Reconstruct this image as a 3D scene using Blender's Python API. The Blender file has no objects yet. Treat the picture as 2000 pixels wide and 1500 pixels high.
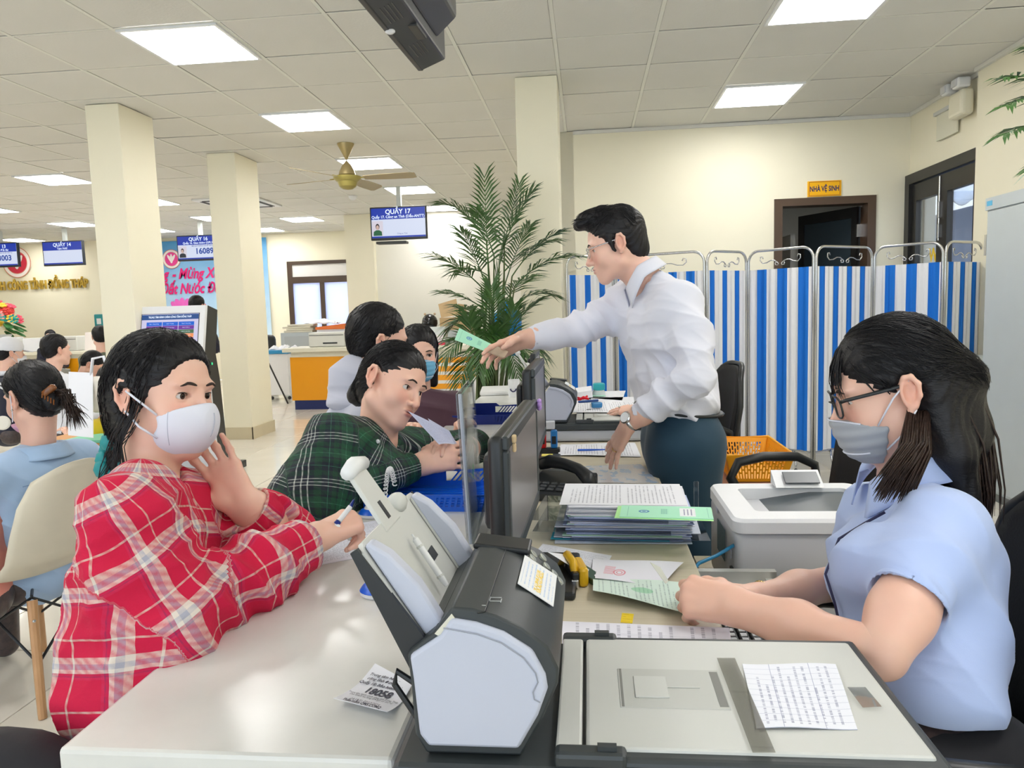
import bpy, bmesh, math, random
import numpy as np
from mathutils import Matrix, Vector
random.seed(7); RNG = np.random.default_rng(5)
SC = bpy.context.scene; COL = SC.collection; PI = math.pi
# ------------------------------------------------------------------ camera
FPX = 1450.0
def cam_axes():
    d = Vector((146, 150, -FPX)).normalized(); h = Vector((1, .03, 0))
    u = h.cross(d).normalized(); u = -u if u.y < 0 else u
    r = d.cross(u).normalized()
    return Matrix((r, d, u))            # camera -> world rotation
RM = cam_axes(); CAM = Vector((0, 0, 1.3))
cd = bpy.data.cameras.new('camera'); co = bpy.data.objects.new('camera', cd); COL.objects.link(co)
cd.sensor_width = 36; cd.lens = FPX / 2000 * 36; cd.clip_start = .02; cd.clip_end = 200
co.matrix_world = Matrix.Translation(CAM) @ RM.to_4x4(); SC.camera = co
# survey helpers: a measured sight line and one known distance give a real-world point
def _ray(px, py): return RM @ Vector((px - 1000, 750 - py, -FPX))
def PD(px, py, D): return CAM + _ray(px, py) * (D / FPX)
def PZ(px, py, z): r = _ray(px, py); return CAM + r * ((z - 1.3) / r.z)
def PY(px, py, y): r = _ray(px, py); return CAM + r * (y / r.y)
def PX(px, py, x): r = _ray(px, py); return CAM + r * (x / r.x)
# ------------------------------------------------------------------ world + exposure
W = bpy.data.worlds.new('sky'); SC.world = W; W.use_nodes = True
wn = W.node_tree; bg = wn.nodes['Background']
# pale overcast sky, a little bluer overhead
tc = wn.nodes.new('ShaderNodeTexCoord'); sx = wn.nodes.new('ShaderNodeSeparateXYZ'); rp = wn.nodes.new('ShaderNodeValToRGB')
wn.links.new(tc.outputs['Generated'], sx.inputs[0]); wn.links.new(sx.outputs[2], rp.inputs[0]); wn.links.new(rp.outputs[0], bg.inputs[0])
rp.color_ramp.elements[0].color = (.80, .90, 1, 1); rp.color_ramp.elements[1].color = (.42, .66, 1, 1); bg.inputs[1].default_value = 2.4
SC.view_settings.view_transform = 'Standard'; SC.view_settings.look = 'None'
SC.view_settings.gamma = 1; SC.view_settings.use_curve_mapping = False
SC.view_settings.exposure = 0.22
PANEL_STRENGTH = 17
# ------------------------------------------------------------------ node helper
class S:
    def __init__(s, nt, sock): s.nt, s.k = nt, sock
    def _b(s, op, o, rev=False):
        n = s.nt.nodes.new('ShaderNodeMath'); n.operation = op
        a, b = (o, s) if rev else (s, o)
        for i, x in enumerate((a, b)):
            if isinstance(x, S): s.nt.links.new(x.k, n.inputs[i])
            elif x is not None: n.inputs[i].default_value = x
        return S(s.nt, n.outputs[0])
    def __add__(s, o): return s._b('ADD', o)
    __radd__ = __add__
    def __sub__(s, o): return s._b('SUBTRACT', o)
    def __rsub__(s, o): return s._b('SUBTRACT', o, True)
    def __mul__(s, o): return s._b('MULTIPLY', o)
    __rmul__ = __mul__
    def __gt__(s, o): return s._b('GREATER_THAN', o)
    def __lt__(s, o): return s._b('LESS_THAN', o)
    def fr(s): return s._b('FRACT', None)
    def fl(s): return s._b('FLOOR', None)
    def sin(s): return s._b('SINE', None)
    def mx(s, o): return s._b('MAXIMUM', o)
    def mn(s, o): return s._b('MINIMUM', o)
    def ab(s): return s._b('ABSOLUTE', None)
    def band(s, c, w): return (s - c).ab() < w
class Mt:
    """principled material with a few node shortcuts"""
    def __init__(s, name, color=(.8, .8, .8), rough=.5, metal=0, spec=.5, **kw):
        s.m = bpy.data.materials.new(name); s.m.use_nodes = True; s.t = s.m.node_tree
        s.p = s.t.nodes['Principled BSDF']
        s.set(**{'Base Color': (*color, 1), 'Roughness': rough, 'Metallic': metal, 'Specular IOR Level': spec})
        for k, v in kw.items(): s.p.inputs[k.replace('_', ' ')].default_value = v
    def set(s, **k):
        for a, v in k.items():
            if isinstance(v, S): s.t.links.new(v.k, s.p.inputs[a])
            else: s.p.inputs[a].default_value = v
    def node(s, typ, out=0, ins=None, **props):
        n = s.t.nodes.new(typ)
        for k, v in props.items(): setattr(n, k, v)
        for k, v in (ins or {}).items():
            if isinstance(v, S): s.t.links.new(v.k, n.inputs[k])
            else: n.inputs[k].default_value = v
        return S(s.t, n.outputs[out])
    def obj(s): return s.node('ShaderNodeTexCoord', 3)
    def uv(s):
        v = s.node('ShaderNodeTexCoord', 2); n = s.t.nodes.new('ShaderNodeSeparateXYZ'); s.t.links.new(v.k, n.inputs[0])
        return S(s.t, n.outputs[0]), S(s.t, n.outputs[1])
    def sep(s, v):
        n = s.t.nodes.new('ShaderNodeSeparateXYZ'); s.t.links.new(v.k, n.inputs[0])
        return [S(s.t, o) for o in n.outputs]
    def comb(s, x, y, z=0.0): return s.node('ShaderNodeCombineXYZ', 0, {0: x, 1: y, 2: z})
    def attr(s, name, out=1): return s.node('ShaderNodeAttribute', out, attribute_name=name)
    def noise(s, v=None, scale=5, detail=2, rough=.5):
        i = {'Scale': scale, 'Detail': detail, 'Roughness': rough}
        if v is not None: i['Vector'] = v
        return s.node('ShaderNodeTexNoise', 0, i)
    def scale(s, v, f): return s.node('ShaderNodeVectorMath', 0, {0: v, 1: f}, operation='MULTIPLY')
    def mix(s, f, a, b):
        n = s.t.nodes.new('ShaderNodeMix'); n.data_type = 'RGBA'
        for i, x in ((0, f), (6, a), (7, b)):
            if isinstance(x, S): s.t.links.new(x.k, n.inputs[i])
            else: n.inputs[i].default_value = (*x, 1) if isinstance(x, tuple) else x
        return S(s.t, n.outputs[2])
    def ramp(s, f, stops, interp='LINEAR'):
        n = s.t.nodes.new('ShaderNodeValToRGB'); r = n.color_ramp; r.interpolation = interp
        while len(r.elements) < len(stops): r.elements.new(.5)
        for e, (p, c) in zip(r.elements, stops): e.position = p; e.color = (*c, 1)
        s.t.links.new(f.k, n.inputs[0]); return S(s.t, n.outputs[0])
    def bump(s, h, strength=.2, dist=.01):
        s.set(Normal=s.node('ShaderNodeBump', 0, {'Height': h, 'Strength': strength, 'Distance': dist})); return s
MC = {}
def flat(name, color, rough=.5, metal=0, spec=.5, var=.0, scale=8, bump=0, **kw):
    """plain material with slight procedural mottling"""
    if name in MC: return MC[name]
    M = Mt(name, color, rough, metal, spec, **kw)
    n = M.noise(M.obj(), scale, 3)
    v = var if var else .03
    a = tuple(min(1, c * (1 - v)) for c in color); b = tuple(min(1, c * (1 + v)) for c in color)
    M.set(**{'Base Color': M.mix(n, a, b)})
    if bump: M.bump(M.noise(M.obj(), scale * 12, 2), bump, .002)
    MC[name] = M.m; return M.m
def emit(name, color, strength):
    if name in MC: return MC[name]
    M = Mt(name, (0, 0, 0), .4); M.set(**{'Emission Color': (*color, 1), 'Emission Strength': strength}); MC[name] = M.m; return M.m
# ------------------------------------------------------------------ mesh builder
def frame(d, up=(0, 0, 1)):
    d = Vector(d).normalized(); u = Vector(up); s = d.cross(u)
    if s.length < 1e-4: s = d.cross(Vector((0, 1, 0)))
    s.normalize(); return d, s, s.cross(d)
class MB:
    def __init__(s): s.v, s.f, s.uv = [], [], {}
    def add(s, vs, fs):
        o = len(s.v); s.v += [Vector(v) for v in vs]; s.f += [tuple(i + o for i in f) for f in fs]; return s
    def box(s, c, d, R=None):
        x, y, z = [q / 2 for q in d]; c = Vector(c)
        vs = [Vector((a, b, e)) for a in (-x, x) for b in (-y, y) for e in (-z, z)]
        if R: vs = [R @ v for v in vs]
        return s.add([c + v for v in vs], [(0, 1, 3, 2), (4, 6, 7, 5), (0, 4, 5, 1), (2, 3, 7, 6), (0, 2, 6, 4), (1, 5, 7, 3)])
    def bb(s, lo, hi): return s.box([(a + b) / 2 for a, b in zip(lo, hi)], [abs(b - a) for a, b in zip(lo, hi)])
    def rbox(s, c, d, r=.01, seg=2, R=None):
        bm = bmesh.new(); bmesh.ops.create_cube(bm, size=1)
        for v in bm.verts: v.co = Vector((v.co.x * d[0], v.co.y * d[1], v.co.z * d[2]))
        bmesh.ops.bevel(bm, geom=bm.edges[:], offset=min(r, min(d) * .49), segments=seg, affect='EDGES', profile=.5)
        vs = [(R @ v.co if R else v.co) + Vector(c) for v in bm.verts]
        s.add(vs, [[v.index for v in f.verts] for f in bm.faces]); bm.free(); return s
    def prism(s, poly, off):
        """poly: planar 3d loop; off: extrusion vector"""
        n = len(poly); off = Vector(off); P = [Vector(p) for p in poly]
        return s.add(P + [p + off for p in P], [tuple(range(n))[::-1], tuple(range(n, 2 * n))] + [(i, (i + 1) % n, n + (i + 1) % n, n + i) for i in range(n)])
    def tube(s, pts, r=.01, n=8, cap=True, flat_=1.0, up=(0, 0, 1), closed=False):
        pts = [Vector(p) for p in pts]; k = len(pts); rs = r if isinstance(r, (list, tuple)) else [r] * k
        vs = []; prev = None
        for i, p in enumerate(pts):
            if closed: d = pts[(i + 1) % k] - pts[i - 1]
            else: d = pts[min(i + 1, k - 1)] - pts[max(i - 1, 0)]
            if d.length < 1e-9: d = Vector((0, 0, 1))
            d.normalize()
            if prev is None: _, a, b = frame(d, up)
            else:
                a = prev - d * prev.dot(d)
                if a.length < 1e-6: _, a, b = frame(d, up)
                a.normalize(); b = a.cross(d)
            prev = a
            for j in range(n):
                t = 2 * PI * j / n; vs.append(p + a * (math.cos(t) * rs[i]) + b * (math.sin(t) * rs[i] * flat_))
        fs = [(i * n + j, i * n + (j + 1) % n, (i + 1) * n + (j + 1) % n, (i + 1) * n + j) for i in range(k - 1) for j in range(n)]
        if closed: fs += [((k - 1) * n + j, (k - 1) * n + (j + 1) % n, (j + 1) % n, j) for j in range(n)]
        elif cap: fs += [tuple(range(n))[::-1], tuple(range((k - 1) * n, k * n))]
        return s.add(vs, fs)
    def lathe(s, prof, c=(0, 0, 0), n=20, axis=(0, 0, 1)):
        d, a, b = frame(axis, (0, 1, 0) if abs(axis[2]) > .9 else (0, 0, 1)); c = Vector(c); vs = []
        for r, h in prof:
            for j in range(n):
                t = 2 * PI * j / n; vs.append(c + d * h + (a * math.cos(t) + b * math.sin(t)) * max(r, 1e-4))
        k = len(prof)
        fs = [(i * n + j, i * n + (j + 1) % n, (i + 1) * n + (j + 1) % n, (i + 1) * n + j) for i in range(k - 1) for j in range(n)]
        fs += [tuple(range(n))[::-1], tuple(range((k - 1) * n, k * n))]
        return s.add(vs, fs)
    def ell(s, c, r, n=12, R=None):
        r = (r, r, r) if isinstance(r, (int, float)) else r; vs = []; c = Vector(c); m = n // 2
        for i in range(m + 1):
            ph = PI * i / m
            for j in range(n):
                t = 2 * PI * j / n; v = Vector((r[0] * math.sin(ph) * math.cos(t), r[1] * math.sin(ph) * math.sin(t), r[2] * math.cos(ph)))
                vs.append(c + (R @ v if R else v))
        return s.add(vs, [(i * n + j, (i + 1) * n + j, (i + 1) * n + (j + 1) % n, i * n + (j + 1) % n) for i in range(m) for j in range(n)])
    def grid(s, fn, nu, nv, thick=0):
        """surface fn(u,v) with uv map; thick gives it a back side"""
        o = len(s.v); P = [[Vector(fn(i / nu, j / nv)) for j in range(nv + 1)] for i in range(nu + 1)]
        for i in range(nu + 1):
            for j in range(nv + 1): s.uv[len(s.v)] = (i / nu, j / nv); s.v.append(P[i][j])
        w = nv + 1
        s.f += [(o + i * w + j, o + (i + 1) * w + j, o + (i + 1) * w + j + 1, o + i * w + j + 1) for i in range(nu) for j in range(nv)]
        if thick:
            o2 = len(s.v)
            for i in range(nu + 1):
                for j in range(nv + 1):
                    du = P[min(i + 1, nu)][j] - P[max(i - 1, 0)][j]; dv = P[i][min(j + 1, nv)] - P[i][max(j - 1, 0)]
                    nn = du.cross(dv); nn.normalize(); s.uv[len(s.v)] = (i / nu, j / nv); s.v.append(P[i][j] - nn * thick)
            s.f += [(o2 + i * w + j, o2 + i * w + j + 1, o2 + (i + 1) * w + j + 1, o2 + (i + 1) * w + j) for i in range(nu) for j in range(nv)]
            rim = [i * w for i in range(nu + 1)] + [nu * w + j for j in range(1, w)] + [i * w + nv for i in range(nu - 1, -1, -1)] + [j for j in range(nv - 1, 0, -1)]
            for a, b in zip(rim, rim[1:] + rim[:1]): s.f.append((o + b, o + a, o2 + a, o2 + b))
        return s
    def quad(s, a, b, c, d, thick=0):
        a, b, c, d = map(Vector, (a, b, c, d))
        return s.grid(lambda u, v: (a * (1 - u) + b * u) * (1 - v) + (d * (1 - u) + c * u) * v, 1, 1, thick)
    def xf(s, M): s.v = [M @ v for v in s.v]; return s
    def mesh(s, name):
        me = bpy.data.meshes.new(name); me.from_pydata([tuple(v) for v in s.v], [], s.f)
        if s.uv:
            l = me.uv_layers.new(name='UVMap'); idx = np.zeros(len(me.loops), dtype=np.int64); me.loops.foreach_get('vertex_index', idx)
            a = np.full((len(s.v), 2), -1.0); 
            for k, q in s.uv.items(): a[k] = q
            l.data.foreach_set('uv', a[idx].ravel())
        return me
WM = {}
def wm(o): return WM.get(o.name, Matrix.Identity(4)) if o else Matrix.Identity(4)
def link(name, me, mat, parent=None, smooth=False, world=False):
    o = bpy.data.objects.new(name, me); COL.objects.link(o)
    if mat is not None:
        for m in (mat if isinstance(mat, (list, tuple)) else [mat]): me.materials.append(m)
    if smooth is True: me.shade_smooth()
    elif smooth: me.shade_smooth(); me.set_sharp_from_angle(angle=smooth)
    if parent:
        o.parent = parent
        if world: me.transform(wm(parent).inverted())
    WM[o.name] = wm(parent).copy(); return o
def ob(name, mb, mat, parent=None, smooth=False, world=True, label=None, bevel=0, kind=None):
    me = mb.mesh(name)
    o = link(name, me, mat, parent, smooth, world)
    if bevel:
        b = o.modifiers.new('edge', 'BEVEL'); b.width = bevel; b.segments = 2; b.limit_method = 'ANGLE'
    if label: o['label'] = label
    if kind: o['kind'] = kind
    return o
def tag(o, label, cat, group=None):
    o['label'] = label; o['category'] = cat
    if group: o['group'] = group
    return o
def thing(name, label, cat, loc=(0, 0, 0), rz=0, group=None, R=None):
    o = bpy.data.objects.new(name, None); COL.objects.link(o); o.empty_display_size = .05
    M = Matrix.Translation(Vector(loc)) @ (R.to_4x4() if R else Matrix.Rotation(rz, 4, 'Z')); o.matrix_basis = M
    WM[o.name] = M; return tag(o, label, cat, group)
def solo(name, mb, mat, label, cat, group=None, smooth=False, bevel=0, loc=None, me=None):
    """one-mesh thing whose origin sits at the base of its shape"""
    me = me or mb.mesh(name)
    co_ = np.zeros(len(me.vertices) * 3); me.vertices.foreach_get('co', co_); co_ = co_.reshape(-1, 3)
    c = Vector(loc) if loc else Vector(((co_[:, 0].min() + co_[:, 0].max()) / 2, (co_[:, 1].min() + co_[:, 1].max()) / 2, co_[:, 2].min()))
    me.transform(Matrix.Translation(-c)); o = link(name, me, mat, None, smooth); o.location = c; WM[o.name] = Matrix.Translation(c)
    if bevel:
        b = o.modifiers.new('edge', 'BEVEL'); b.width = bevel; b.segments = 2; b.limit_method = 'ANGLE'
    return tag(o, label, cat, group)
def struct(name, mb, mat, parent=None, **k):
    o = ob(name, mb, mat, parent, **k); o['kind'] = 'structure'; return o
def dup(root, loc, rz=None, label=None):
    r = root.copy(); COL.objects.link(r); r.location = loc
    if rz is not None: r.rotation_euler = (0, 0, rz)
    if label: r['label'] = label
    for ch in root.children:
        c = ch.copy(); COL.objects.link(c); c.parent = r
        for g in ch.children: d = g.copy(); COL.objects.link(d); d.parent = c
    return r
def text(body, size, M, bold=0, extrude=0, align='CENTER', shear=0, sx=1):
    """lettering mesh laid in the plane of matrix M (x right, y up, z out)"""
    c = bpy.data.curves.new('lettering', 'FONT'); c.body = body; c.size = size; c.align_x = align; c.align_y = 'CENTER'
    c.offset = bold; c.extrude = extrude; c.shear = shear; c.resolution_u = 3
    o = bpy.data.objects.new('lettering', c); COL.objects.link(o); bpy.context.view_layer.update()
    me = bpy.data.meshes.new_from_object(o.evaluated_get(bpy.context.evaluated_depsgraph_get()))
    bpy.data.objects.remove(o); bpy.data.curves.remove(c); me.materials.clear()
    me.transform(M @ Matrix.Diagonal((sx, 1, 1, 1))); return me
def plane_m(o, x, y, lift=.0015):
    x = Vector(x).normalized(); z = x.cross(Vector(y)).normalized(); y = z.cross(x)
    M = Matrix((x, y, z)).transposed().to_4x4(); M.translation = Vector(o) + z * lift; return M
def letter(parent, body, size, M, mat, name='lettering', **k): return link(name, text(body, size, M, **k), mat, parent, world=True)
def join_mb(*ms):
    r = MB()
    for m in ms:
        o = len(r.v); r.v += m.v; r.f += [tuple(i + o for i in f) for f in m.f]
        for k, q in m.uv.items(): r.uv[k + o] = q
    return r
def arc(c, r, a0, a1, n, ax=(1, 0, 0), ay=(0, 0, 1)):
    c, ax, ay = Vector(c), Vector(ax), Vector(ay)
    return [c + ax * (r * math.cos(a0 + (a1 - a0) * i / n)) + ay * (r * math.sin(a0 + (a1 - a0) * i / n)) for i in range(n + 1)]
# ------------------------------------------------------------------ shared materials
CREAM = flat('wall_cream', (.88, .83, .655), .55, var=.02, scale=3, bump=.05)
WHITEW = flat('wall_white', (.84, .82, .74), .55, var=.02, scale=3)
BLACKP = flat('black_plastic', (.012, .014, .016), .38)
DGREY = flat('dark_grey_plastic', (.035, .042, .045), .42, var=.08, scale=30, bump=.03)
GREYP = flat('pale_grey_plastic', (.60, .61, .585), .45, var=.02)
LAV = flat('lavender_grey_plastic', (.52, .55, .66), .42, var=.02)
WHITEP = flat('white_plastic', (.78, .79, .80), .35, var=.02)
CHROME = flat('brushed_steel', (.62, .62, .62), .25, 1.0)
WHITEPAPER = flat('plain_paper', (.82, .83, .88), .7, var=.015)
ORANGE = flat('orange_laminate', (.87, .36, .005), .4, var=.02)
NAVY = flat('navy_laminate', (.008, .02, .12), .4)
def glass_material(name='window_glass', tint=(1, 1, 1), refl=.12):
    if name in MC: return MC[name]
    M = Mt(name); nt = M.t; out = nt.nodes['Material Output']
    tr = nt.nodes.new('ShaderNodeBsdfTransparent'); tr.inputs[0].default_value = (*tint, 1)
    gl = nt.nodes.new('ShaderNodeBsdfGlossy'); gl.inputs['Roughness'].default_value = .03
    lw = nt.nodes.new('ShaderNodeLayerWeight'); lw.inputs[0].default_value = .25
    pw = nt.nodes.new('ShaderNodeMath'); pw.operation = 'MULTIPLY_ADD'; pw.inputs[1].default_value = .6; pw.inputs[2].default_value = refl * .4
    mx = nt.nodes.new('ShaderNodeMixShader'); nt.links.new(lw.outputs[0], pw.inputs[0])
    nt.links.new(pw.outputs[0], mx.inputs[0]); nt.links.new(tr.outputs[0], mx.inputs[1]); nt.links.new(gl.outputs[0], mx.inputs[2])
    nt.links.new(mx.outputs[0], out.inputs[0]); MC[name] = M.m; return M.m
GLASS = glass_material()
ACRYL = glass_material('clear_acrylic', (.93, .96, .98))
def frosted():
    M = Mt('frosted_pane', (.75, .76, .92), .5); nt = M.t
    t = nt.nodes.new('ShaderNodeBsdfTranslucent'); t.inputs[0].default_value = (.8, .82, 1, 1); mx = nt.nodes.new('ShaderNodeMixShader')
    mx.inputs[0].default_value = .75
    nt.links.new(M.p.outputs[0], mx.inputs[1]); nt.links.new(t.outputs[0], mx.inputs[2]); nt.links.new(mx.outputs[0], nt.nodes['Material Output'].inputs[0]); return M.m
FROST = frosted()
# ------------------------------------------------------------------ room shell
H = 3.0; XL, XR, YF, YB = -13.0, 3.03, 15.0, -4.5
def in_view(p, m=60):
    c = RM.transposed() @ (Vector(p) - CAM)
    if c.z > -.2: return False
    x, y = 1000 + FPX * c.x / -c.z, 750 - FPX * c.y / -c.z
    return -m < x < 2000 + m and -m < y < 1500 + m
# floor: glossy cream porcelain tiles, joints recessed
fm = Mt('porcelain_tile', rough=.13)
tn = fm.noise(fm.obj(), 2.2, 4); rnd = fm.node('ShaderNodeObjectInfo', 5)
fm.set(**{'Base Color': fm.mix(tn, (.70, .655, .56), (.80, .765, .68)), 'Roughness': fm.noise(fm.obj(), 9, 2) * .08 + .07})
floor = struct('floor', MB().bb((XL, YB, -.06), (XR + 6, YF, -.006)), flat('joint_grout', (.36, .31, .22), .8))
TP = .63; tb = MB().rbox((0, 0, -.004), (TP - .005, TP - .005, .008), .0015, 1); tme = tb.mesh('tile'); tme.materials.append(fm.m)
cells = []
for i in range(-21, 5):
    for j in range(-8, 24):
        c = Vector((-.05 + TP * i + TP / 2, .12 + TP * j + TP / 2, 0))
        if XL + .3 < c.x < XR - .2 and YB + .3 < c.y < YF - .2 and not (c.x > -.3 and c.y > 7.2) and not (c.x > -4.1 and c.y > 12.5): cells.append(c)
vis = sorted([c for c in cells if in_view(c, 150)], key=lambda c: c.length)[:300]; vs_ = {tuple(c) for c in vis}
for c in vis:
    o = bpy.data.objects.new('floor_tile', tme); COL.objects.link(o); o.parent = floor; o.location = c
rest = MB()
for c in cells:
    if tuple(c) not in vs_: rest.box(c + Vector((0, 0, -.004)), (TP - .005, TP - .005, .008))
ob('floor_tiles', rest, fm.m, floor, kind='stuff')
# ceiling: mineral tiles in a T-bar grid
CP = .64; cx0, cy0 = -.17, 4.28
cm = Mt('mineral_tile', (.74, .73, .69), .8); nz = cm.noise(cm.obj(), 60, 3)
cm.set(**{'Base Color': cm.mix(cm.noise(cm.obj(), 1.3, 2), (.69, .68, .635), (.755, .745, .705))}); cm.bump(nz, .25, .004)
ceil = struct('ceiling', MB().bb((XL, YB, H + .025), (XR + .3, YF, H + .1)), flat('ceiling_void', (.06, .055, .05), .9))
LIGHTS = [(-4, 0), (-4, 3), (-4, 6), (-4, 9), (-4, 12), (2, 0), (2, 3), (-10, 6), (-10, 9), (-10, 12), (-10, 15), (-14, 9), (-14, 12), (-8, 13), (-18, 15), (-13, 14),
          (-4, -3), (2, -3), (-10, 0), (-10, 3), (-16, 3), (-16, 6), (-16, 0), (-4, -6), (2, -6), (-10, -3), (-10, -7), (-4, -10), (2, -10), (-17, 9)]
fan_xy = Vector((-2.37, 7.44, H))
lm = MB().rbox((0, 0, -.004), (CP - .06, CP - .06, .02), .004, 1).mesh('diffuser'); lm.materials.append(emit('led_panel', (1, .985, .96), PANEL_STRENGTH))
lf = MB()
for sx, sy, dx, dy in ((0, 1, CP - .022, .02), (0, -1, CP - .022, .02), (1, 0, .02, CP - .06), (-1, 0, .02, CP - .06)): lf.box((sx * (CP / 2 - .02), sy * (CP / 2 - .02), -.003), (dx, dy, .018))
lfm = lf.mesh('frame'); lfm.materials.append(WHITEP)
lab = {(-4, 0): 'large square ceiling light panel in front of the near left column', (-4, 3): 'ceiling light panel above and before the ceiling fan', (-4, 6): 'ceiling light panel just behind the ceiling fan',
       (-4, 9): 'ceiling light panel crossed by the pole of the screen with the green uniform portrait', (-4, 12): 'ceiling light panel over the white wall behind the palm', (2, 0): 'ceiling light panel cut by the top edge, right side',
       (2, 3): 'ceiling light panel nearest the toilet sign wall', (-10, 6): 'ceiling light panel left of the nearest column', (-10, 9): 'ceiling light panel half hidden by the nearest column, between the two columns',
       (-10, 12): 'ceiling light panel just left of the second column, over the spring banner', (-10, 15): 'small far ceiling light panel right of the second column', (-14, 9): 'ceiling light panel cut by the left frame edge, upper one',
       (-14, 12): 'ceiling light panel over the blank paused screen, left of the nearest column', (-8, 13): 'ceiling light panel in front of the far window wall', (-18, 15): 'lowest ceiling light panel at the left edge, over the round red emblem', (-13, 14): 'low far ceiling light panel seen between the two columns'}
for i, j in LIGHTS:
    x, y = cx0 + CP * (i + .5), cy0 + CP * (j + .5)
    if y > YF - .4: continue
    t = thing('ceiling_light', lab.get((i, j), 'square ceiling light panel out of view behind or above the viewer'), 'ceiling light', (x, y, H), 0, 'square ceiling light panels')
    for nm, me in (('diffuser', lm), ('frame', lfm)): c = bpy.data.objects.new(nm, me); COL.objects.link(c); c.parent = t
tb = MB().rbox((0, 0, .008), (CP - .024, CP - .024, .012), .003, 1); cme = tb.mesh('ceiling_tile'); cme.materials.append(cm.m)
cc = []
for i in range(-20, 5):
    for j in range(-14, 17):
        x, y = cx0 + CP * (i + .5), cy0 + CP * (j + .5)
        if (i, j) not in LIGHTS and XL < x < XR - .15 and YB < y < YF - .1: cc.append((x, y, H))
vis = sorted([c for c in cc if in_view(c, 170)], key=lambda c: (Vector(c) - CAM).length)[:300]; vs_ = set(vis)
for c in vis:
    o = bpy.data.objects.new('ceiling_tile', cme); COL.objects.link(o); o.parent = ceil; o.location = c
    o.location.z += random.uniform(-.001, .003); o.rotation_euler = (random.uniform(-.003, .003), random.uniform(-.003, .003), 0)
rest = MB()
for c in cc:
    if c not in vs_: rest.box(Vector(c) + Vector((0, 0, .008)), (CP - .024, CP - .024, .012))
ob('ceiling_tiles', rest, cm.m, ceil, kind='stuff')
g = MB()
for i in range(-20, 6): g.bb((cx0 + CP * i - .012, YB, H), (cx0 + CP * i + .012, YF, H + .004))
for j in range(-14, 18): g.bb((XL, cy0 + CP * j - .007, H + .0005), (XR, cy0 + CP * j + .007, H + .004))
ob('grid_bars', g, flat('grid_bar_white', (.78, .78, .72), .5), ceil, kind='stuff')
# walls
def wall(name, boxes, mat=CREAM):
    m = MB()
    for lo, hi in boxes: m.bb(lo, hi)
    return struct(name, m, mat)
d0, d1, dz = 1.84, 2.69, 2.23
wall('wall_toilet', [((-.25, 7.45, 0), (d0, 7.6, H)), ((d1, 7.45, 0), (XR + .12, 7.6, H)), ((d0, 7.45, dz), (d1, 7.6, H))])
wall('wall_right', [((XR, 6.11, 2.43), (XR + .15, 7.6, H)), ((2.96, YB, 0), (XR + .15, 6.11, H))])
wall('wall_inner', [((-.25, 7.45, 0), (-.1, 12.7, H))])
wall('wall_middle', [((-4.1, 12.75, 0), (-.1, 12.9, H))], WHITEW)
wall('wall_corner', [((-4.12, 12.62, 0), (-3.62, 12.76, H)), ((-4.12, 12.7, 0), (-3.98, YF + .1, H))])
wx0, wx1, wz0, wz1 = -6.15, -4.72, .9, 2.42
wall('wall_far', [((XL, YF, 0), (wx0, YF + .15, H)), ((wx1, YF, 0), (-4, YF + .15, H)), ((wx0, YF, 0), (wx1, YF + .15, wz0)), ((wx0, YF, wz1), (wx1, YF + .15, H)), ((-10.45, YF - .12, 0), (-9.9, YF, H))])
wall('wall_left', [((XL - .15, YB, 0), (XL, YF + .1, H))])
# wall behind the viewer: wide glazed entrance openings let daylight in
wall('wall_rear', [((XL, YB - .15, 0), (-10.5, YB, H)), ((-4.6, YB - .15, 0), (-3.6, YB, H)), ((2.2, YB - .15, 0), (XR + .15, YB, H)), ((-10.5, YB - .15, 2.7), (-4.6, YB, H)), ((-3.6, YB - .15, 2.7), (2.2, YB, H))])
# columns with a tiled plinth
PL = flat('plinth_tile', (.62, .54, .37), .3, var=.05)
def column(x0, x1, y0, y1, name, plinth=True):
    o = struct(name, MB().rbox(((x0 + x1) / 2, (y0 + y1) / 2, H / 2), (x1 - x0, y1 - y0, H), .004, 1), CREAM)
    if plinth:
        for a, b in (((x0 - .012, y0 - .014, 0), (x1 + .012, y0, .13)), ((x1, y0 - .014, 0), (x1 + .014, y1 + .014, .13)), ((x0 - .012, y1, 0), (x1, y1 + .012, .13)), ((x0 - .013, y0, 0), (x0, y1, .13))):
            ob('plinth_tile', MB().bb(a, b), PL, o)
    return o
column(-3.9, -3.62, 5.67, 6.14, 'column_left'); column(-3.89, -3.585, 7.54, 8.07, 'column_middle'); column(-.496, -.186, 5.65, 6.1, 'column_right')
struct('trim_1', MB().bb((-.1, 7.425, H - .03), (XR, 7.45, H)).bb((XR - .025, 6.11, H - .03), (XR, 7.43, H)).bb((2.93, YB, H - .03), (2.96, 6.11, H)), flat('edge_angle', (.74, .73, .68), .5))
# toilet doorway: brown metal frame, corridor behind, half open black door
BR = flat('brown_metal', (.085, .05, .03), .4); BKM = flat('black_metal', (.014, .013, .012), .35)
dr = struct('door_1', MB().bb((d0 - .04, 7.43, 0), (d0 + .035, 7.62, dz + .04)).bb((d1 - .035, 7.43, 0), (d1 + .04, 7.62, dz + .04)).bb((d0 + .035, 7.43, dz - .03), (d1 - .035, 7.62, dz + .04)), BR)
hz = Vector((d1 - .05, 7.62, 0)); Rz = Matrix.Rotation(math.radians(118), 3, 'Z')
lf_ = MB()
for a, b in (((0, -.02, .05), (.075, .02, dz - .04)), ((.70, -.02, .05), (.78, .02, dz - .04)), ((.075, -.02, dz - .14), (.70, .02, dz - .04)), ((.075, -.02, .05), (.70, .02, .25)), ((.075, -.02, 1.05), (.70, .02, 1.15))): lf_.bb(a, b)
lf_.xf(Matrix.Translation(hz) @ Rz.to_4x4()); leaf = ob('door_leaf', lf_, BKM, dr)
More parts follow.
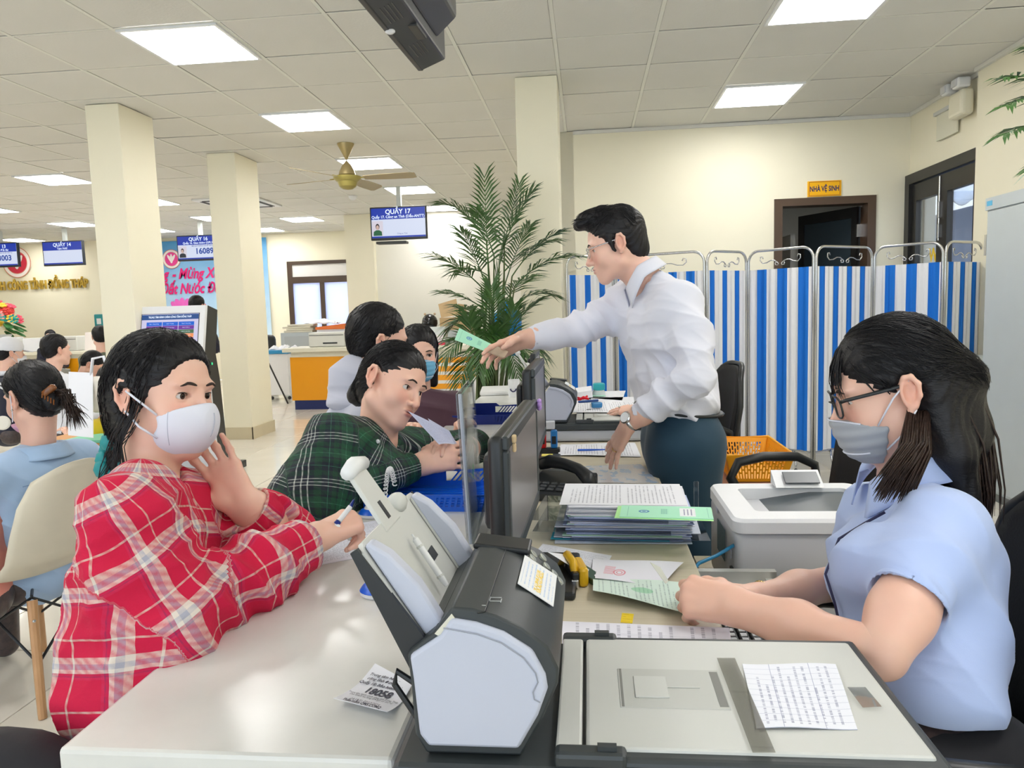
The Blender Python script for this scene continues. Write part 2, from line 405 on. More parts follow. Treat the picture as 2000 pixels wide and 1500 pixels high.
pn = MB().bb((.075, -.006, .25), (.70, .006, dz - .14)).xf(Matrix.Translation(hz) @ Rz.to_4x4()); ob('door_pane', pn, flat('smoked_glass', (.03, .045, .055), .1), leaf)
for z in (.4, 1.9): ob('hinge', MB().bb((d1 - .075, 7.6, z), (d1 - .03, 7.63, z + .12)), CHROME, dr)
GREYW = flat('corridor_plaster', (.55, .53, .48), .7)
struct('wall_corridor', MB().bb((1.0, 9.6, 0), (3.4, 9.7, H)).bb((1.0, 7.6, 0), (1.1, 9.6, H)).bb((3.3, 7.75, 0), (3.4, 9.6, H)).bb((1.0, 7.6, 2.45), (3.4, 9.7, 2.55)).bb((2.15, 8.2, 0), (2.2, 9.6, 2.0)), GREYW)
cl_ = thing('ceiling_light', 'small fill light added inside the toilet corridor', 'ceiling light', (2.3, 8.5, 2.44)); ob('diffuser', MB().rbox((2.3, 8.5, 2.435), (.3, .3, .02), .004), emit('added_corridor_light', (1, .95, .85), 5.0), cl_); ob('frame', MB().rbox((2.3, 8.5, 2.446), (.33, .33, .012), .003), WHITEP, cl_)  # added fill light to brighten the dark corridor, no lamp seen there
# toilet sign
SG = flat('sign_yellow', (.93, .48, .0), .4); INK = flat('sign_ink', (.02, .012, .10), .5); RED = flat('sign_red', (.35, .05, .01), .5)
sg = thing('toilet_sign', 'yellow toilet sign with dark lettering above the brown doorway', 'sign', (2.26, 7.445, 2.27))
a, b, c, d = [PY(x, y, 7.44) for x, y in ((1577, 355), (1643, 352), (1643, 382), (1577, 384))]
cen = (a + b + c + d) / 4; sw, sh = .31, .145
ob('plate', MB().rbox(cen, (sw, .012, sh), .004), SG, sg)
SM = plane_m(cen + Vector((0, -.006, 0)), (1, 0, 0), (0, 0, 1), .001)
bm_ = MB()
for x, z, w, h in ((0, .062, .28, .004), (0, -.062, .28, .004), (.14, 0, .004, .128), (-.14, 0, .004, .128)): bm_.box(cen + Vector((x, -.0066, z)), (w, .0012, h))
ob('border', bm_, RED, sg)
letter(sg, 'NHÀ VỆ SINH', .066, SM @ Matrix.Translation((0, -.004, 0)), INK, bold=.0022, sx=.66)
# right double glazed door in the side wall
wd = struct('door_2', MB().bb((2.99, 7.36, 0), (3.1, 7.45, 2.43)).bb((2.99, 6.115, 2.34), (3.1, 7.36, 2.43)).bb((2.99, 6.115, 0), (3.1, 6.16, 2.34)), BKM)
for y0, y1, nm in ((6.765, 7.36, 'left'), (6.16, 6.765, 'right')):
    lf_ = MB().bb((3.02, y0, .02), (3.07, y0 + .09, 2.33)).bb((3.02, y1 - .09, .02), (3.07, y1, 2.33)).bb((3.02, y0 + .09, 2.18), (3.07, y1 - .09, 2.33)).bb((3.02, y0 + .09, .02), (3.07, y1 - .09, .3))
    l_ = ob('door_leaf', lf_, BKM, wd); ob('door_pane', MB().bb((3.04, y0 + .09, .3), (3.046, y1 - .09, 2.18)), GLASS, l_)
ob('bolt', MB().tube([(3.012, 6.80, 2.32), (3.012, 6.80, 1.78)], .007).rbox((3.012, 6.80, 1.86), (.02, .026, .12), .004).rbox((3.012, 6.80, 2.04), (.02, .02, .14), .004), CHROME, wd)
letter(wd, 'WC', .16, plane_m((3.035, 6.87, 1.66), (0, -1, 0), (0, 0, 1), .004), flat('yellow_vinyl', (.9, .6, .02), .5), bold=.006)
# outside the glazed door
XW = flat('exterior_white', (.80, .79, .83), .7); BLU = flat('exterior_blue_grey', (.36, .40, .52), .6)
ter = thing('garden_wall', 'white outdoor pier beyond the glazed door', 'wall', (4.3, 7.6, 0))
ob('pier', MB().bb((4.15, 7.75, 0), (4.5, 8.15, 3.6)), XW, ter)
sh_ = thing('neighbour_shed', 'shed with corrugated white awning over blue grey walls, seen through the glazed door', 'building', (8, 12, 0))
ob('wall', MB().bb((6, 14, 0), (14, 14.3, 2.7)), BLU, sh_); ob('gable', MB().prism([(6, 14, 2.7), (14, 14, 2.7), (10, 14, 3.6)], (0, .2, 0)), BLU, sh_)
ob('awning', MB().grid(lambda u, v: (5.5 + 9 * u, 12.3 + 1.7 * v, 2.75 + .9 * math.sin(v * 1.3) + .05 * math.sin(u * 150)), 220, 8, .02), XW, sh_, smooth=True)
rl = thing('stair_railing', 'white sloping handrail with uprights outside the glazed door', 'railing', (4.6, 8, 0))
p0, p1 = Vector((4.35, 8.4, 2.05)), Vector((5.6, 8.0, 1.2))
ob('handrail', MB().tube([p0, p1], .035, 12), XW, rl)
for k in range(5):
    p = p0.lerp(p1, k / 4.5); ob('baluster', MB().tube([(p.x, p.y, 0), p], .014), XW, rl)
struct('terrain', MB().bb((XR + .15, 5, -.1), (16, 20, -.02)), flat('paving_grey', (.45, .44, .42), .8))
# far window
win = struct('window_1', MB().bb((wx0, YF - .03, wz0), (wx0 + .1, YF + .1, wz1)).bb((wx1 - .1, YF - .03, wz0), (wx1, YF + .1, wz1)).bb((wx0 + .1, YF - .03, wz1 - .07), (wx1 - .1, YF + .1, wz1)).bb((wx0 + .1, YF - .03, 1.97), (wx1 - .1, YF + .1, 2.1)).bb((-5.47, YF - .03, wz0), (-5.38, YF + .1, 1.97)).bb((wx0 + .1, YF - .03, wz0), (wx1 - .1, YF + .1, wz0 + .08)), flat('window_brown', (.06, .035, .02), .4))
ob('transom_panel', MB().bb((wx0 + .1, YF, 2.1), (wx1 - .1, YF + .02, wz1 - .07)), flat('transom_white', (.72, .70, .68), .5), win)
ob('pane', MB().bb((wx0 + .1, YF, wz0 + .08), (-5.47, YF + .01, 1.97)), FROST, win); ob('pane', MB().bb((-5.38, YF, wz0 + .08), (wx1 - .1, YF + .01, 1.97)), FROST, win)
tag(ob('curtain_pole', MB().tube([(-4.55, YF - .05, .8), (-4.55, YF - .05, 2.2)], .03), flat('teal_pole', (.03, .16, .28), .4)), 'thin blue upright pole right of the far window', 'pole')
# emergency light on the side wall
em = thing('emergency_light', 'cream wall emergency light with two lamp heads at the ceiling corner', 'emergency light', (3.0, 6.35, 2.7))
CRP = flat('cream_plastic', (.80, .76, .60), .4)
ob('case', MB().rbox((2.96, 6.36, 2.80), (.1, .23, .2), .03, 3), CRP, em)
for y in (6.30, 6.48): l_ = ob('lamp_head', MB().rbox((2.93, y, 2.945), (.1, .1, .08), .015), WHITEP, em); ob('lens', MB().rbox((2.875, y, 2.945), (.012, .075, .055), .004), flat('lens_grey', (.7, .7, .72), .1), l_)
ob('exit_panel', MB().bb((3.0, 6.5, 2.62), (3.012, 6.86, 2.83)), flat('exit_panel', (.74, .72, .58), .4), em); ob('bracket', MB().bb((2.98, 6.48, 2.83), (3.028, 6.88, 2.86)), GREYP, em)
# ceiling cassette unit between the columns, smoke detector
ac = thing('ceiling_air_unit', 'ceiling cassette air unit partly hidden behind the second column', 'air conditioner', (-5.1, 10.7, H)); ob('grille', MB().rbox((-5.1, 10.75, H - .012), (.95, .95, .03), .01), WHITEP, ac)
for dx, dy, sx, sy in ((0, -.38, .7, .06), (0, .38, .7, .06), (-.38, 0, .06, .7), (.38, 0, .06, .7)): ob('slot', MB().bb((-5.1 + dx - sx / 2, 10.75 + dy - sy / 2, H - .032), (-5.1 + dx + sx / 2, 10.75 + dy + sy / 2, H - .026)), flat('slot_dark', (.03, .03, .03), .6), ac)
sd = thing('smoke_detector', 'small round smoke detector on the ceiling under the fan', 'smoke detector', (-3.33, 10.66, H)); ob('base', MB().lathe([(.06, 0), (.06, -.02), (.045, -.045), (.02, -.06)], (-3.33, 10.66, H)), WHITEP, sd, smooth=.6)
# ------------------------------------------------------------------ printed paper material
def printed(name, base=(.83, .84, .90), rows=26, ink=(.10, .10, .16), margin=.1, cols=1, seed=0, extra=None, horizontal=True, dens=.8):
    """paper with rows of print laid out in its own sheet coordinates"""
    M = Mt(name, base, .7); u, v = M.uv()
    if not horizontal: u, v = v, 1 - u
    row = (v * rows).fl(); fv = (v * rows).fr()
    n1 = M.noise(M.comb(u * 80 + row * 7.3, row * 3.17 + seed, 0.0), 1, 1); n2 = M.noise(M.comb(row * 1.7 + seed, 3.3, 0.0), 1, 0)
    word = (n1 > .47); rowlen = (u < (n2 * 1.5 + .1)); keep = n2 > (.62 - dens * .35)
    m = word * fv.band(.5, .16) * (u > margin) * (u < 1 - margin) * (v > .06) * (v < .94) * rowlen * keep
    col = M.mix(m * .5, base, ink)
    if extra: col = extra(M, u, v, col)
    n = M.noise(M.obj(), 6, 2); M.set(**{'Base Color': col}); return M.m
def rect(M, u, v, x0, x1, y0, y1): return (u > x0) * (u < x1) * (v > y0) * (v < y1)
def ringm(M, u, v, cx, cy, rx, ry, lo, hi):
    d = ((u - cx) * (1 / rx)) * ((u - cx) * (1 / rx)) + ((v - cy) * (1 / ry)) * ((v - cy) * (1 / ry))
    return (d > lo) * (d < hi)
def sheet(name, pts, mat, label, cat, group=None, curl=0, nu=8, nv=8, thick=.0006, wav=0):
    a, b, c, d = map(Vector, pts)      # a-b is u, a-d is v
    up = (b - a).cross(d - a).normalized()
    if up.z < 0: up = -up
    def fn(u, v):
        p = (a * (1 - u) + b * u) * (1 - v) + (d * (1 - u) + c * u) * v
        return p + up * (curl * (abs(u - .5) * 2) ** 3 + wav * .5 * (1 + math.sin(u * 5 + v * 4)))
    m = MB().grid(fn, nu, nv, thick); return solo(name, m, mat, label, cat, group, smooth=.7)
# ------------------------------------------------------------------ customer counter and work desk
CT, DT = .80, .75
mm = Mt('marble_top', rough=.22); o_ = mm.obj()
w1 = mm.noise(mm.scale(o_, (1, 1, 1)), 7, 6, .65); w2 = mm.noise(o_, 2.5, 3)
mm.set(**{'Base Color': mm.mix(w2, mm.mix(w1, (.58, .575, .545), (.79, .785, .75)), (.72, .715, .68)), 'Roughness': w1 * .2 + .12})
sc_ = thing('service_counter', 'long customer counter with a worn off-white stone top, near the camera', 'counter', (-.43, 2.7, 0))
ob('counter_top', MB().rbox((-.43, 2.745, CT - .03), (.405, 3.95, .06), .006), mm.m, sc_)
CB = flat('counter_white', (.70, .71, .80), .35, var=.03)
ob('front_panel', MB().bb((-.62, .79, .05), (-.585, 4.7, CT - .06)), CB, sc_); ob('end_panel', MB().bb((-.585, .785, .0), (-.245, .82, CT - .06)), CB, sc_)
ob('inner_panel', MB().bb((-.262, .82, 0), (-.242, 4.7, CT - .06)), CB, sc_); ob('end_panel', MB().bb((-.585, 4.66, 0), (-.262, 4.7, CT - .06)), CB, sc_)
wd_ = Mt('pale_oak_laminate', rough=.4); o_ = wd_.obj()
gr = wd_.noise(wd_.scale(o_, (3, 260, 3)), 1.0, 3, .6); g2_ = wd_.noise(wd_.scale(o_, (1.5, 30, 1)), 1.0, 3)
wd_.set(**{'Base Color': wd_.mix(gr * .6 + g2_ * .4, (.50, .43, .30), (.77, .71, .57))}); OAK = wd_.m
dk = thing('work_desk', 'long pale oak work desk behind the customer counter', 'desk', (0, 2.4, 0))
ob('desk_top', MB().rbox((-.002, 2.4, DT - .0125), (.445, 3.9, .025), .003), OAK, dk)
for y in (.5, 1.95, 4.3): ob('leg_panel', MB().bb((-.215, y, 0), (.19, y + .025, DT - .025)), OAK, dk)
ob('modesty_panel', MB().bb((-.222, .53, .2), (-.21, 4.29, DT - .025)), OAK, dk)
kt = thing('keyboard_tray', 'sliding white keyboard tray under the work desk by the seated clerk', 'tray', (.3, 1.45, .6))
ob('tray_board', MB().bb((.02, 1.02, .645), (.40, 1.66, .66)), WHITEP, kt); ob('rail', MB().bb((.385, 1.02, .66), (.40, 1.66, .685)), GREYP, kt); ob('rail', MB().bb((.10, 1.655, .62), (.41, 1.675, .70)), flat('aluminium', (.7, .7, .66), .35, .6), kt)
ob('bracket', MB().bb((.02, 1.68, .60), (.1, 1.70, .725)), CHROME, kt)
kb = thing('keyboard', 'black keyboard half covered by papers at the desk edge', 'keyboard', (.27, 1.35, .66))
ob('case', MB().rbox((.27, 1.36, .668), (.155, .47, .016), .004), BLACKP, kb)
KEY = flat('worn_grey_key', (.16, .165, .17), .25)
km = MB().rbox((0, 0, .003), (.0155, .0165, .007), .002, 1).mesh('key'); km.materials.append(KEY)
for i in range(6):
    for j in range(22):
        o = bpy.data.objects.new('key', km); COL.objects.link(o); o.parent = kb; o.location = (.215 + i * .0215 - .27, 1.15 + j * .0198 - 1.35, .677 - .66)
# ------------------------------------------------------------------ document scanner with flatbed (two of the same)
def make_scanner():
    y0, y1 = .735, 1.0
    r = thing('document_scanner', 'grey and black sheet-fed flatbed scanner in front, taped list on its lid', 'scanner', (-.05, .87, DT), 0, 'desk scanners')
    # base
    ob('base', MB().rbox((.065, .87, DT + .028), (.555, .295, .05), .012), flat('base_grey', (.55, .57, .63), .4), r)
    ob('base_band', MB().rbox((.065, .868, DT + .062), (.56, .30, .03), .008), DGREY, r)
    # flatbed lid with a dark edge
    ld = ob('flatbed_lid', MB().rbox((.172, .872, .829), (.365, .292, .014), .01, 3), DGREY, r)
    ob('lid_top', MB().rbox((.166, .872, .8345), (.352, .262, .010), .004), GREYP, ld)
    ob('recess', MB().rbox((.092, .868, .8396), (.125, .093, .0016), .0007, 1), flat('recess_grey', (.52, .53, .505), .5), ld)
    ob('transport_lock', MB().rbox((.068, .868, .8410), (.040, .050, .0022), .0008, 1).box((.101, .868, .8412), (.05, .0012, .001)), GREYP, ld)
    for c_, d_ in (((.148, .868, .8402), (.010, .082, .001)), ((.05, .868, .8404), (.004, .05, .001)), ((.033, .868, .8402), (.003, .09, .001))): ob('lock_slot', MB().box(c_, d_), flat('slot_grey', (.22, .22, .21), .6), ld)
    ob('hinge_strip', MB().rbox((-.028, .872, .8345), (.028, .262, .010), .003), GREYP, r)
    for yy in (.735, 1.008): ob('hinge', MB().rbox((-.005, yy, .833), (.075, .022, .018), .005).box((.012, yy, .844), (.02, .008, .006)), DGREY, r)
    # feeder housing: pale side cheeks, dark domed cover
    side = [(-.193, .940), (-.190, .913), (-.186, .853), (-.177, .840), (-.080, .840), (-.059, .877), (-.048, .907), (-.050, .922), (-.063, .948), (-.092, .967), (-.121, .977), (-.147, .981), (-.159, .963)]
    rim = [(-.197, .940), (-.194, .905), (-.192, .850), (-.181, .829), (-.078, .829), (-.054, .872), (-.0375, .910), (-.0365, .926), (-.047, .950), (-.072, .970), (-.10, .983), (-.125, .990), (-.147, .9915), (-.166, .965)]
    P3 = lambda prof, y: [(x, y, z) for x, z in prof]
    fh = ob('feeder_cover', MB().prism(P3(rim, y0 + .004), (0, y1 - y0 - .008, 0)), DGREY, r, smooth=.5, bevel=.003)
    for y, t in ((y0 - .002, .02), (y1 - .018, .02)): ob('side_cheek', MB().prism(P3(side, y), (0, t, 0)), LAV, fh, bevel=.004, smooth=.5)
    seam = [Vector((x, y0 - .0026, z)) for x, z in ((-.155, .972), (-.12, .966), (-.095, .957), (-.072, .941), (-.06, .925), (-.058, .915), (-.0635, .904), (-.062, .896), (-.056, .893))]
    ob('seam', MB().tube(seam, .0008, 5), flat('seam_grey', (.30, .32, .38), .6), fh)
    cv = lambda t: (-.147 + .1 * t, .9915 - .016 * t - .022 * t ** 2 - .004 * t ** 3)
    ob('cover_seam', MB().tube([(cv(t)[0] + .028 - .0, y, cv(t)[1] - .004) for t, y in [(0, y0)]] + [(-.112, y, .9868) for y in np.linspace(y0 + .006, y1 - .006, 6)], .0009, 5), BLACKP, fh)
    ob('panel_recess', MB().rbox((-.118, y1 - .035, .987), (.075, .05, .008), .003, R=Matrix.Rotation(.12, 3, 'Y')), BLACKP, fh)
    bt = MB()
    for x, z, y in ((-.078, .974, y1 - .055), (-.078, .974, y1 - .038), (-.06, .962, y1 - .052), (-.066, .966, y1 - .03), (-.050, .951, y1 - .05), (-.0435, .940, y1 - .045)): ob('button', MB().lathe([(.0065, -.001), (.0065, .002), (.005, .003)], (x, y, z - .0005), 12, (.75, 0, .66)), flat('button_silver', (.45, .47, .42), .3, .5), fh, smooth=.6)
    sm_ = printed('scanner_sticker', (.83, .85, .88), 9, (.12, .35, .75), .08, seed=3, dens=1.4, extra=lambda M, u, v, c: M.mix(rect(M, u, v, .1, .8, .42, .62) * (M.noise(M.comb(u * 60, v * 12), 1, 1) > .45), c, (.85, .62, .1)))
    st = [(-.088, y0 + .10, .9790), (-.088, y0 + .20, .9790), (-.047, y0 + .20, .9515), (-.047, y0 + .10, .9515)]
    ob('instruction_sticker', MB().quad(*[Vector(p) + Vector((.0012, 0, .0022)) for p in st], thick=.0008), sm_, fh)
    ob('icon_print', MB().box((-.105, y0 + .035, .9864), (.012, .001, .0006)).box((-.105, y0 + .045, .9864), (.012, .001, .0006)).box((-.111, y0 + .04, .987), (.001, .01, .0006)).box((-.099, y0 + .04, .985), (.001, .01, .0006)).box((-.118, y0 + .02, .9876), (.01, .001, .0006)).box((-.118, y0 + .023, .9876), (.001, .006, .0006)), flat('icon_grey', (.42, .45, .46), .5), fh)
    # paper chute leaning away to the customer side
    nb, nt_ = Vector((-.178, .752, .945)), Vector((-.244, .752, 1.048)); ux = (nt_ - nb).normalized(); L = (nt_ - nb).length + .006; nrm = Vector((ux.z, 0, -ux.x)); wd = .245
    def cp(u, v, h=0): return nb + ux * (u * L) + Vector((0, wd * v, 0)) + nrm * h
    poly = [cp(0, 0), cp(.93, 0), cp(1, .05), cp(1, .95), cp(.93, 1), cp(0, 1)]
    ch = ob('feed_chute', MB().prism([p - nrm * .006 for p in poly], nrm * .006), GREYP, r)
    ob('chute_back', MB().prism([cp(-.16, -.01, -.03), cp(.94, -.005, -.008), cp(.94, 1.0, -.008), cp(-.16, 1.01, -.03)], nrm * .0015).prism([cp(-.2, -.015, -.032), cp(.99, -.012, -.012), cp(.99, -.012, -.003), cp(-.1, -.015, .004)], (0, .006, 0)).prism([cp(-.2, 1.0, -.032), cp(.99, 1.0, -.012), cp(.99, 1.0, -.003), cp(-.1, 1.0, .004)], (0, .006, 0)), BLACKP, r)
    for v0, sgn in ((.07, 1), (.93, -1)):
        prof = [(-.22, .026), (-.08, .012), (.02, .022), (.45, .024), (.8, .016), (.97, .006), (.97, 0), (-.22, 0)]
        ob('side_guide', MB().prism([cp(u, v0 - .045, h * 1.1 + .001) for u, h in prof], (0, .022, 0)), LAV, ch, bevel=.005, smooth=.6)
        ob('guide_foot', MB().prism([cp(-.05, v0 + sgn * .03 - .03, .001), cp(.95, v0 + sgn * .03 - .03, .001), cp(.95, v0 + sgn * .03 + .03, .001), cp(-.05, v0 + sgn * .03 + .03, .001)], nrm * .002), GREYP, ch)
    ob('slot', MB().prism([cp(.28, .27, .0005), cp(.42, .27, .0005), cp(.42, .33, .0005), cp(.28, .33, .0005)], nrm * .0008).prism([cp(.34, .58, .0005), cp(.46, .58, .0005), cp(.46, .74, .0005), cp(.34, .74, .0005)], nrm * .0008).prism([cp(-.02, .2, .0005), cp(.05, .2, .0005), cp(.05, .8, .0005), cp(-.02, .8, .0005)], nrm * .0008), BLACKP, ch)
    ob('support_arm', MB().prism([cp(.9, .34, -.004), cp(1.55, .36, -.004), cp(1.55, .58, -.004), cp(.9, .60, -.004)], nrm * .006), GREYP, ch, bevel=.002)
    ob('arm_end', MB().tube([cp(1.55, .345, .001), cp(1.58, .47, .002), cp(1.55, .595, .001)], [.009, .011, .009], 10), WHITEP, ch, smooth=True)
    ob('arm_slot', MB().prism([cp(.98, .44, .0021), cp(1.17, .44, .0021), cp(1.17, .48, .0021), cp(.98, .48, .0021)], nrm * .0006), BLACKP, ch)
    ob('knob', MB().ell(cp(1.02, .70, -.002), (.014, .022, .014), 12), GREYP, ch, smooth=True)
    ob('throat', MB().prism([(-.196, y0 + .008, .93), (-.166, y0 + .008, .966), (-.15, y0 + .008, .97), (-.165, y0 + .008, .925)], (0, y1 - y0 - .016, 0)), BLACKP, r)
    ob('collar', MB().prism([(-.166, y0 + .003, .963), (-.147, y0 + .003, .985), (-.14, y0 + .003, .975), (-.152, y0 + .003, .955)], (0, y1 - y0 - .006, 0)), flat('ivory_plastic', (.70, .68, .56), .4), fh, smooth=.6)
    ob('cable', MB().tube([(-.19, .75, .86), (-.215, .75, .90), (-.212, .75, .915), (-.19, .75, .90)], .0035, 8), BLACKP, r)
    return r
scan1 = make_scanner()
scan2 = dup(scan1, (-.062, 3.16, DT), None, 'second grey scanner with papers on its lid, beside the standing man')
# pen lying in the chute of the near scanner
nb, ux = Vector((-.178, .752, .945)), Vector((-.066, 0, .103)).normalized(); nr = Vector((ux.z, 0, -ux.x))
pa, pb = PY(802, 1045, .875) + nr * .002, PY(870, 1145, .862) + nr * .002
pn = thing('ballpoint_pen', 'white pen lying in the paper chute of the near scanner', 'pen', (pa + pb) / 2)
dv = pb - pa
ob('barrel', MB().tube([pa, pa + dv * .06, pa + dv * .1, pa + dv * .9, pb], [.0012, .0012, .0042, .0042, .003], 10), WHITEP, pn, smooth=.7); ob('ring', MB().tube([pa + dv * .22, pa + dv * .26], .0052, 10).tube([pa + dv * .8, pa + dv * .84], .0052, 10), GREYP, pn)
# taped list on the lid
lst = printed('taped_list', (.82, .84, .92), 12, (.12, .14, .30), .05, seed=9, horizontal=False, dens=1.2, extra=lambda M, u, v, c: M.mix(((u * 11).fr().band(0, .04)).mx(v.band(.3, .004)).mx(v.band(.72, .004)) * .6, c, (.25, .28, .45)))
zl = .8402
sheet('taped_list', [PZ(1478, 1425, zl), PZ(1675, 1425, zl), PZ(1632, 1300, zl), PZ(1450, 1297, zl)], lst, 'wrinkled printed list taped onto the lid of the near scanner', 'paper', wav=.003, nu=14, nv=10)
TAPE = glass_material('clear_tape', (.955, .955, .94), .3)
tp = thing('clear_tape', 'strips of clear tape along the list edge on the scanner lid', 'tape', PZ(1440, 1360, zl))
for q in (((1400, 1285), (1435, 1285), (1515, 1470), (1470, 1470)), ((1655, 1342), (1690, 1342), (1722, 1380), (1685, 1382))): ob('strip', MB().quad(*[PZ(x, y, zl + .0035) for x, y in q], thick=.0003), TAPE, tp)
# ------------------------------------------------------------------ monitors seen from the side
def make_monitor(nb, ft, zb, label, th=.045):
    """nb/ft: near and far top corners of the screen edge"""
    a, b = Vector((nb.x, nb.y, 0)), Vector((ft.x, ft.y, 0)); zt = (nb.z + ft.z) / 2; dx = (b - a).normalized(); L = (b - a).length; n = Vector((dx.y, -dx.x, 0))
    if n.x < 0: n = -n
    R = Matrix((dx, n, Vector((0, 0, 1)))).transposed(); M = Matrix.Translation(a) @ R.to_4x4()
    r = thing('monitor', label, 'monitor', a + dx * (L / 2) + Vector((0, 0, DT)), 0, 'desk monitors')
    h = zt - zb; X = lambda m: m.xf(M)
    ob('housing', X(MB().rbox((L / 2, -th * .35, zb + h / 2), (L, th * .7, h), .012, 3)), BLACKP, r, smooth=.6)
    bz = MB()
    for c, d in (((L / 2, 0, zt - .012), (L, .012, .024)), ((L / 2, 0, zb + .014), (L, .012, .028)), ((.011, 0, zb + h / 2), (.022, .012, h - .05)), ((L - .011, 0, zb + h / 2), (.022, .012, h - .05))): bz.rbox(c, d, .003, 1)
    ob('bezel', X(bz), DGREY, r); ob('screen', X(MB().bb((.022, .0, zb + .028), (L - .022, .004, zt - .024))), flat('screen_off', (.20, .185, .185), .28, var=.12, scale=4), r)
    ob('rear_hump', X(MB().rbox((L / 2, -th, zb + h * .5), (L * .6, th * .6, h * .6), .02, 2)), BLACKP, r); ob('stand_neck', X(MB().rbox((L / 2, -th * .9, (DT + zb) / 2 + .03), (.09, .03, zb - DT + .06), .006)), BLACKP, r); ob('stand_foot', X(MB().rbox((L / 2, .02, DT + .008), (.24, .17, .016), .006)), BLACKP, r)
    return r, M, L, zt
mon1, M1, L1_, zt1 = make_monitor(PD(986, 858, 1.24), PD(1044, 776, 1.75), .845, 'nearest black monitor seen edge-on, behind the big scanner')
mon2, M2, L2_, zt2 = make_monitor(PD(1040, 722, 2.1), PD(1060, 698, 2.58), .862, 'second black monitor seen edge-on, between the near monitor and the grey scanner')
for fn in (0,):
    o = thing('flower_clip', 'small lilac flower clip on the top corner of the near monitor', 'ornament', M1 @ Vector((L1_ - .01, .01, zt1 - .01)))
    c = M1 @ Vector((L1_ - .012, .012, zt1 - .012)); LIL = flat('lilac_plastic', (.42, .25, .62), .5)
    for k in range(6): ob('petal', MB().ell(c + Vector((0, .009 * math.cos(k * PI / 3), .009 * math.sin(k * PI / 3))), .006, 8), LIL, o, smooth=True)
    ob('centre', MB().ell(c, .006, 8), LIL, o, smooth=True)
cl = M1 @ Vector((.028, .012, zt1 - .012)); tg = thing('tan_clip', 'small tan figure clip on the near corner of the monitor frame', 'ornament', cl); TAN = flat('tan_resin', (.62, .46, .26), .6)
ob('head', MB().rbox(cl + Vector((0, 0, .004)), (.008, .014, .014), .003), TAN, tg); ob('body', MB().rbox(cl + Vector((0, 0, -.011)), (.007, .010, .016), .003), TAN, tg)
# third monitor further along
mon3, *_ = make_monitor(PD(1043, 694, 3.5), PD(1052, 680, 3.85), .95, 'small dark monitor peeking above the second one, farthest of the row', .03)
# ------------------------------------------------------------------ laser printer on its low stand
zt = .80; pf = PZ(1437, 1015, zt); x0, yf = pf.x - .004, pf.y; wdt, dep = .385, .36
ls = thing('printer_stand', 'low pale oak stand under the white laser printer', 'stand', (x0 + .2, yf + .2, 0))
ob('shelf_top', MB().bb((x0 - .03, yf - .05, .535), (x0 + .46, yf + .45, .56)), OAK, ls)
for xx in (x0 + .0, x0 + .42): ob('side_panel', MB().bb((xx, yf - .03, 0), (xx + .02, yf + .43, .535)), OAK, ls)
pr = thing('laser_printer', 'white laser printer with dark output tray beside the seated clerk', 'printer', (x0 + wdt / 2, yf + dep / 2, .56))
PW = flat('printer_body', (.60, .61, .65), .45, var=.05, scale=5); PT = flat('printer_top', (.80, .81, .84), .4)
ob('body', MB().rbox((x0 + wdt / 2, yf + dep / 2 + .003, .665), (wdt - .008, dep - .006, .21), .018, 3), PW, pr, smooth=.6)
def rrect(cx, cy, w, h, r, z, n=5):
    return [Vector((cx + sx * (w / 2 - r) + r * math.cos(t), cy + sy * (h / 2 - r) + r * math.sin(t), z)) for sx, sy, q in ((1, 1, 0), (-1, 1, 1), (-1, -1, 2), (1, -1, 3)) for t in [(q + k / n) * PI / 2 for k in range(n + 1)]]
cxp, cyp = x0 + wdt / 2, yf + dep / 2
lo_ = [rrect(cxp, cyp, wdt, dep, .028, zt - .034), rrect(cxp, cyp, wdt, dep, .028, zt - .008), rrect(cxp, cyp, wdt - .012, dep - .012, .024, zt), rrect(cxp + .012, cyp + .004, wdt - .105, dep - .135, .014, zt), rrect(cxp + .012, cyp + .004, wdt - .108, dep - .138, .014, zt - .05)]
rim_ = MB(); nn_ = len(lo_[0]); rim_.add(sum(lo_, []), [(k * nn_ + j, k * nn_ + (j + 1) % nn_, (k + 1) * nn_ + (j + 1) % nn_, (k + 1) * nn_ + j) for k in range(4) for j in range(nn_)])
ob('top_cover', rim_, PT, pr, smooth=.6)
ob('output_tray', MB().grid(lambda u, v: (x0 + .062 + (wdt - .1) * u, yf + .06 + (dep - .11) * v, zt - .046 + .036 * min(1, u * 1.5) ** .7), 12, 4), flat('tray_smoke', (.05, .065, .08), .35), pr, smooth=True)
ob('paper_stop', MB().box((x0 + wdt - .075, yf + .13, zt - .001), (.012, .11, .003)).box((x0 + wdt - .06, yf + .18, zt), (.008, .06, .004)), DGREY, pr)
cpz = zt + .004; ob('control_panel', MB().prism([(x0 + .165, yf + dep - .075, cpz), (x0 + .165, yf + dep - .012, cpz), (x0 + .165, yf + dep - .012, cpz + .035)], (.125, 0, 0)), PT, pr); ob('control_buttons', MB().rbox((x0 + .235, yf + dep - .05, cpz + .022), (.09, .045, .004), .001, R=Matrix.Rotation(.5, 3, 'X')), flat('panel_dark', (.06, .07, .08), .3), pr)
vt = MB()
for k in range(9): vt.box((x0 - .0002, yf + .12 + k * .012, .70), (.002, .006, .08))
ob('side_vent', vt, flat('vent_teal', (.14, .20, .22), .5), pr); ob('network_port', MB().rbox((x0 + .002, yf + .035, .66), (.008, .022, .03), .002), BLACKP, pr)
ob('side_label', MB().box((x0, yf + .04, .705), (.002, .012, .02)).box((x0 + .0, yf + .23, .76), (.002, .02, .014)), LAV, pr)
ob('paper_tray', MB().rbox((x0 + wdt / 2, yf + dep / 2 - .01, .583), (wdt - .03, dep - .02, .04), .006), PW, pr)
pp = PY(1436, 1063, yf + .03)
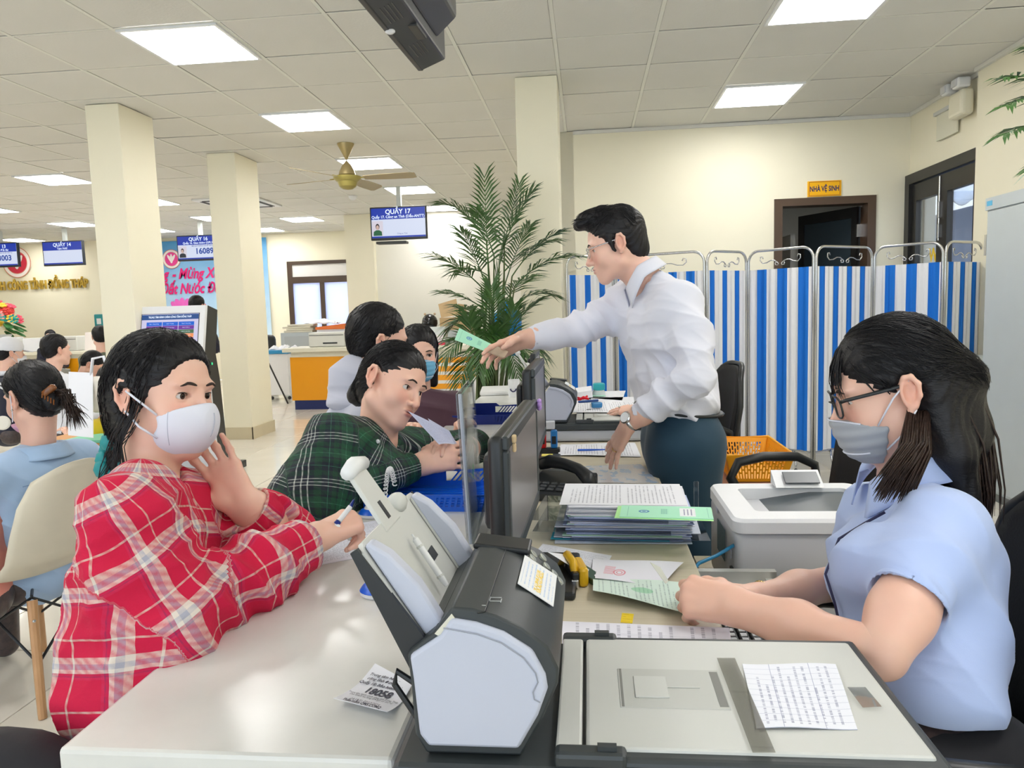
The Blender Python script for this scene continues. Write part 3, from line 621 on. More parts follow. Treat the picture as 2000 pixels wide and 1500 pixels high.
solo('network_cable', MB().tube([pp, pp + Vector((-.025, -.03, -.003)), PD(1400, 1085, 1.72), PD(1365, 1100, 1.68), PD(1345, 1125, 1.62), PD(1330, 1180, 1.6)], .0042, 8), flat('cable_blue', (.0, .17, .36), .4), 'blue network cable plugged into the side of the white printer', 'cable', smooth=True)
rp = PD(1360, 985, 1.9); solo('clear_stick', MB().rbox((rp.x, rp.y, .80), (.012, .006, .10), .002), ACRYL, 'clear plastic strip standing behind the paper stack', 'strip')
# ------------------------------------------------------------------ paper stack with a green booklet
fl_ = [PZ(1105, 1058, DT), PZ(1350, 1068, DT)]; sx0, sx1, sy = fl_[0].x, fl_[1].x, fl_[0].y - .01
nS = 44; sh_m = [flat('stack_white', (.80, .81, .88), .7), flat('stack_blue', (.48, .56, .82), .7), flat('stack_sleeve', (.62, .66, .76), .3), flat('stack_green', (.52, .78, .62), .7), flat('stack_cyan', (.03, .40, .55), .6)]
stk = thing('document_stack', 'thick stack of blue and white document sets at the desk edge', 'paper stack', ((sx0 + sx1) / 2, sy + .105, DT)); zz = DT
Rr = random.Random(3)
for k in range(nS):
    t = .0019 if k < 38 else .0025; m = sh_m[1] if Rr.random() < .72 and k < 34 else sh_m[0]
    if k in (9, 22, 33): m = sh_m[3]
    if k == 3: m = sh_m[4]
    if k in (1, 6, 13, 19, 27): m = sh_m[2]
    ex = .025 if m is sh_m[2] else 0; dx = Rr.uniform(-.012, .012) + (k / nS) * .012; dy = Rr.uniform(-.008, .008); a_ = Rr.uniform(-.04, .04)
    if k == 3: dx -= .035
    ob('sheet', MB().box(((sx0 + sx1) / 2 + dx, sy + .105 + dy, zz + t / 2), (sx1 - sx0 - .01 + ex * 1.6, .21 + ex * .3, t * .85), Matrix.Rotation(a_ - .03, 3, 'Z')), m, stk); zz += t
top = zz
def gcover(M, u, v, c):
    c = M.mix(ringm(M, u, v, .26, .5, .06, .13, .0, 1.0) * .85, c, (.05, .22, .45)); c = M.mix(ringm(M, u, v, .26, .5, .06, .13, .15, .4) * .8, c, (.5, .8, .75))
    c = M.mix(rect(M, u, v, .65, .82, .15, .85), c, (.82, .84, .86)); c = M.mix(rect(M, u, v, .68, .79, .25, .75) * ((u * 26).fr() < .35) * .7, c, (.15, .15, .3))
    return M.mix(((u * 60).fr() < .5) * rect(M, u, v, .44, .52, .3, .75) * .7 + rect(M, u, v, .08, .085, .08, .92) * .6 + rect(M, u, v, .95, .955, .08, .92) * .6, c, (.1, .35, .3))
GB = printed('green_booklet', (.42, .80, .58), 40, (.1, .35, .3), .4, dens=-2, extra=gcover)
pap = printed('form_white', (.82, .83, .88), 30, (.08, .08, .14), .08, seed=1, horizontal=False)
def flat_sheet(name, c, sx, sy_, z, rz, mat, label, cat='paper', **k):
    R = Matrix.Rotation(rz, 3, 'Z'); P_ = [Vector((c[0], c[1], z)) + R @ Vector((a * sx / 2, b * sy_ / 2, 0)) for a, b in ((-1, -1), (1, -1), (1, 1), (-1, 1))]
    return sheet(name, P_, mat, label, cat, **k)
flat_sheet('form_sheet', ((sx0 + sx1) / 2 - .005, sy + .115), .295, .21, top + .0012, -.04, pap, 'printed white form on top of the document stack')
gb = PZ(1305, 1003, top); flat_sheet('green_booklet', (gb.x - .005, gb.y), .20, .095, top + .004, -.10, GB, 'upper pale green booklet with a blue emblem on the document stack', 'booklet', thick=.002)
flat_sheet('lime_folder', (gb.x - .01, gb.y - .004), .21, .10, top + .0022, -.12, flat('lime_card', (.45, .85, .35), .6), 'lime green card under the pale green booklet', 'folder')
SLV = glass_material('clear_sleeve', (.88, .91, .94))
for dx, z, w_ in ((-.05, DT + .028, 'middle'), (.03, DT + .012, 'lowest'), (-.055, DT + .055, 'uppermost')): flat_sheet('plastic_sleeve', ((sx0 + sx1) / 2 + dx, sy + .10), .32, .23, z, -.05 + dx, SLV, w_ + ' clear plastic sleeve sticking out of the document stack', 'sleeve', group='clear sleeves in the document stack', thick=.0004)
# loose sheets on the desk in front of the seated clerk
red_st = lambda M, u, v, c: M.mix(((ringm(M, u, v, .36, .38, .08, .16, .55, 1.0) + ringm(M, u, v, .36, .38, .045, .09, .4, .9) + rect(M, u, v, .16, .29, .25, .65) * ((v * 16).fr() < .5)) * .7).mn(1), c, (.75, .12, .2))
S1 = printed('stamped_form', (.82, .82, .90), 30, (.2, .2, .3), .05, dens=-2, extra=red_st)
sheet('stamped_paper', [PZ(1155, 1130, DT + .01), PZ(1290, 1146, DT + .012), PZ(1335, 1100, DT + .010), PZ(1158, 1092, DT + .006)], S1, 'white sheet with red round and square stamps near the clerk', 'paper', wav=.003)
S2 = printed('green_certificate', (.70, .84, .76), 22, (.15, .25, .25), .04, seed=4, horizontal=False, extra=lambda M, u, v, c: M.mix(ringm(M, 1 - v, u, .55, .55, .12, .12, 0, 1) * .55, c, (.15, .55, .25)))
sheet('green_certificate', [PZ(1158, 1155, DT + .02), PZ(1345, 1198, DT + .008), PZ(1330, 1140, DT + .014), PZ(1158, 1128, DT + .008)], S2, 'pale green certificate sheet held by the seated clerk', 'certificate', wav=.004)
S3 = printed('near_form', (.82, .82, .91), 16, (.1, .1, .2), .04, seed=7, horizontal=False, extra=lambda M, u, v, c: M.mix((rect(M, u, v, .28, .35, .2, .95) + rect(M, u, v, .52, .62, .1, .8)) * ((u * 30).fr() < .12) * .7, c, (.15, .15, .25)))
sheet('near_form', [PZ(1098, 1262, DT + .003), PZ(1434, 1285, DT + .003), PZ(1424, 1226, DT + .003), PZ(1098, 1213, DT + .003)], S3, 'long white form lying just behind the near scanner', 'paper')
S4 = printed('dense_form', (.80, .81, .88), 34, (.12, .12, .18), .05, seed=5)
sheet('text_page', [PZ(1040, 1085, DT + .004), PZ(1165, 1140, DT + .004), PZ(1195, 1085, DT + .004), PZ(1060, 1062, DT + .004)], S4, 'white page of dense text under the document stack front', 'paper')
q = [PZ(1212, 1215, DT + .001), PZ(1235, 1217, DT + .001), PZ(1238, 1199, DT + .001), PZ(1215, 1197, DT + .001)]
sheet('sticky_note', q, printed('yellow_note', (.90, .66, .02), 4, (.5, .3, 0), .1, seed=2, dens=2), 'small yellow sticky note on the oak desk behind the near scanner', 'note', nu=2, nv=2)
# yellow hole punch tilted against papers
hp = PZ(1120, 1146, DT); st_ = thing('stapler', 'yellow and black stapler standing beside the scanner', 'stapler', hp)
YEL = flat('yellow_plastic', (.72, .42, .01), .35)
ob('yoke', MB().tube([hp + Vector((-.03, .09, .012)), hp + Vector((-.012, .045, .05)), hp + Vector((.0, .015, .045)), hp + Vector((.006, -.005, .012))], [.006, .009, .009, .007], 8), YEL, st_, smooth=True)
ob('arm', MB().rbox(hp + Vector((.014, .03, .02)), (.02, .075, .04), .007, R=Matrix.Rotation(.2, 3, 'Z')), YEL, st_); ob('magazine', MB().rbox(hp + Vector((-.003, .03, .018)), (.014, .09, .028), .003, R=Matrix.Rotation(.2, 3, 'Z')), BLACKP, st_); ob('staple_head', MB().rbox(hp + Vector((.004, -.012, .012)), (.014, .014, .016), .002), CHROME, st_)
sheet('leaning_card', [PD(1070, 1078, 1.47), PD(1158, 1132, 1.50), PD(1150, 1112, 1.53), PD(1100, 1082, 1.52)], WHITEPAPER, 'white card leaning over the yellow stapler', 'card')
solo('green_notebook', MB().rbox(PZ(1148, 1130, DT) + Vector((0, .01, .006)), (.03, .10, .012), .002, R=Matrix.Rotation(.5, 3, 'Z')), flat('dark_green_cover', (.03, .08, .05), .5), 'narrow dark green notebook beside the yellow stapler', 'notebook')
# ------------------------------------------------------------------ things on the customer counter
BLUE = flat('blue_plastic', (.0, .10, .62), .35); BLUE2 = flat('shaded_blue_and_navy_plastic', (.004, .02, .20), .35)  # second blue is darkened for shade on the far tray, plain navy on the pen
def make_tray(label, M, mat):
    r = thing('document_tray', label, 'tray', (0, 0, 0), 0, 'blue plastic trays on the counter'); w, d, h = .34, .26, .062
    ob('tray_floor', MB().bb((0, 0, 0), (w, d, .004)), mat, r); ob('side_wall', MB().prism([(0, 0, .004), (0, d, .004), (0, d, .04), (0, .1, .02), (0, 0, .03)], (.004, 0, 0)), mat, r); ob('side_wall', MB().bb((w - .004, 0, .004), (w, d, .045)), mat, r)
    bk = MB(); prof = [(0, .004), (0, .03), (.02, .055), (.06, h), (.165, h), (.18, h - .012), (w, h - .006), (w, h - .016), (.16, h - .016), (.16, .018), (w, .018), (w, .004)]
    bk.prism([(x, d, z) for x, z in prof], (0, .004, 0))
    for k in range(12): x = .172 + k * .0145; bk.prism([(x, d, .018), (x + .006, d, .018), (x + .03, d, h - .016), (x + .024, d, h - .016)], (0, .004, 0)) if x + .03 < w else None
    ob('back_wall', bk, mat, r); fr = MB().bb((0, 0, .004), (w, .004, .012)).bb((0, 0, .036), (w, .004, .042)).bb((0, 0, .012), (.19, .004, .036)).bb((.075, -.002, .004), (.09, 0, .042))
    for k in range(10): x = .19 + k * .0145; fr.prism([(x, 0, .012), (x + .006, 0, .012), (x + .012, 0, .036), (x + .006, 0, .036)], (0, .004, 0))
    ob('front_wall', fr, mat, r)
    for k in range(8): ob('rib', MB().bb((.02, .03 + k * .026, .004), (w - .02, .034 + k * .026, .007)), mat, r)
    r.matrix_basis = M; return r
make_tray('bright blue slotted tray behind the clear brochure stand', Matrix.Translation((-.575, 1.80, CT)) @ Matrix.Rotation(-.02, 4, 'Z'), BLUE)
make_tray('blue slotted tray farther along the counter, shade put into its colour', Matrix.Translation((-.60, 3.20, CT)), BLUE2)  # same blue plastic as the near tray, its shade put into a darker colour
b0, b1 = PZ(914, 1062, CT), PZ(934, 985, CT); bs = thing('brochure_stand', 'clear acrylic brochure stand on the counter before the blue tray', 'display stand', (b0 + b1) / 2)
dz_ = Vector((-.012, 0, .325)); ox = Vector((.012, 0, 0))
for o_ in (Vector((0, 0, 0)), ox): ob('panel', MB().quad(b0 + o_, b1 + o_, b1 + dz_ + o_, b0 + dz_ + o_, .003), ACRYL, bs)
ob('edge', MB().tube([b0 + ox * .5, b0 + dz_ + ox * .5], .004, 6), flat('acrylic_edge', (.42, .47, .55), .15), bs)
ob('foot_plate', MB().prism([b0 + Vector((.012, -.02, 0)), b1 + Vector((.012, 0, 0)), b1 + Vector((.03, 0, .075)), b0 + Vector((.03, .03, .055))], (.003, 0, 0)), ACRYL, bs)
ob('leaflet', MB().quad(b0.lerp(b1, .1) + Vector((.004, 0, .01)), b0.lerp(b1, .8) + Vector((.004, 0, .01)), b0.lerp(b1, .8) + Vector((-.002, 0, .17)), b0.lerp(b1, .1) + Vector((-.002, 0, .15)), .0008), WHITEPAPER, bs)
ob('leaf_print', MB().ell(b0.lerp(b1, .4) + Vector((.006, 0, .13)), (.001, .012, .02), 8), flat('leaf_green', (.2, .6, .25), .6), bs)
pf_ = printed('counter_form', (.78, .79, .88), 34, (.08, .08, .13), .08, seed=11, dens=1.1)
sheet('application_form', [PZ(600, 1108, CT + .001), PZ(738, 1082, CT + .001), PZ(762, 1012, CT + .001), PZ(652, 1030, CT + .001)], pf_, 'printed application form under the hand holding the pen', 'paper')
def pen_base(px, py, label, coil):
    c = PZ(px, py, CT); r = thing('pen_stand', label, 'pen stand', c, 0, 'counter pen stands')
    ob('base', MB().lathe([(.03, 0), (.034, .004), (.034, .010), (.028, .016)], c, 24), WHITEP, r, smooth=.6); ob('band', MB().lathe([(.0345, .010), (.029, .0175), (.022, .021)], c, 24), BLUE, r, smooth=.6); ob('cap', MB().ell(c + Vector((0, 0, .019)), (.021, .021, .012), 16), WHITEP, r, smooth=True)
    if coil:
        pts = []
        for k in range(160):
            t = k / 159; a = t * 22 * 2 * PI; p = c + Vector((.03 + .03 * t, .0, .02 + .10 * math.sin(t * PI * .8))); pts.append(p + Vector((math.cos(a) * .005, math.sin(a) * .007, math.sin(a) * .003)))
        ob('coil_cord', MB().tube(pts, .0016, 5), WHITEP, r, smooth=True)
pen_base(741, 1160, 'white and blue pen stand base beside the big scanner chute', False)
pen_base(728, 1008, 'pen stand with white coiled cord in front of the blue tray', True)
# queue ticket
tq = [PZ(652, 1378, CT + .0015), PZ(757, 1405, CT + .0015), PZ(806, 1345, CT + .0015), PZ(733, 1305, CT + .0015)]
tk = thing('queue_ticket', 'white queue ticket numbered 18058 on the stone counter', 'ticket', (tq[0] + tq[2]) / 2)
def tkf(u, v): p = (tq[0] * (1 - u) + tq[1] * u) * (1 - v) + (tq[3] * (1 - u) + tq[2] * u) * v; return p + Vector((0, 0, .006 * abs(v - .55) ** 1.5 * 4))
ob('slip', MB().grid(tkf, 4, 12, .0004), flat('ticket_paper', (.88, .89, .95), .6), tk, smooth=.7)
ex = (tq[1] - tq[0]).normalized(); ey = (tq[3] - tq[0]).normalized(); TI = flat('ticket_ink', (.06, .06, .09), .6)
tw, th_ = (tq[1] - tq[0]).length, (tq[3] - tq[0]).length
for v, sz, tx, bo in ((.88, .009, 'Trung tâm hành chính', .0002), (.79, .009, 'công tỉnh Đồng Tháp', .0002), (.69, .009, 'Quầy 18: Bảo hiểm xã hội', .0002), (.52, .021, '18058', .0007), (.37, .0055, 'Trung tâm hành chính công tỉnh Đồng Tháp', 0), (.31, .0055, 'Quý khách vui lòng chờ gọi số thứ tự', 0), (.14, .0068, '14:19:31 02/12/2024', 0), (.06, .007, 'Phần mềm QMS-COMQ', .0002)):
    p = (tkf(.5, v) + Vector((0, 0, .0006))); M_ = plane_m(p, ex, ey, .0003); me = text(tx, sz, M_, bold=bo, sx=.8)
    link('lettering', me, TI, tk, world=True)
# far end of the counter: folded white bag, cup
solo('folded_bag', MB().rbox((-.47, 4.45, CT + .014), (.36, .30, .028), .01, 2, Matrix.Rotation(.1, 3, 'Z')), flat('bag_white', (.78, .78, .76), .5, bump=.3), 'flat white plastic bag lying at the far end of the counter', 'bag', smooth=.7)
cp_ = PZ(1004, 775, CT); mg = thing('white_mug', 'white mug with a dark ring mark beside the far blue tray', 'mug', cp_); ob('cup', MB().lathe([(.03, 0), (.033, .02), (.033, .10), (.030, .10), (.030, .01)], cp_, 20), WHITEP, mg, smooth=.6); ob('mark', MB().tube(arc(cp_ + Vector((0, -.0335, .05)), .016, PI, 2 * PI, 8), .004, 6), flat('mark_navy', (.02, .02, .10), .4), mg)
# ------------------------------------------------------------------ things on the oak desk
ph = PZ(1100, 978, DT) + Vector((-.01, .05, 0)); tl = thing('desk_telephone', 'black desk telephone beside the near monitor', 'telephone', ph); Rp = Matrix.Rotation(-.25, 3, 'Z')
T_ = lambda x, y, z: ph + Rp @ Vector((x, y, z))
ob('base', MB().prism([T_(-.09, -.07, .0), T_(-.09, .10, .0), T_(-.09, .10, .055), T_(-.09, -.07, .028)], Rp @ Vector((.18, 0, 0))), BLACKP, tl, bevel=.006)
ob('handset', MB().tube([T_(-.085, .085, .075), T_(-.05, .07, .088), T_(0, .045, .088), T_(.05, .02, .08), T_(.088, -.01, .06), T_(.10, -.03, .045)], [.018, .021, .017, .017, .022, .018], 12), BLACKP, tl, smooth=True)
for i in range(4):
    for j in range(3): ob('key', MB().rbox(T_(-.065 + i * .026, -.055 + j * .021, .034 + j * .0035), (.019, .013, .006), .002, 1, Rp @ Matrix.Rotation(.16, 3, 'X')), flat('phone_key', (.05, .055, .06), .35), tl)
ob('display', MB().rbox(T_(.055, -.05, .034), (.03, .016, .004), .001, 1, Rp), LAV, tl); ob('logo_mark', MB().rbox(T_(.02, -.0708, .012), (.012, .001, .01), .0003, 1, Rp), flat('icon_grey', (.42, .45, .46), .5), tl)
cpts = [T_(.1, .0, .01)] + [T_(.10 + .11 * t + .004 * math.cos(t * 150), .02 + .03 * math.sin(t * 2), .012 + .006 * math.sin(t * 150)) for t in np.linspace(0, 1, 140)]
solo('phone_cord', MB().tube(cpts, .0018, 5), BLACKP, 'black coiled telephone cord on the desk behind the paper stack', 'cord', smooth=True)
mapm = Mt('map_sheet', (.7, .72, .76), .25); o_ = mapm.uv(); nn = mapm.noise(mapm.comb(o_[0] * 9, o_[1] * 4), 1, 3); mapm.set(**{'Base Color': mapm.mix((nn > .56) * .7, mapm.mix(mapm.noise(mapm.comb(o_[0] * 60, o_[1] * 30), 1, 2), (.64, .64, .66), (.78, .78, .80)), (.35, .52, .78))})
sheet('plastic_map_sheet', [PZ(1092, 946, DT + .002), PZ(1288, 943, DT + .002), PZ(1252, 908, DT + .002), PZ(1085, 912, DT + .002)], mapm.m, 'glossy plastic sleeve with blue map print under the standing man’s hand', 'document sleeve', wav=.003)
sheet('desk_papers', [PZ(1090, 890, DT + .003), PZ(1252, 892, DT + .003), PZ(1240, 866, DT + .003), PZ(1095, 868, DT + .003)], pap, 'papers lying in front of the second scanner', 'paper', wav=.004)
a = PZ(1128, 879, DT + .012); solo('blue_pen', MB().tube([a, a + Vector((.05, .0, 0)), a + Vector((.11, .004, 0))], [.004, .004, .002], 8), BLUE, 'blue pen on the papers in front of the second scanner', 'pen', smooth=.6)
a = PZ(1070, 908, DT); sp = thing('stamp_pad', 'black stamp pad with a yellow note on its lid', 'stamp pad', a); ob('box', MB().rbox(a + Vector((.0, .045, .012)), (.085, .09, .022), .004), BLACKP, sp); ob('note', MB().rbox(a + Vector((-.005, .06, .0235)), (.04, .04, .001), .0003, 1), flat('note_yellow', (.85, .75, .15), .6), sp)
a = PZ(1062, 890, DT); rk = thing('stamp_rack', 'small rack holding a red stamp and a blue stamp by the second monitor', 'stamp rack', a)
ob('rack', MB().rbox(a + Vector((.01, .05, .01)), (.1, .04, .02), .003), BLACKP, rk)
for dx, m in ((-.005, flat('stamp_red', (.65, .01, .01), .3)), (.038, flat('stamp_blue', (.02, .20, .55), .3))): s_ = ob('stamp', MB().rbox(a + Vector((dx, .05, .055)), (.026, .026, .07), .006), m, rk); ob('stamp_window', MB().rbox(a + Vector((dx, .036, .052)), (.016, .002, .03), .0006, 1), BLACKP, s_)
ob('clear_cap', MB().rbox(a + Vector((.015, .055, .108)), (.055, .03, .03), .004), flat('cap_clear', (.65, .66, .70), .2), rk)
# on the second scanner and the desk behind it
zs = DT + .093
sheet('lid_papers', [PZ(1118, 806, zs), PZ(1262, 806, zs), PZ(1245, 785, zs), PZ(1120, 782, zs)], pap, 'printed sheets spread on the lid of the second scanner', 'paper', wav=.002)
a = PZ(1160, 797, zs + .004); bs_ = thing('blue_stapler', 'small blue stapler on the papers of the second scanner', 'stapler', a); ob('body', MB().rbox(a + Vector((.012, 0, .014)), (.05, .03, .026), .007, R=Matrix.Rotation(.2, 3, 'Z')), flat('stapler_blue', (.03, .22, .5), .3), bs_); ob('nose', MB().rbox(a + Vector((-.013, -.004, .012)), (.006, .02, .018), .002), CHROME, bs_)
a = PZ(1128, 782, zs); rc_ = thing('red_clip', 'red plastic clip next to the blue stapler', 'clip', a); RDP = flat('clip_red', (.75, .0, .02), .35)
ob('grip', MB().tube([a, a + Vector((.03, .01, .012)), a + Vector((.055, .0, .006))], [.005, .009, .005], 8), RDP, rc_, smooth=True); ob('jaw', MB().tube([a + Vector((0, .01, .012)), a + Vector((.03, .02, .004)), a + Vector((.05, .02, .02))], .005, 8), RDP, rc_, smooth=True)
solo('navy_marker', MB().tube([PZ(1130, 785, zs + .006), PZ(1168, 782, zs + .006)], .006, 8), flat('marker_navy', (.01, .05, .22), .3), 'navy marker lying behind the blue stapler', 'marker')
sheet('desk_forms', [PZ(1130, 776, DT + .05), PZ(1215, 782, DT + .05), PZ(1222, 763, DT + .05), PZ(1130, 765, DT + .05)], WHITEPAPER, 'white forms on the desk behind the second scanner', 'paper')
flat_sheet('mint_card', (PZ(1160, 772, DT + .055).x, PZ(1160, 772, DT + .055).y), .12, .12, DT + .056, .1, flat('mint_card', (.5, .85, .65), .6), 'mint green card on the forms behind the second scanner', 'card')
solo('forms_pile', MB().rbox((.12, 3.95, DT + .025), (.34, .34, .05), .003), WHITEPAPER, 'pile of paper under the forms behind the second scanner', 'paper pile')
a = PZ(1118, 772, DT + .05); solo('cream_tube', MB().tube([a, a + Vector((.06, -.04, .0)), a + Vector((.10, -.06, .0))], [.016, .014, .006], 10), flat('cream_tube', (.72, .64, .42), .4), 'beige tube lying on the papers behind the second scanner', 'tube', smooth=True)
bk_ = PY(1125, 755, 4.15); br = thing('open_ledger', 'white ledger with blue pages at the far end of the desk', 'book', (bk_.x, 4.15, DT)); ob('page_block', MB().rbox((bk_.x, 4.15, DT + .025), (.17, .22, .05), .003), flat('stack_blue', (.48, .56, .82), .7), br); ob('cover', MB().rbox((bk_.x, 4.15, DT + .07), (.18, .23, .04), .003, R=Matrix.Rotation(-.12, 3, 'Y')), WHITEPAPER, br)
jr = PY(1170, 775, 4.2); jr.z = DT; jar = thing('cyan_jar', 'clear jar with a cyan lid at the far end of the desk', 'jar', jr); ob('jar_body', MB().lathe([(.03, 0), (.036, .01), (.036, .07), (.028, .085)], jr, 20), flat('jar_clear', (.62, .68, .70), .15), jar, smooth=.6); ob('lid', MB().lathe([(.031, .083), (.034, .086), (.034, .118), (.028, .122)], jr, 20), flat('lid_cyan', (.03, .42, .48), .35), jar, smooth=.6)
# ------------------------------------------------------------------ folding screen
FB = Mt('striped_fabric', rough=.75); u, v = FB.uv(); sw_ = (u * 1.0).fr(); FB.set(**{'Base Color': FB.mix(sw_ > .54, (.80, .80, .82), FB.mix(FB.noise(FB.comb(u * 9, 0.0), 1, 0), (.0, .13, .58), (.0, .19, .70)))})
def hing(px, y): p = PY(px, 620, y); return Vector((p.x, p.y, 0))
hs = [hing(1106, 5.75), hing(1200, 6.1), hing(1379, 5.78), hing(1459, 6.1), hing(1591, 5.72), hing(1703, 6.1), hing(1842, 5.72), hing(1917, 6.0)]
fsn = thing('folding_screen', 'folding privacy screen with blue and white striped fabric in a chrome frame', 'screen', ((hs[0] + hs[-1]) / 2))
TZ = 1.695
for i in range(7):
    a, b = hs[i], hs[i + 1]; d = (b - a).normalized(); a = a + d * .012; b = b - d * .012; L = (b - a).length; n = Vector((d.y, -d.x, 0)); Zu = Vector((0, 0, 1)); r_ = .085
    pts = [a + Zu * .1] + arc(a + d * r_ + Zu * (TZ - r_), r_, PI, PI / 2, 5, d, Zu) + arc(b - d * r_ + Zu * (TZ - r_), r_, PI / 2, 0, 5, d, Zu) + [b + Zu * .1]
    pf2 = ob('panel_frame', MB().tube(pts, .0105, 8), CHROME, fsn, smooth=True); ob('bottom_rail', MB().tube([a + Zu * .155, b + Zu * .155], .008, 6), CHROME, pf2)
    nst = max(3, round(L / .155)); ph_ = .45 if i in (0, 1) else (.9, .3, .8, .15, .75)[i - 2] * .5
    fo = ob('fabric', MB().grid(lambda u, v: a + d * (.012 + (L - .024) * u) + Zu * (.165 + 1.385 * v) + n * (.006 * math.sin(u * nst * 2 * PI * 3)), nst * 18, 4), FB.m, fsn); uvl = fo.data.uv_layers[0].data; ar = np.zeros(len(uvl) * 2); uvl.foreach_get('uv', ar); ar = ar.reshape(-1, 2); ar[:, 0] = ar[:, 0] * nst + ph_; uvl.foreach_set('uv', ar.ravel())
    c = (a + b) / 2 + Zu * (TZ - .075); m = MB(); k = L / .55
    for s_ in (-1, 1):
        q = [c + d * (s_ * k * x) + Zu * z for x, z in ((.145, .012), (.152, .03), (.168, .026), (.17, .0), (.15, -.022), (.115, -.02), (.08, -.004), (.05, -.004), (.025, -.018), (.012, -.03), (.018, -.042), (.036, -.04), (.04, -.026), (.03, -.02))]
        m.tube(q, .0042, 6)
    ob('scroll', m, CHROME, fsn, smooth=True)
    for s_, q in ((1, a.lerp(b, .28)), (-1, a.lerp(b, .72))):
        e = q + n * .0 + d * (s_ * -.1); l_ = ob('leg', MB().tube([q + Zu * .155, q + Zu * .13 - d * (s_ * .04) + n * .04, q + Zu * .08 - d * (s_ * .06) + n * .07, q + Zu * .02 - d * (s_ * .07) + n * .085], .009, 8), CHROME, fsn, smooth=True); ob('rubber_foot', MB().lathe([(.016, 0), (.014, .03)], q - d * (s_ * .07) + n * .085, 10), BLACKP, l_)
# ------------------------------------------------------------------ yellow basket on a pedestal
bx0, bx1, by0, by1, bz = .56, .83, 3.08, 3.52, .56
pd_ = thing('desk_pedestal', 'pale wooden pedestal under the yellow basket', 'pedestal', (.7, 3.3, 0)); ob('carcass', MB().bb((.5, 3.0, 0), (.84, 3.62, bz - .02)), OAK, pd_); ob('top_board', MB().bb((.48, 2.98, bz - .02), (.85, 3.64, bz - .004)), flat('reddish_board', (.50, .27, .19), .5), pd_)
for k in range(3): ob('drawer', MB().bb((.495, 3.02, .04 + k * .165), (.5, 3.6, .195 + k * .165)), OAK, pd_)
bk = thing('yellow_basket', 'yellow plastic basket with slotted sides behind the white printer', 'basket', (.7, 3.3, bz)); YB = flat('basket_yellow', (.90, .42, .01), .4); hb = .115
ob('basket_floor', MB().bb((bx0 + .03, by0 + .03, bz), (bx1 - .03, by1 - .03, bz + .006)), YB, bk)
def bwall(p0, p1, q0, q1, n):
    """slotted side between bottom edge p0-p1 and rim edge q0-q1"""
    m = MB(); nrm = (Vector(p1) - Vector(p0)).cross(Vector(q0) - Vector(p0)).normalized() * .003
    pt = lambda u, v: (Vector(p0) * (1 - u) + Vector(p1) * u) * (1 - v) + (Vector(q0) * (1 - u) + Vector(q1) * u) * v
    st = lambda u0, u1, v0, v1: m.prism([pt(u0, v0), pt(u1, v0), pt(u1, v1), pt(u0, v1)], nrm)
    st(0, 1, 0, .12); st(0, 1, .8, 1); st(0, .1, .12, .8); st(.9, 1, .12, .8)
    for k in range(n + 1): u = .1 + .8 * k / n; st(u - .18 / n, u + .18 / n, .12, .8)
    for k in range(n):
        u = .1 + .8 * k / n
        for v in ((.3, .55) if k % 2 else (.42, .66)): st(u, u + .8 / n, v, v + .07)
    ob('slotted_side', m, YB, bk)
B_ = [(bx0 + .03, by0 + .03, bz), (bx1 - .03, by0 + .03, bz), (bx1 - .03, by1 - .03, bz), (bx0 + .03, by1 - .03, bz)]; Q_ = [(bx0, by0, bz + hb), (bx1, by0, bz + hb), (bx1, by1, bz + hb), (bx0, by1, bz + hb)]
for i, n in ((0, 16), (1, 24), (2, 16), (3, 24)): bwall(B_[i], B_[(i + 1) % 4], Q_[i], Q_[(i + 1) % 4], n)
ob('rim', MB().tube(Q_, .007, 8, closed=True), YB, bk)
# ------------------------------------------------------------------ steel cabinet and white copier by the right wall
CG = flat('cabinet_grey', (.50, .545, .56), .45); cb = thing('steel_cabinet', 'tall grey steel cabinet against the right wall', 'cabinet', (2.72, 4.5, 0))
ob('carcass', MB().bb((2.53, 3.9, .06), (2.94, 5.05, 1.9)), CG, cb); ob('plinth', MB().bb((2.55, 3.92, 0), (2.94, 5.03, .06)), flat('plinth_dark', (.2, .21, .21), .5), cb); ob('top_rail', MB().bb((2.515, 3.9, 1.83), (2.53, 5.05, 1.905)), CG, cb)
for y0, y1 in ((3.91, 4.47), (4.48, 5.02)):
    d_ = ob('door', MB().rbox((2.521, (y0 + y1) / 2, .95), (.016, y1 - y0, 1.74), .003, 1), CG, cb); ob('door_handle', MB().rbox((2.51, y0 + .05 if y0 > 4.4 else y1 - .05, 1.0), (.012, .02, .12), .003), CHROME, d_)
ob('hinge', MB().bb((2.512, 5.02, 1.55), (2.525, 5.045, 1.68)), CHROME, cb); ob('sticker', MB().bb((2.513, 4.97, 1.855), (2.515, 5.03, 1.885)), flat('sticker_cyan', (.1, .45, .7), .5), cb)
cpx = PD(1900, 850, 5.32); cr = thing('copier', 'white copier behind the seated clerk, between striped screen and cabinet', 'copier', (cpx.x - .05, cpx.y, 0))
cx_, cy_ = cpx.x - .08, cpx.y
ob('body', MB().rbox((cx_, cy_, .33), (.42, .45, .66), .02, 2), WHITEP, cr); ob('scanner_head', MB().rbox((cx_, cy_, .80), (.46, .48, .13), .015, 2), flat('copier_grey', (.62, .66, .62), .45), cr); ob('neck', MB().rbox((cx_ - .02, cy_, .70), (.36, .42, .09), .005), DGREY, cr); ob('label', MB().rbox((cx_ + .10, cy_ - .241, .81), (.12, .003, .05), .001, 1), printed('asset_label', (.6, .66, .72), 6, (.05, .05, .1), .05), cr)
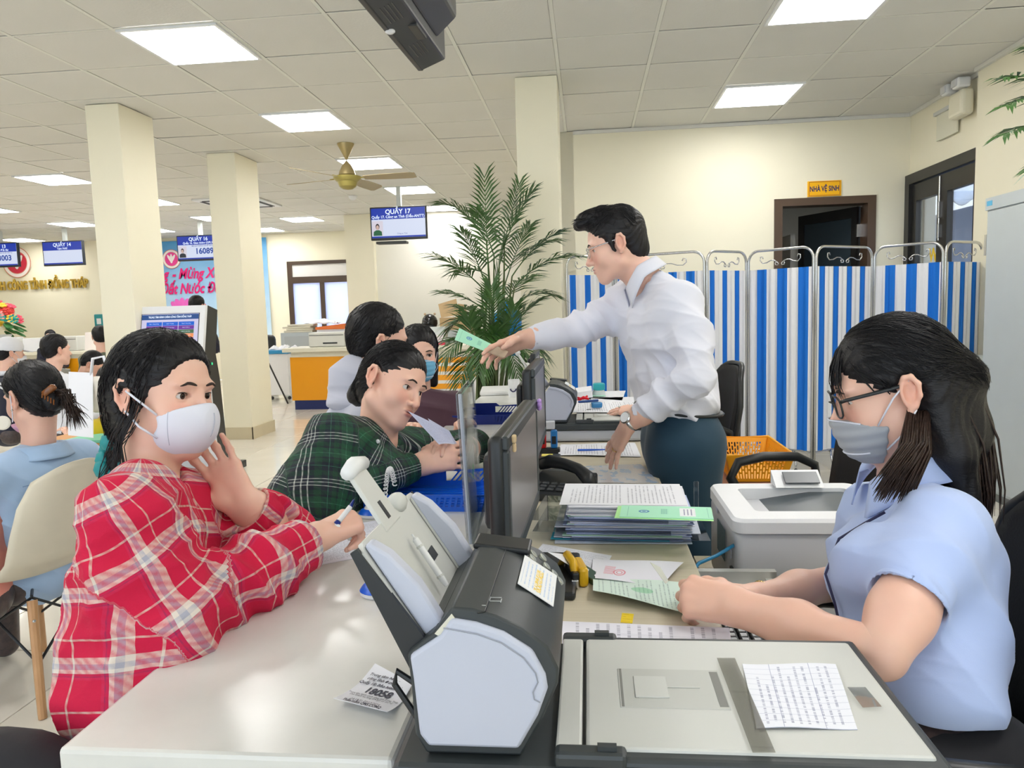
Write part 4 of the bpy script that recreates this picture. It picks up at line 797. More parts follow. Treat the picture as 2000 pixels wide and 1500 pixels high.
# ------------------------------------------------------------------ office chairs
MESHM = flat('chair_mesh_black', (.010, .010, .012), .7, bump=.4, scale=20)
def office_chair(label, loc, rz, back=True):
    """local +x is the back of the chair"""
    r = thing('office_chair', label, 'office chair', (0, 0, 0), 0, 'black office chairs')
    ob('seat', MB().rbox((0, 0, .46), (.48, .48, .07), .03, 3), MESHM, r, smooth=True)
    ob('backrest', MB().grid(lambda u, v: (.24 + .05 * v - .05 * (2 * u - 1) ** 2 * (1 - .3 * v), (u - .5) * (.46 - .12 * max(0, v - .6) / .4 - .04 * (1 - v)), .57 + .40 * v - .06 * (2 * u - 1) ** 4 * v), 12, 12, .03), MESHM, r, smooth=True)
    fr_ = [(.245 + .05 * v - .05 * (2 * u - 1) ** 2, (u - .5) * (.48 - .12 * max(0, v - .6) / .4 - .04 * (1 - v)), .57 + .41 * v - .06 * (2 * u - 1) ** 4 * v) for u, v in [(0, .1 * k) for k in range(11)] + [(.1 * k, 1) for k in range(1, 10)] + [(1, 1 - .1 * k) for k in range(11)]]
    ob('back_frame', MB().tube(fr_, .014, 8), BLACKP, r, smooth=True); ob('back_bar', MB().tube([(.1, 0, .43), (.24, 0, .42), (.27, 0, .55), (.27, 0, .72)], .02, 8, flat_=2), BLACKP, r, smooth=True)
    for s_ in (-1, 1): ob('armrest', MB().tube([(.12, s_ * .25, .46), (.16, s_ * .28, .58), (.15, s_ * .285, .66), (.08, s_ * .285, .695), (-.05, s_ * .285, .70), (-.15, s_ * .285, .68), (-.18, s_ * .285, .62), (-.12, s_ * .27, .5), (-.08, s_ * .24, .45)], .016, 8, flat_=1.2), BLACKP, r, smooth=True)
    ob('column', MB().tube([(0, 0, .1), (0, 0, .43)], .028, 10), BLACKP, r)
    for k in range(5): a = k * 2 * PI / 5; ob('base_arm', MB().tube([(0, 0, .11), (.28 * math.cos(a), .28 * math.sin(a), .07)], [.025, .015], 8), BLACKP, r); ob('caster', MB().ell((.28 * math.cos(a), .28 * math.sin(a), .032), (.03, .03, .032), 10), BLACKP, r, smooth=True)
    r.location = loc; r.rotation_euler = (0, 0, rz); return r
oc = office_chair('black mesh chair the clerk in front sits on, cut by the right edge', (.49, 1.22, 0), -.08)
dup(oc, (.76, 2.66, 0), .12, 'empty black chair with loop armrests behind the white printer'); dup(oc, (.50, 3.98, 0), .15, 'black mesh chair behind the standing man')
# drawer unit with fabric at the right edge
dw = thing('drawer_unit', 'oak drawer unit with open white drawer box at the right edge', 'drawer unit', (1.0, 1.35, 0))
a, b = PD(1938, 1248, 1.42), PD(2060, 1350, 1.2); a.z = b.z = (a.z + b.z) / 2
ob('side_board', MB().prism([a, b, Vector((b.x, b.y, .0)), Vector((a.x, a.y, .0))], (.0, .02, 0)), OAK, dw); ob('top_board', MB().prism([a, b, b + Vector((.35, .1, 0)), a + Vector((.35, .3, 0))], (0, 0, .015)), OAK, dw)
c = PD(1965, 1345, 1.33); ob('drawer_box', MB().rbox(c, (.10, .12, .075), .004), WHITEP, dw); ob('drawer_rail', MB().rbox(c + Vector((.0, -.01, -.05)), (.11, .1, .014), .002), CHROME, dw); ob('drawer_box', MB().rbox(c + Vector((.0, 0, -.085)), (.10, .12, .05), .004), WHITEP, dw)
e = a.lerp(b, .12) + Vector((.05, .02, .017)); solo('blue_cloth', MB().grid(lambda u, v: e + Vector((.16 * u, .14 * v - .06 * u, .02 * math.sin(u * 7 + v * 3) * v + .02)), 8, 8, .012), flat('cloth_blue', (.0, .17, .62), .8), 'bright blue cloth on the drawer unit at the right edge', 'cloth', smooth=True)
# ------------------------------------------------------------------ hanging television over the counter, seen from below
ta, tb_ = PZ(822, 138, 2.14), PZ(706, 0, 2.14); dy = (tb_ - ta).normalized(); Ltv = 1.1; zt_ = 2.14; nx = Vector((dy.y, -dy.x, 0)); nx = -nx if nx.x < 0 else nx
Mtv = Matrix((dy, nx, Vector((0, 0, 1)))).transposed().to_4x4(); Mtv.translation = Vector((ta.x, ta.y, 0)); X = lambda m: m.xf(Mtv)
tv = thing('ceiling_television', 'black television hung from the ceiling, seen from below at the top edge', 'television', (ta + dy * .5), 0)
TVD = flat('tv_underside', (.045, .045, .05), .35)
ob('housing', X(MB().prism([(.0, .008, zt_), (.0, .09, zt_ + .03), (.0, .09, zt_ + .45), (.0, .05, zt_ + .62), (.0, .0, zt_ + .62), (.0, .0, zt_)], (Ltv, 0, 0))), TVD, tv, bevel=.008); ob('screen', X(MB().bb((.01, -.006, zt_ + .01), (Ltv - .01, .0, zt_ + .615))), flat('tv_screen', (.01, .01, .012), .1), tv)
ob('bezel', X(MB().rbox((Ltv / 2, .0, zt_ + .005), (Ltv, .02, .014), .004)), BLACKP, tv)
for x in (.12, .42, .7):
    for k in range(4): ob('speaker_slot', X(MB().rbox((x + .055, .024 + k * .012, zt_ + .006 + k * .0044), (.11, .006, .002), .0006, 1)), BLACKP, tv)
ob('sensor', X(MB().ell((.38, .008, zt_ - .002), (.014, .016, .008), 10)), WHITEP, tv, smooth=True); ob('foot_slot', X(MB().rbox((.30, .07, zt_ + .023), (.12, .03, .012), .003)), BLACKP, tv)
ob('back_cover', X(MB().prism([(.12, .09, zt_ + .06), (.12, .16, zt_ + .12), (.12, .16, zt_ + .4), (.12, .09, zt_ + .5)], (Ltv - .24, 0, 0))), TVD, tv, bevel=.01)
ob('bracket', X(MB().rbox((.42, .20, zt_ + .28), (.06, .07, .36), .004).rbox((.8, .20, zt_ + .28), (.06, .07, .36), .004).rbox((.6, .19, zt_ + .3), (.5, .03, .06), .004)), BLACKP, tv); ob('ceiling_post', X(MB().rbox((.6, .23, (zt_ + .3 + H) / 2), (.05, .05, H - zt_ - .3), .004)), DGREY, tv)
for x in (.42, .8): ob('bolt', X(MB().tube([(x, .165, zt_ + .07), (x, .165, zt_ + .14)], .006, 8)), CHROME, tv)
# ------------------------------------------------------------------ hanging counter screens
SBLUE = emit('screen_blue', (.004, .03, .33), 1.0); SWHITE = emit('screen_pale', (.55, .60, .74), 1.0); STXT = emit('screen_text', (.75, .85, 1), 1.0); SNAV = emit('screen_number', (.01, .06, .36), .8)
def counter_tv(cx, y, cz, title, sub, label, kind, w=.775):
    h = .44; r = thing('counter_screen', label, 'screen', (cx, y, cz - h / 2), 0, 'hanging counter screens'); R = Matrix.Rotation(-.03, 3, 'Y')
    ob('housing', MB().rbox((cx, y + .03, cz), (w, .06, h), .006), BLACKP, r); ob('screen_area', MB().bb((cx - w / 2 + .018, y - .003, cz - h / 2 + .03), (cx + w / 2 - .018, y, cz + h / 2 - .018)), SWHITE, r)
    ob('header_band', MB().bb((cx - w / 2 + .018, y - .005, cz + .055), (cx + w / 2 - .018, y - .003, cz + h / 2 - .018)), SBLUE, r); ob('footer_band', MB().bb((cx - w / 2 + .018, y - .005, cz - h / 2 + .03), (cx + w / 2 - .018, y - .003, cz - h / 2 + .052)), SBLUE, r)
    M = plane_m((cx, y - .006, cz), (1, 0, 0), (0, 0, 1), .001); T = lambda x, z: M @ Matrix.Translation((x, z, 0))
    letter(r, title, .085, T(0, .15), STXT, bold=.002); letter(r, sub, .05, T(0, .085), STXT, bold=.001, sx=.95)
    if kind == 1 or kind == 2:
        pc = Vector((cx - w / 2 + .10, y - .005, cz - .065)); sk = emit('portrait_skin', (.55, .38, .32), .9); hr = emit('portrait_hair', (.02, .015, .02), .8)
        ph_ = ob('portrait', MB().bb(pc + Vector((-.075, -.001, -.095)), pc + Vector((.075, 0, .10))), emit('portrait_ground', (.62, .58, .66), .9), r)
        ob('shoulders', MB().prism([pc + Vector((x, -.002, z)) for x, z in ((-.06, -.095), (.06, -.095), (.055, -.04), (.02, -.02), (-.02, -.02), (-.055, -.04))], (0, -.001, 0)), emit('portrait_green', (.01, .10, .04), .9) if kind == 1 else emit('portrait_suit', (.01, .015, .03), .9), ph_)
        ob('hair', MB().ell(pc + Vector((0, -.004, .025)), (.027, .002, .04), 12), hr, ph_); ob('face', MB().ell(pc + Vector((0, -.007, .015)), (.02, .002, .03), 12), sk, ph_)
    if kind == 1: letter(r, 'Công an Tỉnh', .026, T(.05, -.14), SNAV)
    if kind in (2, 3): letter(r, 'MỜI QUÝ KHÁCH CÓ SỐ THỨ TỰ', .03, T(.08, .033), SNAV, bold=.0005, sx=.9); letter(r, '16089' if kind == 2 else '13003', .135, T(.10, -.06), SNAV, bold=.004)
    ob('rear_box', MB().rbox((cx, y + .09, cz - .05), (w * .45, .06, .2), .01), BLACKP, r); ob('soundbar', MB().rbox((cx - .12, y + .10, cz - h / 2 - .03), (.42, .14, .035), .008), DGREY, r) if kind == 1 else None
    ob('hanging_pole', MB().bb((cx - .03, y + .06, cz + h / 2 - .1), (cx + .03, y + .12, H)), flat('pole_white', (.62, .66, .64), .4), r)
counter_tv(-2.505, 9.98, 2.505, 'QUẦY 17', 'Quầy 17. Công an Tỉnh (Dấu-ANTT)', 'hanging screen reading QUẦY 17 with a portrait in green uniform', 1)
counter_tv(-6.70, 12.5, 2.53, 'QUẦY 16', 'Quầy 16. Giao thông (GPLX)', 'hanging screen reading QUẦY 16 and number 16089', 2, .80)
counter_tv(-9.39, 12.7, 2.55, 'QUẦY 14', 'Tạm Nghỉ', 'hanging screen reading QUẦY 14, paused, no number shown', 0, .78)
counter_tv(-10.63, 12.67, 2.56, 'QUẦY 13', 'Quầy 13. Văn Đất đai', 'hanging screen reading QUẦY 13, cut by the left edge', 3, .78)
# ------------------------------------------------------------------ ceiling fan
fx = Vector((-2.37, 7.44, H)); GOLD = flat('fan_bronze', (.42, .34, .17), .35, .7); GOLDG = flat('fan_bowl', (.36, .30, .08), .3, .2); fn_ = thing('ceiling_fan', 'bronze four-blade ceiling fan hanging between the columns', 'fan', fx)
ob('canopy', MB().lathe([(.085, 0), (.083, -.012), (.012, -.15), (.008, -.155)], fx, 28), GOLD, fn_, smooth=.6); ob('rod', MB().tube([fx + Vector((0, 0, -.14)), fx + Vector((0, 0, -.2))], .008, 8), CHROME, fn_)
ob('motor', MB().lathe([(.01, -.17), (.045, -.21), (.075, -.27), (.085, -.305), (.08, -.31), (.06, -.312), (.06, -.335)], fx, 28), GOLD, fn_, smooth=.6); ob('bowl', MB().lathe([(.06, -.322), (.14, -.325), (.135, -.345), (.11, -.37), (.10, -.375), (.085, -.42), (.05, -.445), (.01, -.452)], fx, 28), GOLDG, fn_, smooth=.6)
for k, a in enumerate((.0, 1.4, 2.88, 4.25)):
    d = Vector((math.cos(a), math.sin(a), 0)); s_ = Vector((-d.y, d.x, 0)); c = fx + Vector((0, 0, -.335)); ang = -.22 if k != 1 else -.32; w_ = s_ * math.cos(ang) + Vector((0, 0, math.sin(ang)))
    ob('blade_iron', MB().tube([c + d * .1, c + d * .2], .014, 8, flat_=.5), GOLDG, fn_); ob('blade', MB().grid(lambda u, v: c + d * (.17 + .53 * u) + w_ * ((v - .5) * (.09 + .05 * math.sin(min(1, u * 1.4) * PI * .6)) * (1 if u < .95 else .75)), 12, 4, .006), flat('blade_bronze', (.40, .34, .22), .4, .3), fn_, smooth=.6)
# ------------------------------------------------------------------ queue kiosk
ky = 5.78; k0, k1 = PY(268, 597, ky), PY(401, 592, ky); kx0, kx1 = k0.x, k1.x; ks = thing('queue_kiosk', 'white and black touch screen queue kiosk beside the near left column', 'kiosk', ((kx0 + kx1) / 2, ky + .1, 0)); KW = flat('kiosk_white', (.78, .79, .82), .35)
pf3 = lambda x, pr_: [(x, y, z) for y, z in pr_]
shell = [(ky, 1.41), (ky - .11, .98), (ky - .03, .78), (ky + .02, .06), (ky + .05, .06), (ky + .0, .78), (ky - .075, .98), (ky + .035, 1.41)]
ob('front_shell', MB().prism(pf3(kx0, shell), (kx1 - kx0, 0, 0)), KW, ks); body = [(ky + .035, 1.41), (ky - .075, .98), (ky, .78), (ky + .05, .0), (ky + .22, .0), (ky + .16, .8), (ky + .12, 1.0), (ky + .2, 1.37)]
ob('body', MB().prism(pf3(kx0 + .004, body), (kx1 - kx0 - .008, 0, 0)), BLACKP, ks); ob('base_plate', MB().rbox(((kx0 + kx1) / 2 + .02, ky + .12, .03), (kx1 - kx0 + .12, .5, .06), .006), BLACKP, ks); ob('indicator', MB().ell((kx1 + .001, ky + .04, .93), (.004, .012, .012), 10), emit('green_lamp', (.05, .6, .25), 1.2), ks)
tn_ = (Vector((0, ky, 1.41)) - Vector((0, ky - .11, .98))); tu = tn_.normalized(); kn = Vector((0, -tu.z, tu.y)); o0 = Vector((kx0, ky - .11, .98)); kw = kx1 - kx0; kl = tn_.length
K = lambda u, v, h: o0 + Vector((kw * u, 0, 0)) + tu * (kl * v) + kn * h
def kq(name, u0, u1, v0, v1, h, m): return ob(name, MB().prism([K(u0, v0, h), K(u1, v0, h), K(u1, v1, h), K(u0, v1, h)], kn * .0012), m, ks)
kq('screen_frame', .075, .925, .13, .86, .0005, DGREY); kq('screen_area', .085, .915, .14, .85, .002, emit('kiosk_screen', (.52, .50, .68), 1.0)); kq('title_band', .085, .915, .745, .84, .0035, emit('kiosk_navy', (.01, .06, .22), 1))
letter(ks, 'TRUNG TÂM HÀNH CHÍNH CÔNG TỈNH ĐỒNG THÁP', .022, plane_m(K(.5, .79, .006), (1, 0, 0), tu, .001), STXT, bold=.0006, sx=.68)
rows_ = [((.0, .10, .55),) * 3, ((.13, .02, .28),) * 3, ((.05, .12, .06),) * 3, ((.55, .09, .05), (.55, .09, .05), (.75, .25, .08)), ((.22, .02, .08), (.22, .02, .08), (.17, .01, .09))]
for i, rw in enumerate(rows_):
    for j in range(3):
        v1 = .70 - i * .074; u0 = .16 + j * .235; kq('menu_button', u0, u0 + .225, v1 - .07, v1, .0035, emit('menu_%d_%d' % (i, j), rw[j], 1)); letter(ks, 'Quầy %d. %s' % (i + 1 + j * 6, ('Công thương', 'Tư pháp', 'Giao thông', 'Nội vụ', 'Xây dựng')[(i + j) % 5]), .010, plane_m(K(u0 + .112, v1 - .035, .006), (1, 0, 0), tu, .001), STXT, sx=.9)
# ------------------------------------------------------------------ banner, wall lettering and emblem on the far wall
bn = thing('spring_banner', 'light blue spring banner with pink script on the far wall between the columns', 'banner', (-8.3, 14.96, 1)); BM = Mt('banner_blue', rough=.6); u, v = BM.uv(); BM.set(**{'Base Color': BM.mix(BM.noise(BM.comb(u * 5, v * 7), 1, 4), BM.mix(v, (.50, .72, .90), (.03, .25, .55)), BM.mix(v, (.72, .85, .95), (.12, .42, .75)))})
ob('cloth', MB().grid(lambda u, v: (-9.75 + 3.2 * u, 14.95 + .01 * math.sin(u * 9), .9 + 2.03 * v), 10, 4), BM.m, bn); PINK = flat('banner_pink', (.72, .0, .16), .5)
BMx = lambda x, z: plane_m((x, 14.93, z), (1, 0, 0), (0, 0, 1), .002)
letter(bn, '- Mừng Xuân', .30, BMx(-8.02, 2.24), PINK, bold=.009, shear=.35, sx=.78); letter(bn, 'Mừng Đảng', .30, BMx(-9.3, 2.24), PINK, bold=.009, shear=.35, sx=.78); letter(bn, 'Đất Nước Đổi Mới', .30, BMx(-8.03, 1.93), PINK, bold=.009, shear=.35, sx=.74)
lt = Vector((-8.45, 14.92, 1.40))
for a in (-.75, -.4, 0, .4, .75): ob('lotus_petal', MB().ell(lt + Vector((math.sin(a) * .17, 0, .05 + math.cos(a) * .12)), (.075, .006, .19), 12, Matrix.Rotation(a, 3, 'Y')), flat('lotus_pink', (.75, .12, .50), .6), bn)
ob('lotus_bud', MB().ell(lt + Vector((.48, 0, .12)), (.03, .005, .1), 10, Matrix.Rotation(.25, 3, 'Y')), PINK, bn)
def emblem(name, c, r, parent=None, label=None):
    e = thing(name, label, 'emblem', c) if label else parent; RR = flat('emblem_red', (.55, .02, .05), .5); WW = flat('emblem_white', (.85, .80, .76), .5)
    f = lambda y: Vector(c) + Vector((0, y, 0)); D = lambda ra, y, m, nm, h=.008: ob(nm, MB().lathe([(ra, 0), (ra, h)], f(y), 32, (0, -1, 0)), m, e)
    D(r, 0, WW, 'disc'); ob('ring', MB().tube(arc(f(-.009), r * .97, 0, 2 * PI, 40)[:-1], r * .03, 6, closed=True).tube(arc(f(-.009), r * .72, 0, 2 * PI, 40)[:-1], r * .02, 6, closed=True), flat('emblem_bronze', (.6, .25, .15), .4), e); D(r * .70, -.009, RR if not parent else flat('emblem_pink', (.75, .05, .28), .5), 'field', .004)
    for a in (-.55, 0, .55): ob('petal', MB().ell(f(-.014) + Vector((math.sin(a) * r * .32, 0, -r * .05 + math.cos(a) * r * .1)), (r * .14, .004, r * .5), 12, Matrix.Rotation(a, 3, 'Y')), WW, e)
    return e
emblem('wall_emblem', (-12.15, 14.985, 2.62), .33, label='round red and white emblem on the far left wall above the gold letters'); emblem('', (-8.62, 14.935, 2.56), .2, parent=bn)
gl_ = text('TRUNG TÂM HÀNH CHÍNH CÔNG TỈNH ĐỒNG THÁP', .25, plane_m((-10.56, 14.97, 2.12), (1, 0, 0), (0, 0, 1), 0), bold=.008, extrude=.018, align='RIGHT', sx=.62)
solo('wall_lettering', None, flat('gold_letter', (.70, .50, .12), .12, 1.0, var=.3, scale=30), 'gold capital letters of the centre’s name on the far left wall', 'lettering', me=gl_)
# ------------------------------------------------------------------ orange service counters in the background
CW = flat('counter_cream', (.78, .75, .62), .35)
def bg_counter(label, x0, x1, y, stripes=False, zt=.86, dp=.6):
    r = thing('orange_counter', label, 'counter', ((x0 + x1) / 2, y + dp / 2, 0)); ob('top_slab', MB().rbox(((x0 + x1) / 2, y + dp / 2 - .03, zt - .03), (x1 - x0 + .16, dp + .08, .055), .006), CW, r); ob('upper_band', MB().bb((x0 + .02, y - .004, zt - .13), (x1, y + dp, zt - .055)), CW, r)
    if stripes:
        ob('front_panel', MB().bb((x0, y, .0), (x1, y + .02, zt - .13)), WHITEP, r)
        for k in range(5): z = zt - .16 - k * .115; xe = x1 - .1 - k * .14; ob('stripe', MB().prism([(x0, y - .006, z), (xe, y - .006, z), (xe - .09, y - .006, z - .07), (x0, y - .006, z - .07)], (0, .007, 0)), ORANGE, r)
    else: ob('front_panel', MB().bb((x0, y, .13), (x1, y + .02, zt - .13)), ORANGE, r)
    ob('plinth', MB().bb((x0 + .03, y + .012, 0), (x1, y + dp, .13)), NAVY, r); ob('end_panel', MB().bb((x0, y + .02, .13), (x0 + .02, y + dp, zt - .13)), CW if stripes else ORANGE, r); return r
bg_counter('orange fronted counter with navy plinth behind the hooded young man', -4.10, -2.85, 9.9); bg_counter('white counter with orange slanting stripes behind the masked woman', -2.6, -1.05, 9.6, True)
bg_counter('long white topped counter with orange front on the far left, below the gold letters', -12.6, -7.4, 12.3, zt=.80)
def small_printer(label, c, w=.4, h=.17):
    r = thing('desktop_printer', label, 'printer', c); c = Vector(c); ob('case', MB().rbox(c + Vector((0, .15, h / 2)), (w, .3, h), .015, 2), flat('printer_ivory', (.70, .70, .66), .4), r); ob('paper_slot', MB().rbox(c + Vector((w * .1, -.002, h * .25)), (w * .4, .008, .02), .003, 1), BLACKP, r); ob('lid_line', MB().rbox(c + Vector((0, -.001, h * .8)), (w * .95, .006, .008), .002, 1), DGREY, r)
small_printer('ivory printer on the orange counter behind the hooded young man', (-3.62, 10.05, .86), .52, .2); small_printer('ivory printer on the far left counter behind the capped man', (-10.62, 12.35, .80), .72, .27); small_printer('ivory printer on the far left counter beside the white shirted man', (-9.4, 12.4, .80), .70, .26)
def bg_monitor(label, c, w, logo=False):
    r = thing('computer_monitor', label, 'monitor', c); c = Vector(c); ob('back', MB().rbox(c + Vector((0, 0, .28)), (w, .04, w * .6), .01), BLACKP, r); ob('stand', MB().rbox(c + Vector((0, .02, .06)), (.08, .03, .13), .005).rbox(c + Vector((0, .02, .01)), (.22, .16, .02), .004), BLACKP, r)
    if logo: ob('logo_ring', MB().tube(arc(c + Vector((.02, -.024, .29)), .055, 0, 2 * PI, 24)[:-1], .005, 6, closed=True).box(c + Vector((.02, -.024, .29)), (.075, .006, .014)).box(c + Vector((.02, -.024, .29)), (.045, .006, .036)), flat('logo_silver', (.6, .6, .6), .3, .6), r)
    else: ob('frame_mark', MB().tube([c + Vector((x, -.024, z)) for x, z in ((-.1, .12), (-.1, .3), (.06, .3), (.06, .12))], .012, 6), GREYP, r)
bg_monitor('black monitor with round silver mark on the orange counter', (-2.98, 10.15, .86), .62, True); bg_monitor('black monitor on the far left counter behind the flowers', (-11.2, 12.6, .80), .85)
gcab = thing('low_grey_cabinet', 'low grey steel cabinet under the far window', 'cabinet', (-4.55, 12.3, 0)); ob('carcass', MB().bb((-5.15, 12.1, 0), (-4.0, 12.5, 1.02)), CG, gcab); ob('sliding_door', MB().bb((-5.08, 12.08, .08), (-4.6, 12.1, .96)), flat('door_grey', (.44, .47, .48), .5), gcab); ob('sliding_door', MB().bb((-4.58, 12.085, .08), (-4.05, 12.1, .96)), flat('door_grey', (.44, .47, .48), .5), gcab); ob('handle', MB().bb((-5.03, 12.07, .52), (-5.0, 12.08, .6)), BLACKP, gcab)
gc2 = thing('low_grey_cabinet', 'low grey cabinet with a black helmet on top, before the white wall', 'cabinet', (-2.5, 11.9, 0)); ob('carcass', MB().bb((-3.05, 11.8, 0), (-1.95, 12.2, 1.0)), CG, gc2); ob('sliding_door', MB().bb((-3.0, 11.78, .06), (-2.52, 11.8, .95)), flat('door_grey', (.44, .47, .48), .5), gc2)
for k, (dx, w_) in enumerate(((0, .5), (.02, .46), (-.02, .5), (.03, .44))): solo('paper_bundle', MB().rbox((-4.85 + dx, 12.27, 1.02 + .035 * k + .0165), (w_, .3, .033), .006, R=Matrix.Rotation(dx * 3, 3, 'Z')), flat('old_paper', (.68, .64, .52), .7), ('lowest', 'second lowest', 'second highest', 'topmost')[k] + ' bundle of old papers on the grey cabinet under the far window', 'papers', 'paper bundles on the grey cabinet')
solo('white_cloth_heap', MB().grid(lambda u, v: (-4.75 + .55 * u, 12.15 + .25 * v, 1.165 + .07 * math.sin(u * PI) * math.sin(v * PI) + .012 * math.sin(u * 17 + v * 9)), 14, 10, .01), WHITEPAPER, 'crumpled white bag on the papers under the far window', 'bag', smooth=True)
of = thing('orange_folder', 'orange folder lying on the grey cabinet under the far window', 'folder', (-4.3, 12.25, 1.02)); ob('block', MB().bb((-4.52, 12.12, 1.02), (-4.06, 12.4, 1.06)), WHITEPAPER, of); ob('cover', MB().prism([(-4.54, 12.1, 1.06), (-4.04, 12.1, 1.06), (-4.04, 12.1, 1.15), (-4.54, 12.1, 1.10)], (0, .3, 0)), flat('folder_orange', (.85, .20, .04), .5), of)
hm = Vector((-2.55, 11.95, 1.0)); he = thing('helmet', 'black motorbike helmet on the low grey cabinet', 'helmet', hm); ob('shell', MB().ell(hm + Vector((0, 0, .13)), (.13, .15, .14), 18), flat('helmet_black', (.012, .012, .014), .15), he, smooth=True); ob('visor', MB().ell(hm + Vector((-.01, -.02, .11)), (.122, .142, .07), 16), flat('visor_black', (.004, .004, .005), .08), he, smooth=True)
for x in (-.07, .09): ob('ear', MB().ell(hm + Vector((x, -.02, .265)), (.022, .015, .022), 8), flat('ear_tan', (.6, .45, .3), .6), he, smooth=True)
CBD = flat('cardboard', (.52, .37, .20), .8, var=.08)
bxx = thing('cardboard_box', 'open brown cardboard box beside the black helmet', 'box', (-2.1, 11.98, 1.0)); ob('carton', MB().bb((-2.36, 11.82, 1.0), (-1.9, 12.15, 1.2)), CBD, bxx); ob('flap', MB().prism([(-2.34, 11.85, 1.2), (-2.05, 11.85, 1.24), (-2.1, 11.95, 1.5), (-2.4, 11.95, 1.42)], (0, .01, 0)), CBD, bxx); ob('flap', MB().prism([(-2.06, 11.9, 1.2), (-1.92, 11.9, 1.2), (-1.96, 11.98, 1.4), (-2.08, 11.98, 1.42)], (0, .01, 0)), CBD, bxx)
dbx = thing('suggestion_box', 'clear box with red and white print on the striped counter', 'box', (-2.0, 9.75, .86)); ob('clear_box', MB().rbox((-2.0, 9.8, .98), (.26, .2, .24), .006), flat('box_clear', (.62, .66, .66), .15), dbx); ob('label', MB().bb((-2.12, 9.69, .87), (-1.88, 9.698, .99)), printed('box_label', (.82, .75, .78), 5, (.7, .05, .1), .05, seed=3), dbx); ob('red_strip', MB().bb((-2.03, 9.68, .86), (-1.87, 9.69, .90)), flat('strip_red', (.8, .02, .08), .4), dbx)
# tripod and small white trolley left of the orange counter
td = thing('tripod', 'thin black tripod standing beside the orange counter', 'tripod', (-5.2, 11.0, 0)); tq_ = Vector((-4.78, 10.6, 0))
for a in (0, 2.1, 4.2): ob('leg', MB().tube([tq_ + Vector((0, 0, .75)), tq_ + Vector((.32 * math.cos(a), .32 * math.sin(a), 0))], .012, 6), BLACKP, td)
ob('mast', MB().tube([tq_ + Vector((0, 0, .6)), tq_ + Vector((0, 0, 1.05))], .014, 6), BLACKP, td); ob('head', MB().rbox(tq_ + Vector((0, 0, 1.08)), (.09, .06, .06), .01), BLACKP, td)
wt = thing('white_trolley', 'white trolley with a blue tray edge beside the second column', 'trolley', (-5.6, 11.2, 0)); tx = PD(532, 730, 11.2).x; ob('carcass', MB().bb((tx - .22, 11.1, .08), (tx + .1, 11.6, .72)), WHITEP, wt); ob('blue_tray', MB().rbox((tx - .06, 11.35, .75), (.36, .54, .06), .01), flat('tray_cyan', (.02, .25, .5), .4), wt); ob('papers', MB().grid(lambda u, v: (tx - .2 + .3 * u, 11.12 + .4 * v, .80 + .06 * math.sin(u * 9) * math.sin(v * 7)), 8, 8, .02), WHITEPAPER, wt)
for x in (-.2, .08): ob('caster', MB().ell((tx + x, 11.14, .03), .03, 8), BLACKP, wt)
solo('black_backpack', MB().rbox((-5.35, 12.0, .5), (.28, .2, 1.0), .08, 3), BLACKP, 'tall black bag standing beside the low grey cabinet', 'bag', smooth=True)
# flower vase on the far left counter
fv = PD(8, 660, 12.2); fv.z = .80; vs2 = thing('flower_vase', 'vase of mixed red, pink and yellow artificial flowers on the far left counter', 'flowers', fv); ob('vase', MB().lathe([(.10, 0), (.14, .1), (.15, .22), (.10, .3), (.12, .34)], fv, 20), WHITEP, vs2, smooth=True)
Rf = random.Random(4); fc = [(.55, .03, .02), (.75, .30, .28), (.80, .52, .03), (.72, .66, .45), (.70, .08, .14), (.0, .28, .26)]
for k in range(26):
    a = Rf.uniform(0, 2 * PI); q = Rf.uniform(0, 1) ** .6; p = fv + Vector((.34 * q * math.cos(a) + .04, .25 * q * math.sin(a) - .05, .82 - .34 * q ** 2 + Rf.uniform(-.09, .07))); c = fc[k % 6]
    f_ = ob('bloom', MB().ell(p, (.055, .05, .045), 8), flat('flower_%d' % (k % 6), c, .7), vs2, smooth=True); m = MB(); dd = (p - fv - Vector((0, 0, .5))).normalized(); _, s1, s2 = frame(dd)
    for j in range(8): b = j * PI / 4; e_ = s1 * math.cos(b) + s2 * math.sin(b); m.ell(p + e_ * .058 + dd * .01, (.034, .034, .02), 6)
    ob('petals', m, flat('petal_%d' % (k % 6), tuple(min(1, x * 1.2 + .02) for x in c), .7), f_, smooth=True)
for k in range(16): a = k * .8; p = fv + Vector((.3 * math.cos(a), .22 * math.sin(a) - .05, .42 + .08 * math.sin(k * 3))); ob('leaf', MB().ell(p, (.12, .05, .02), 8, Matrix.Rotation(a, 3, 'Z') @ Matrix.Rotation(.5, 3, 'Y')), flat('leaf_dark', (.03, .16, .03), .5), vs2, smooth=True)
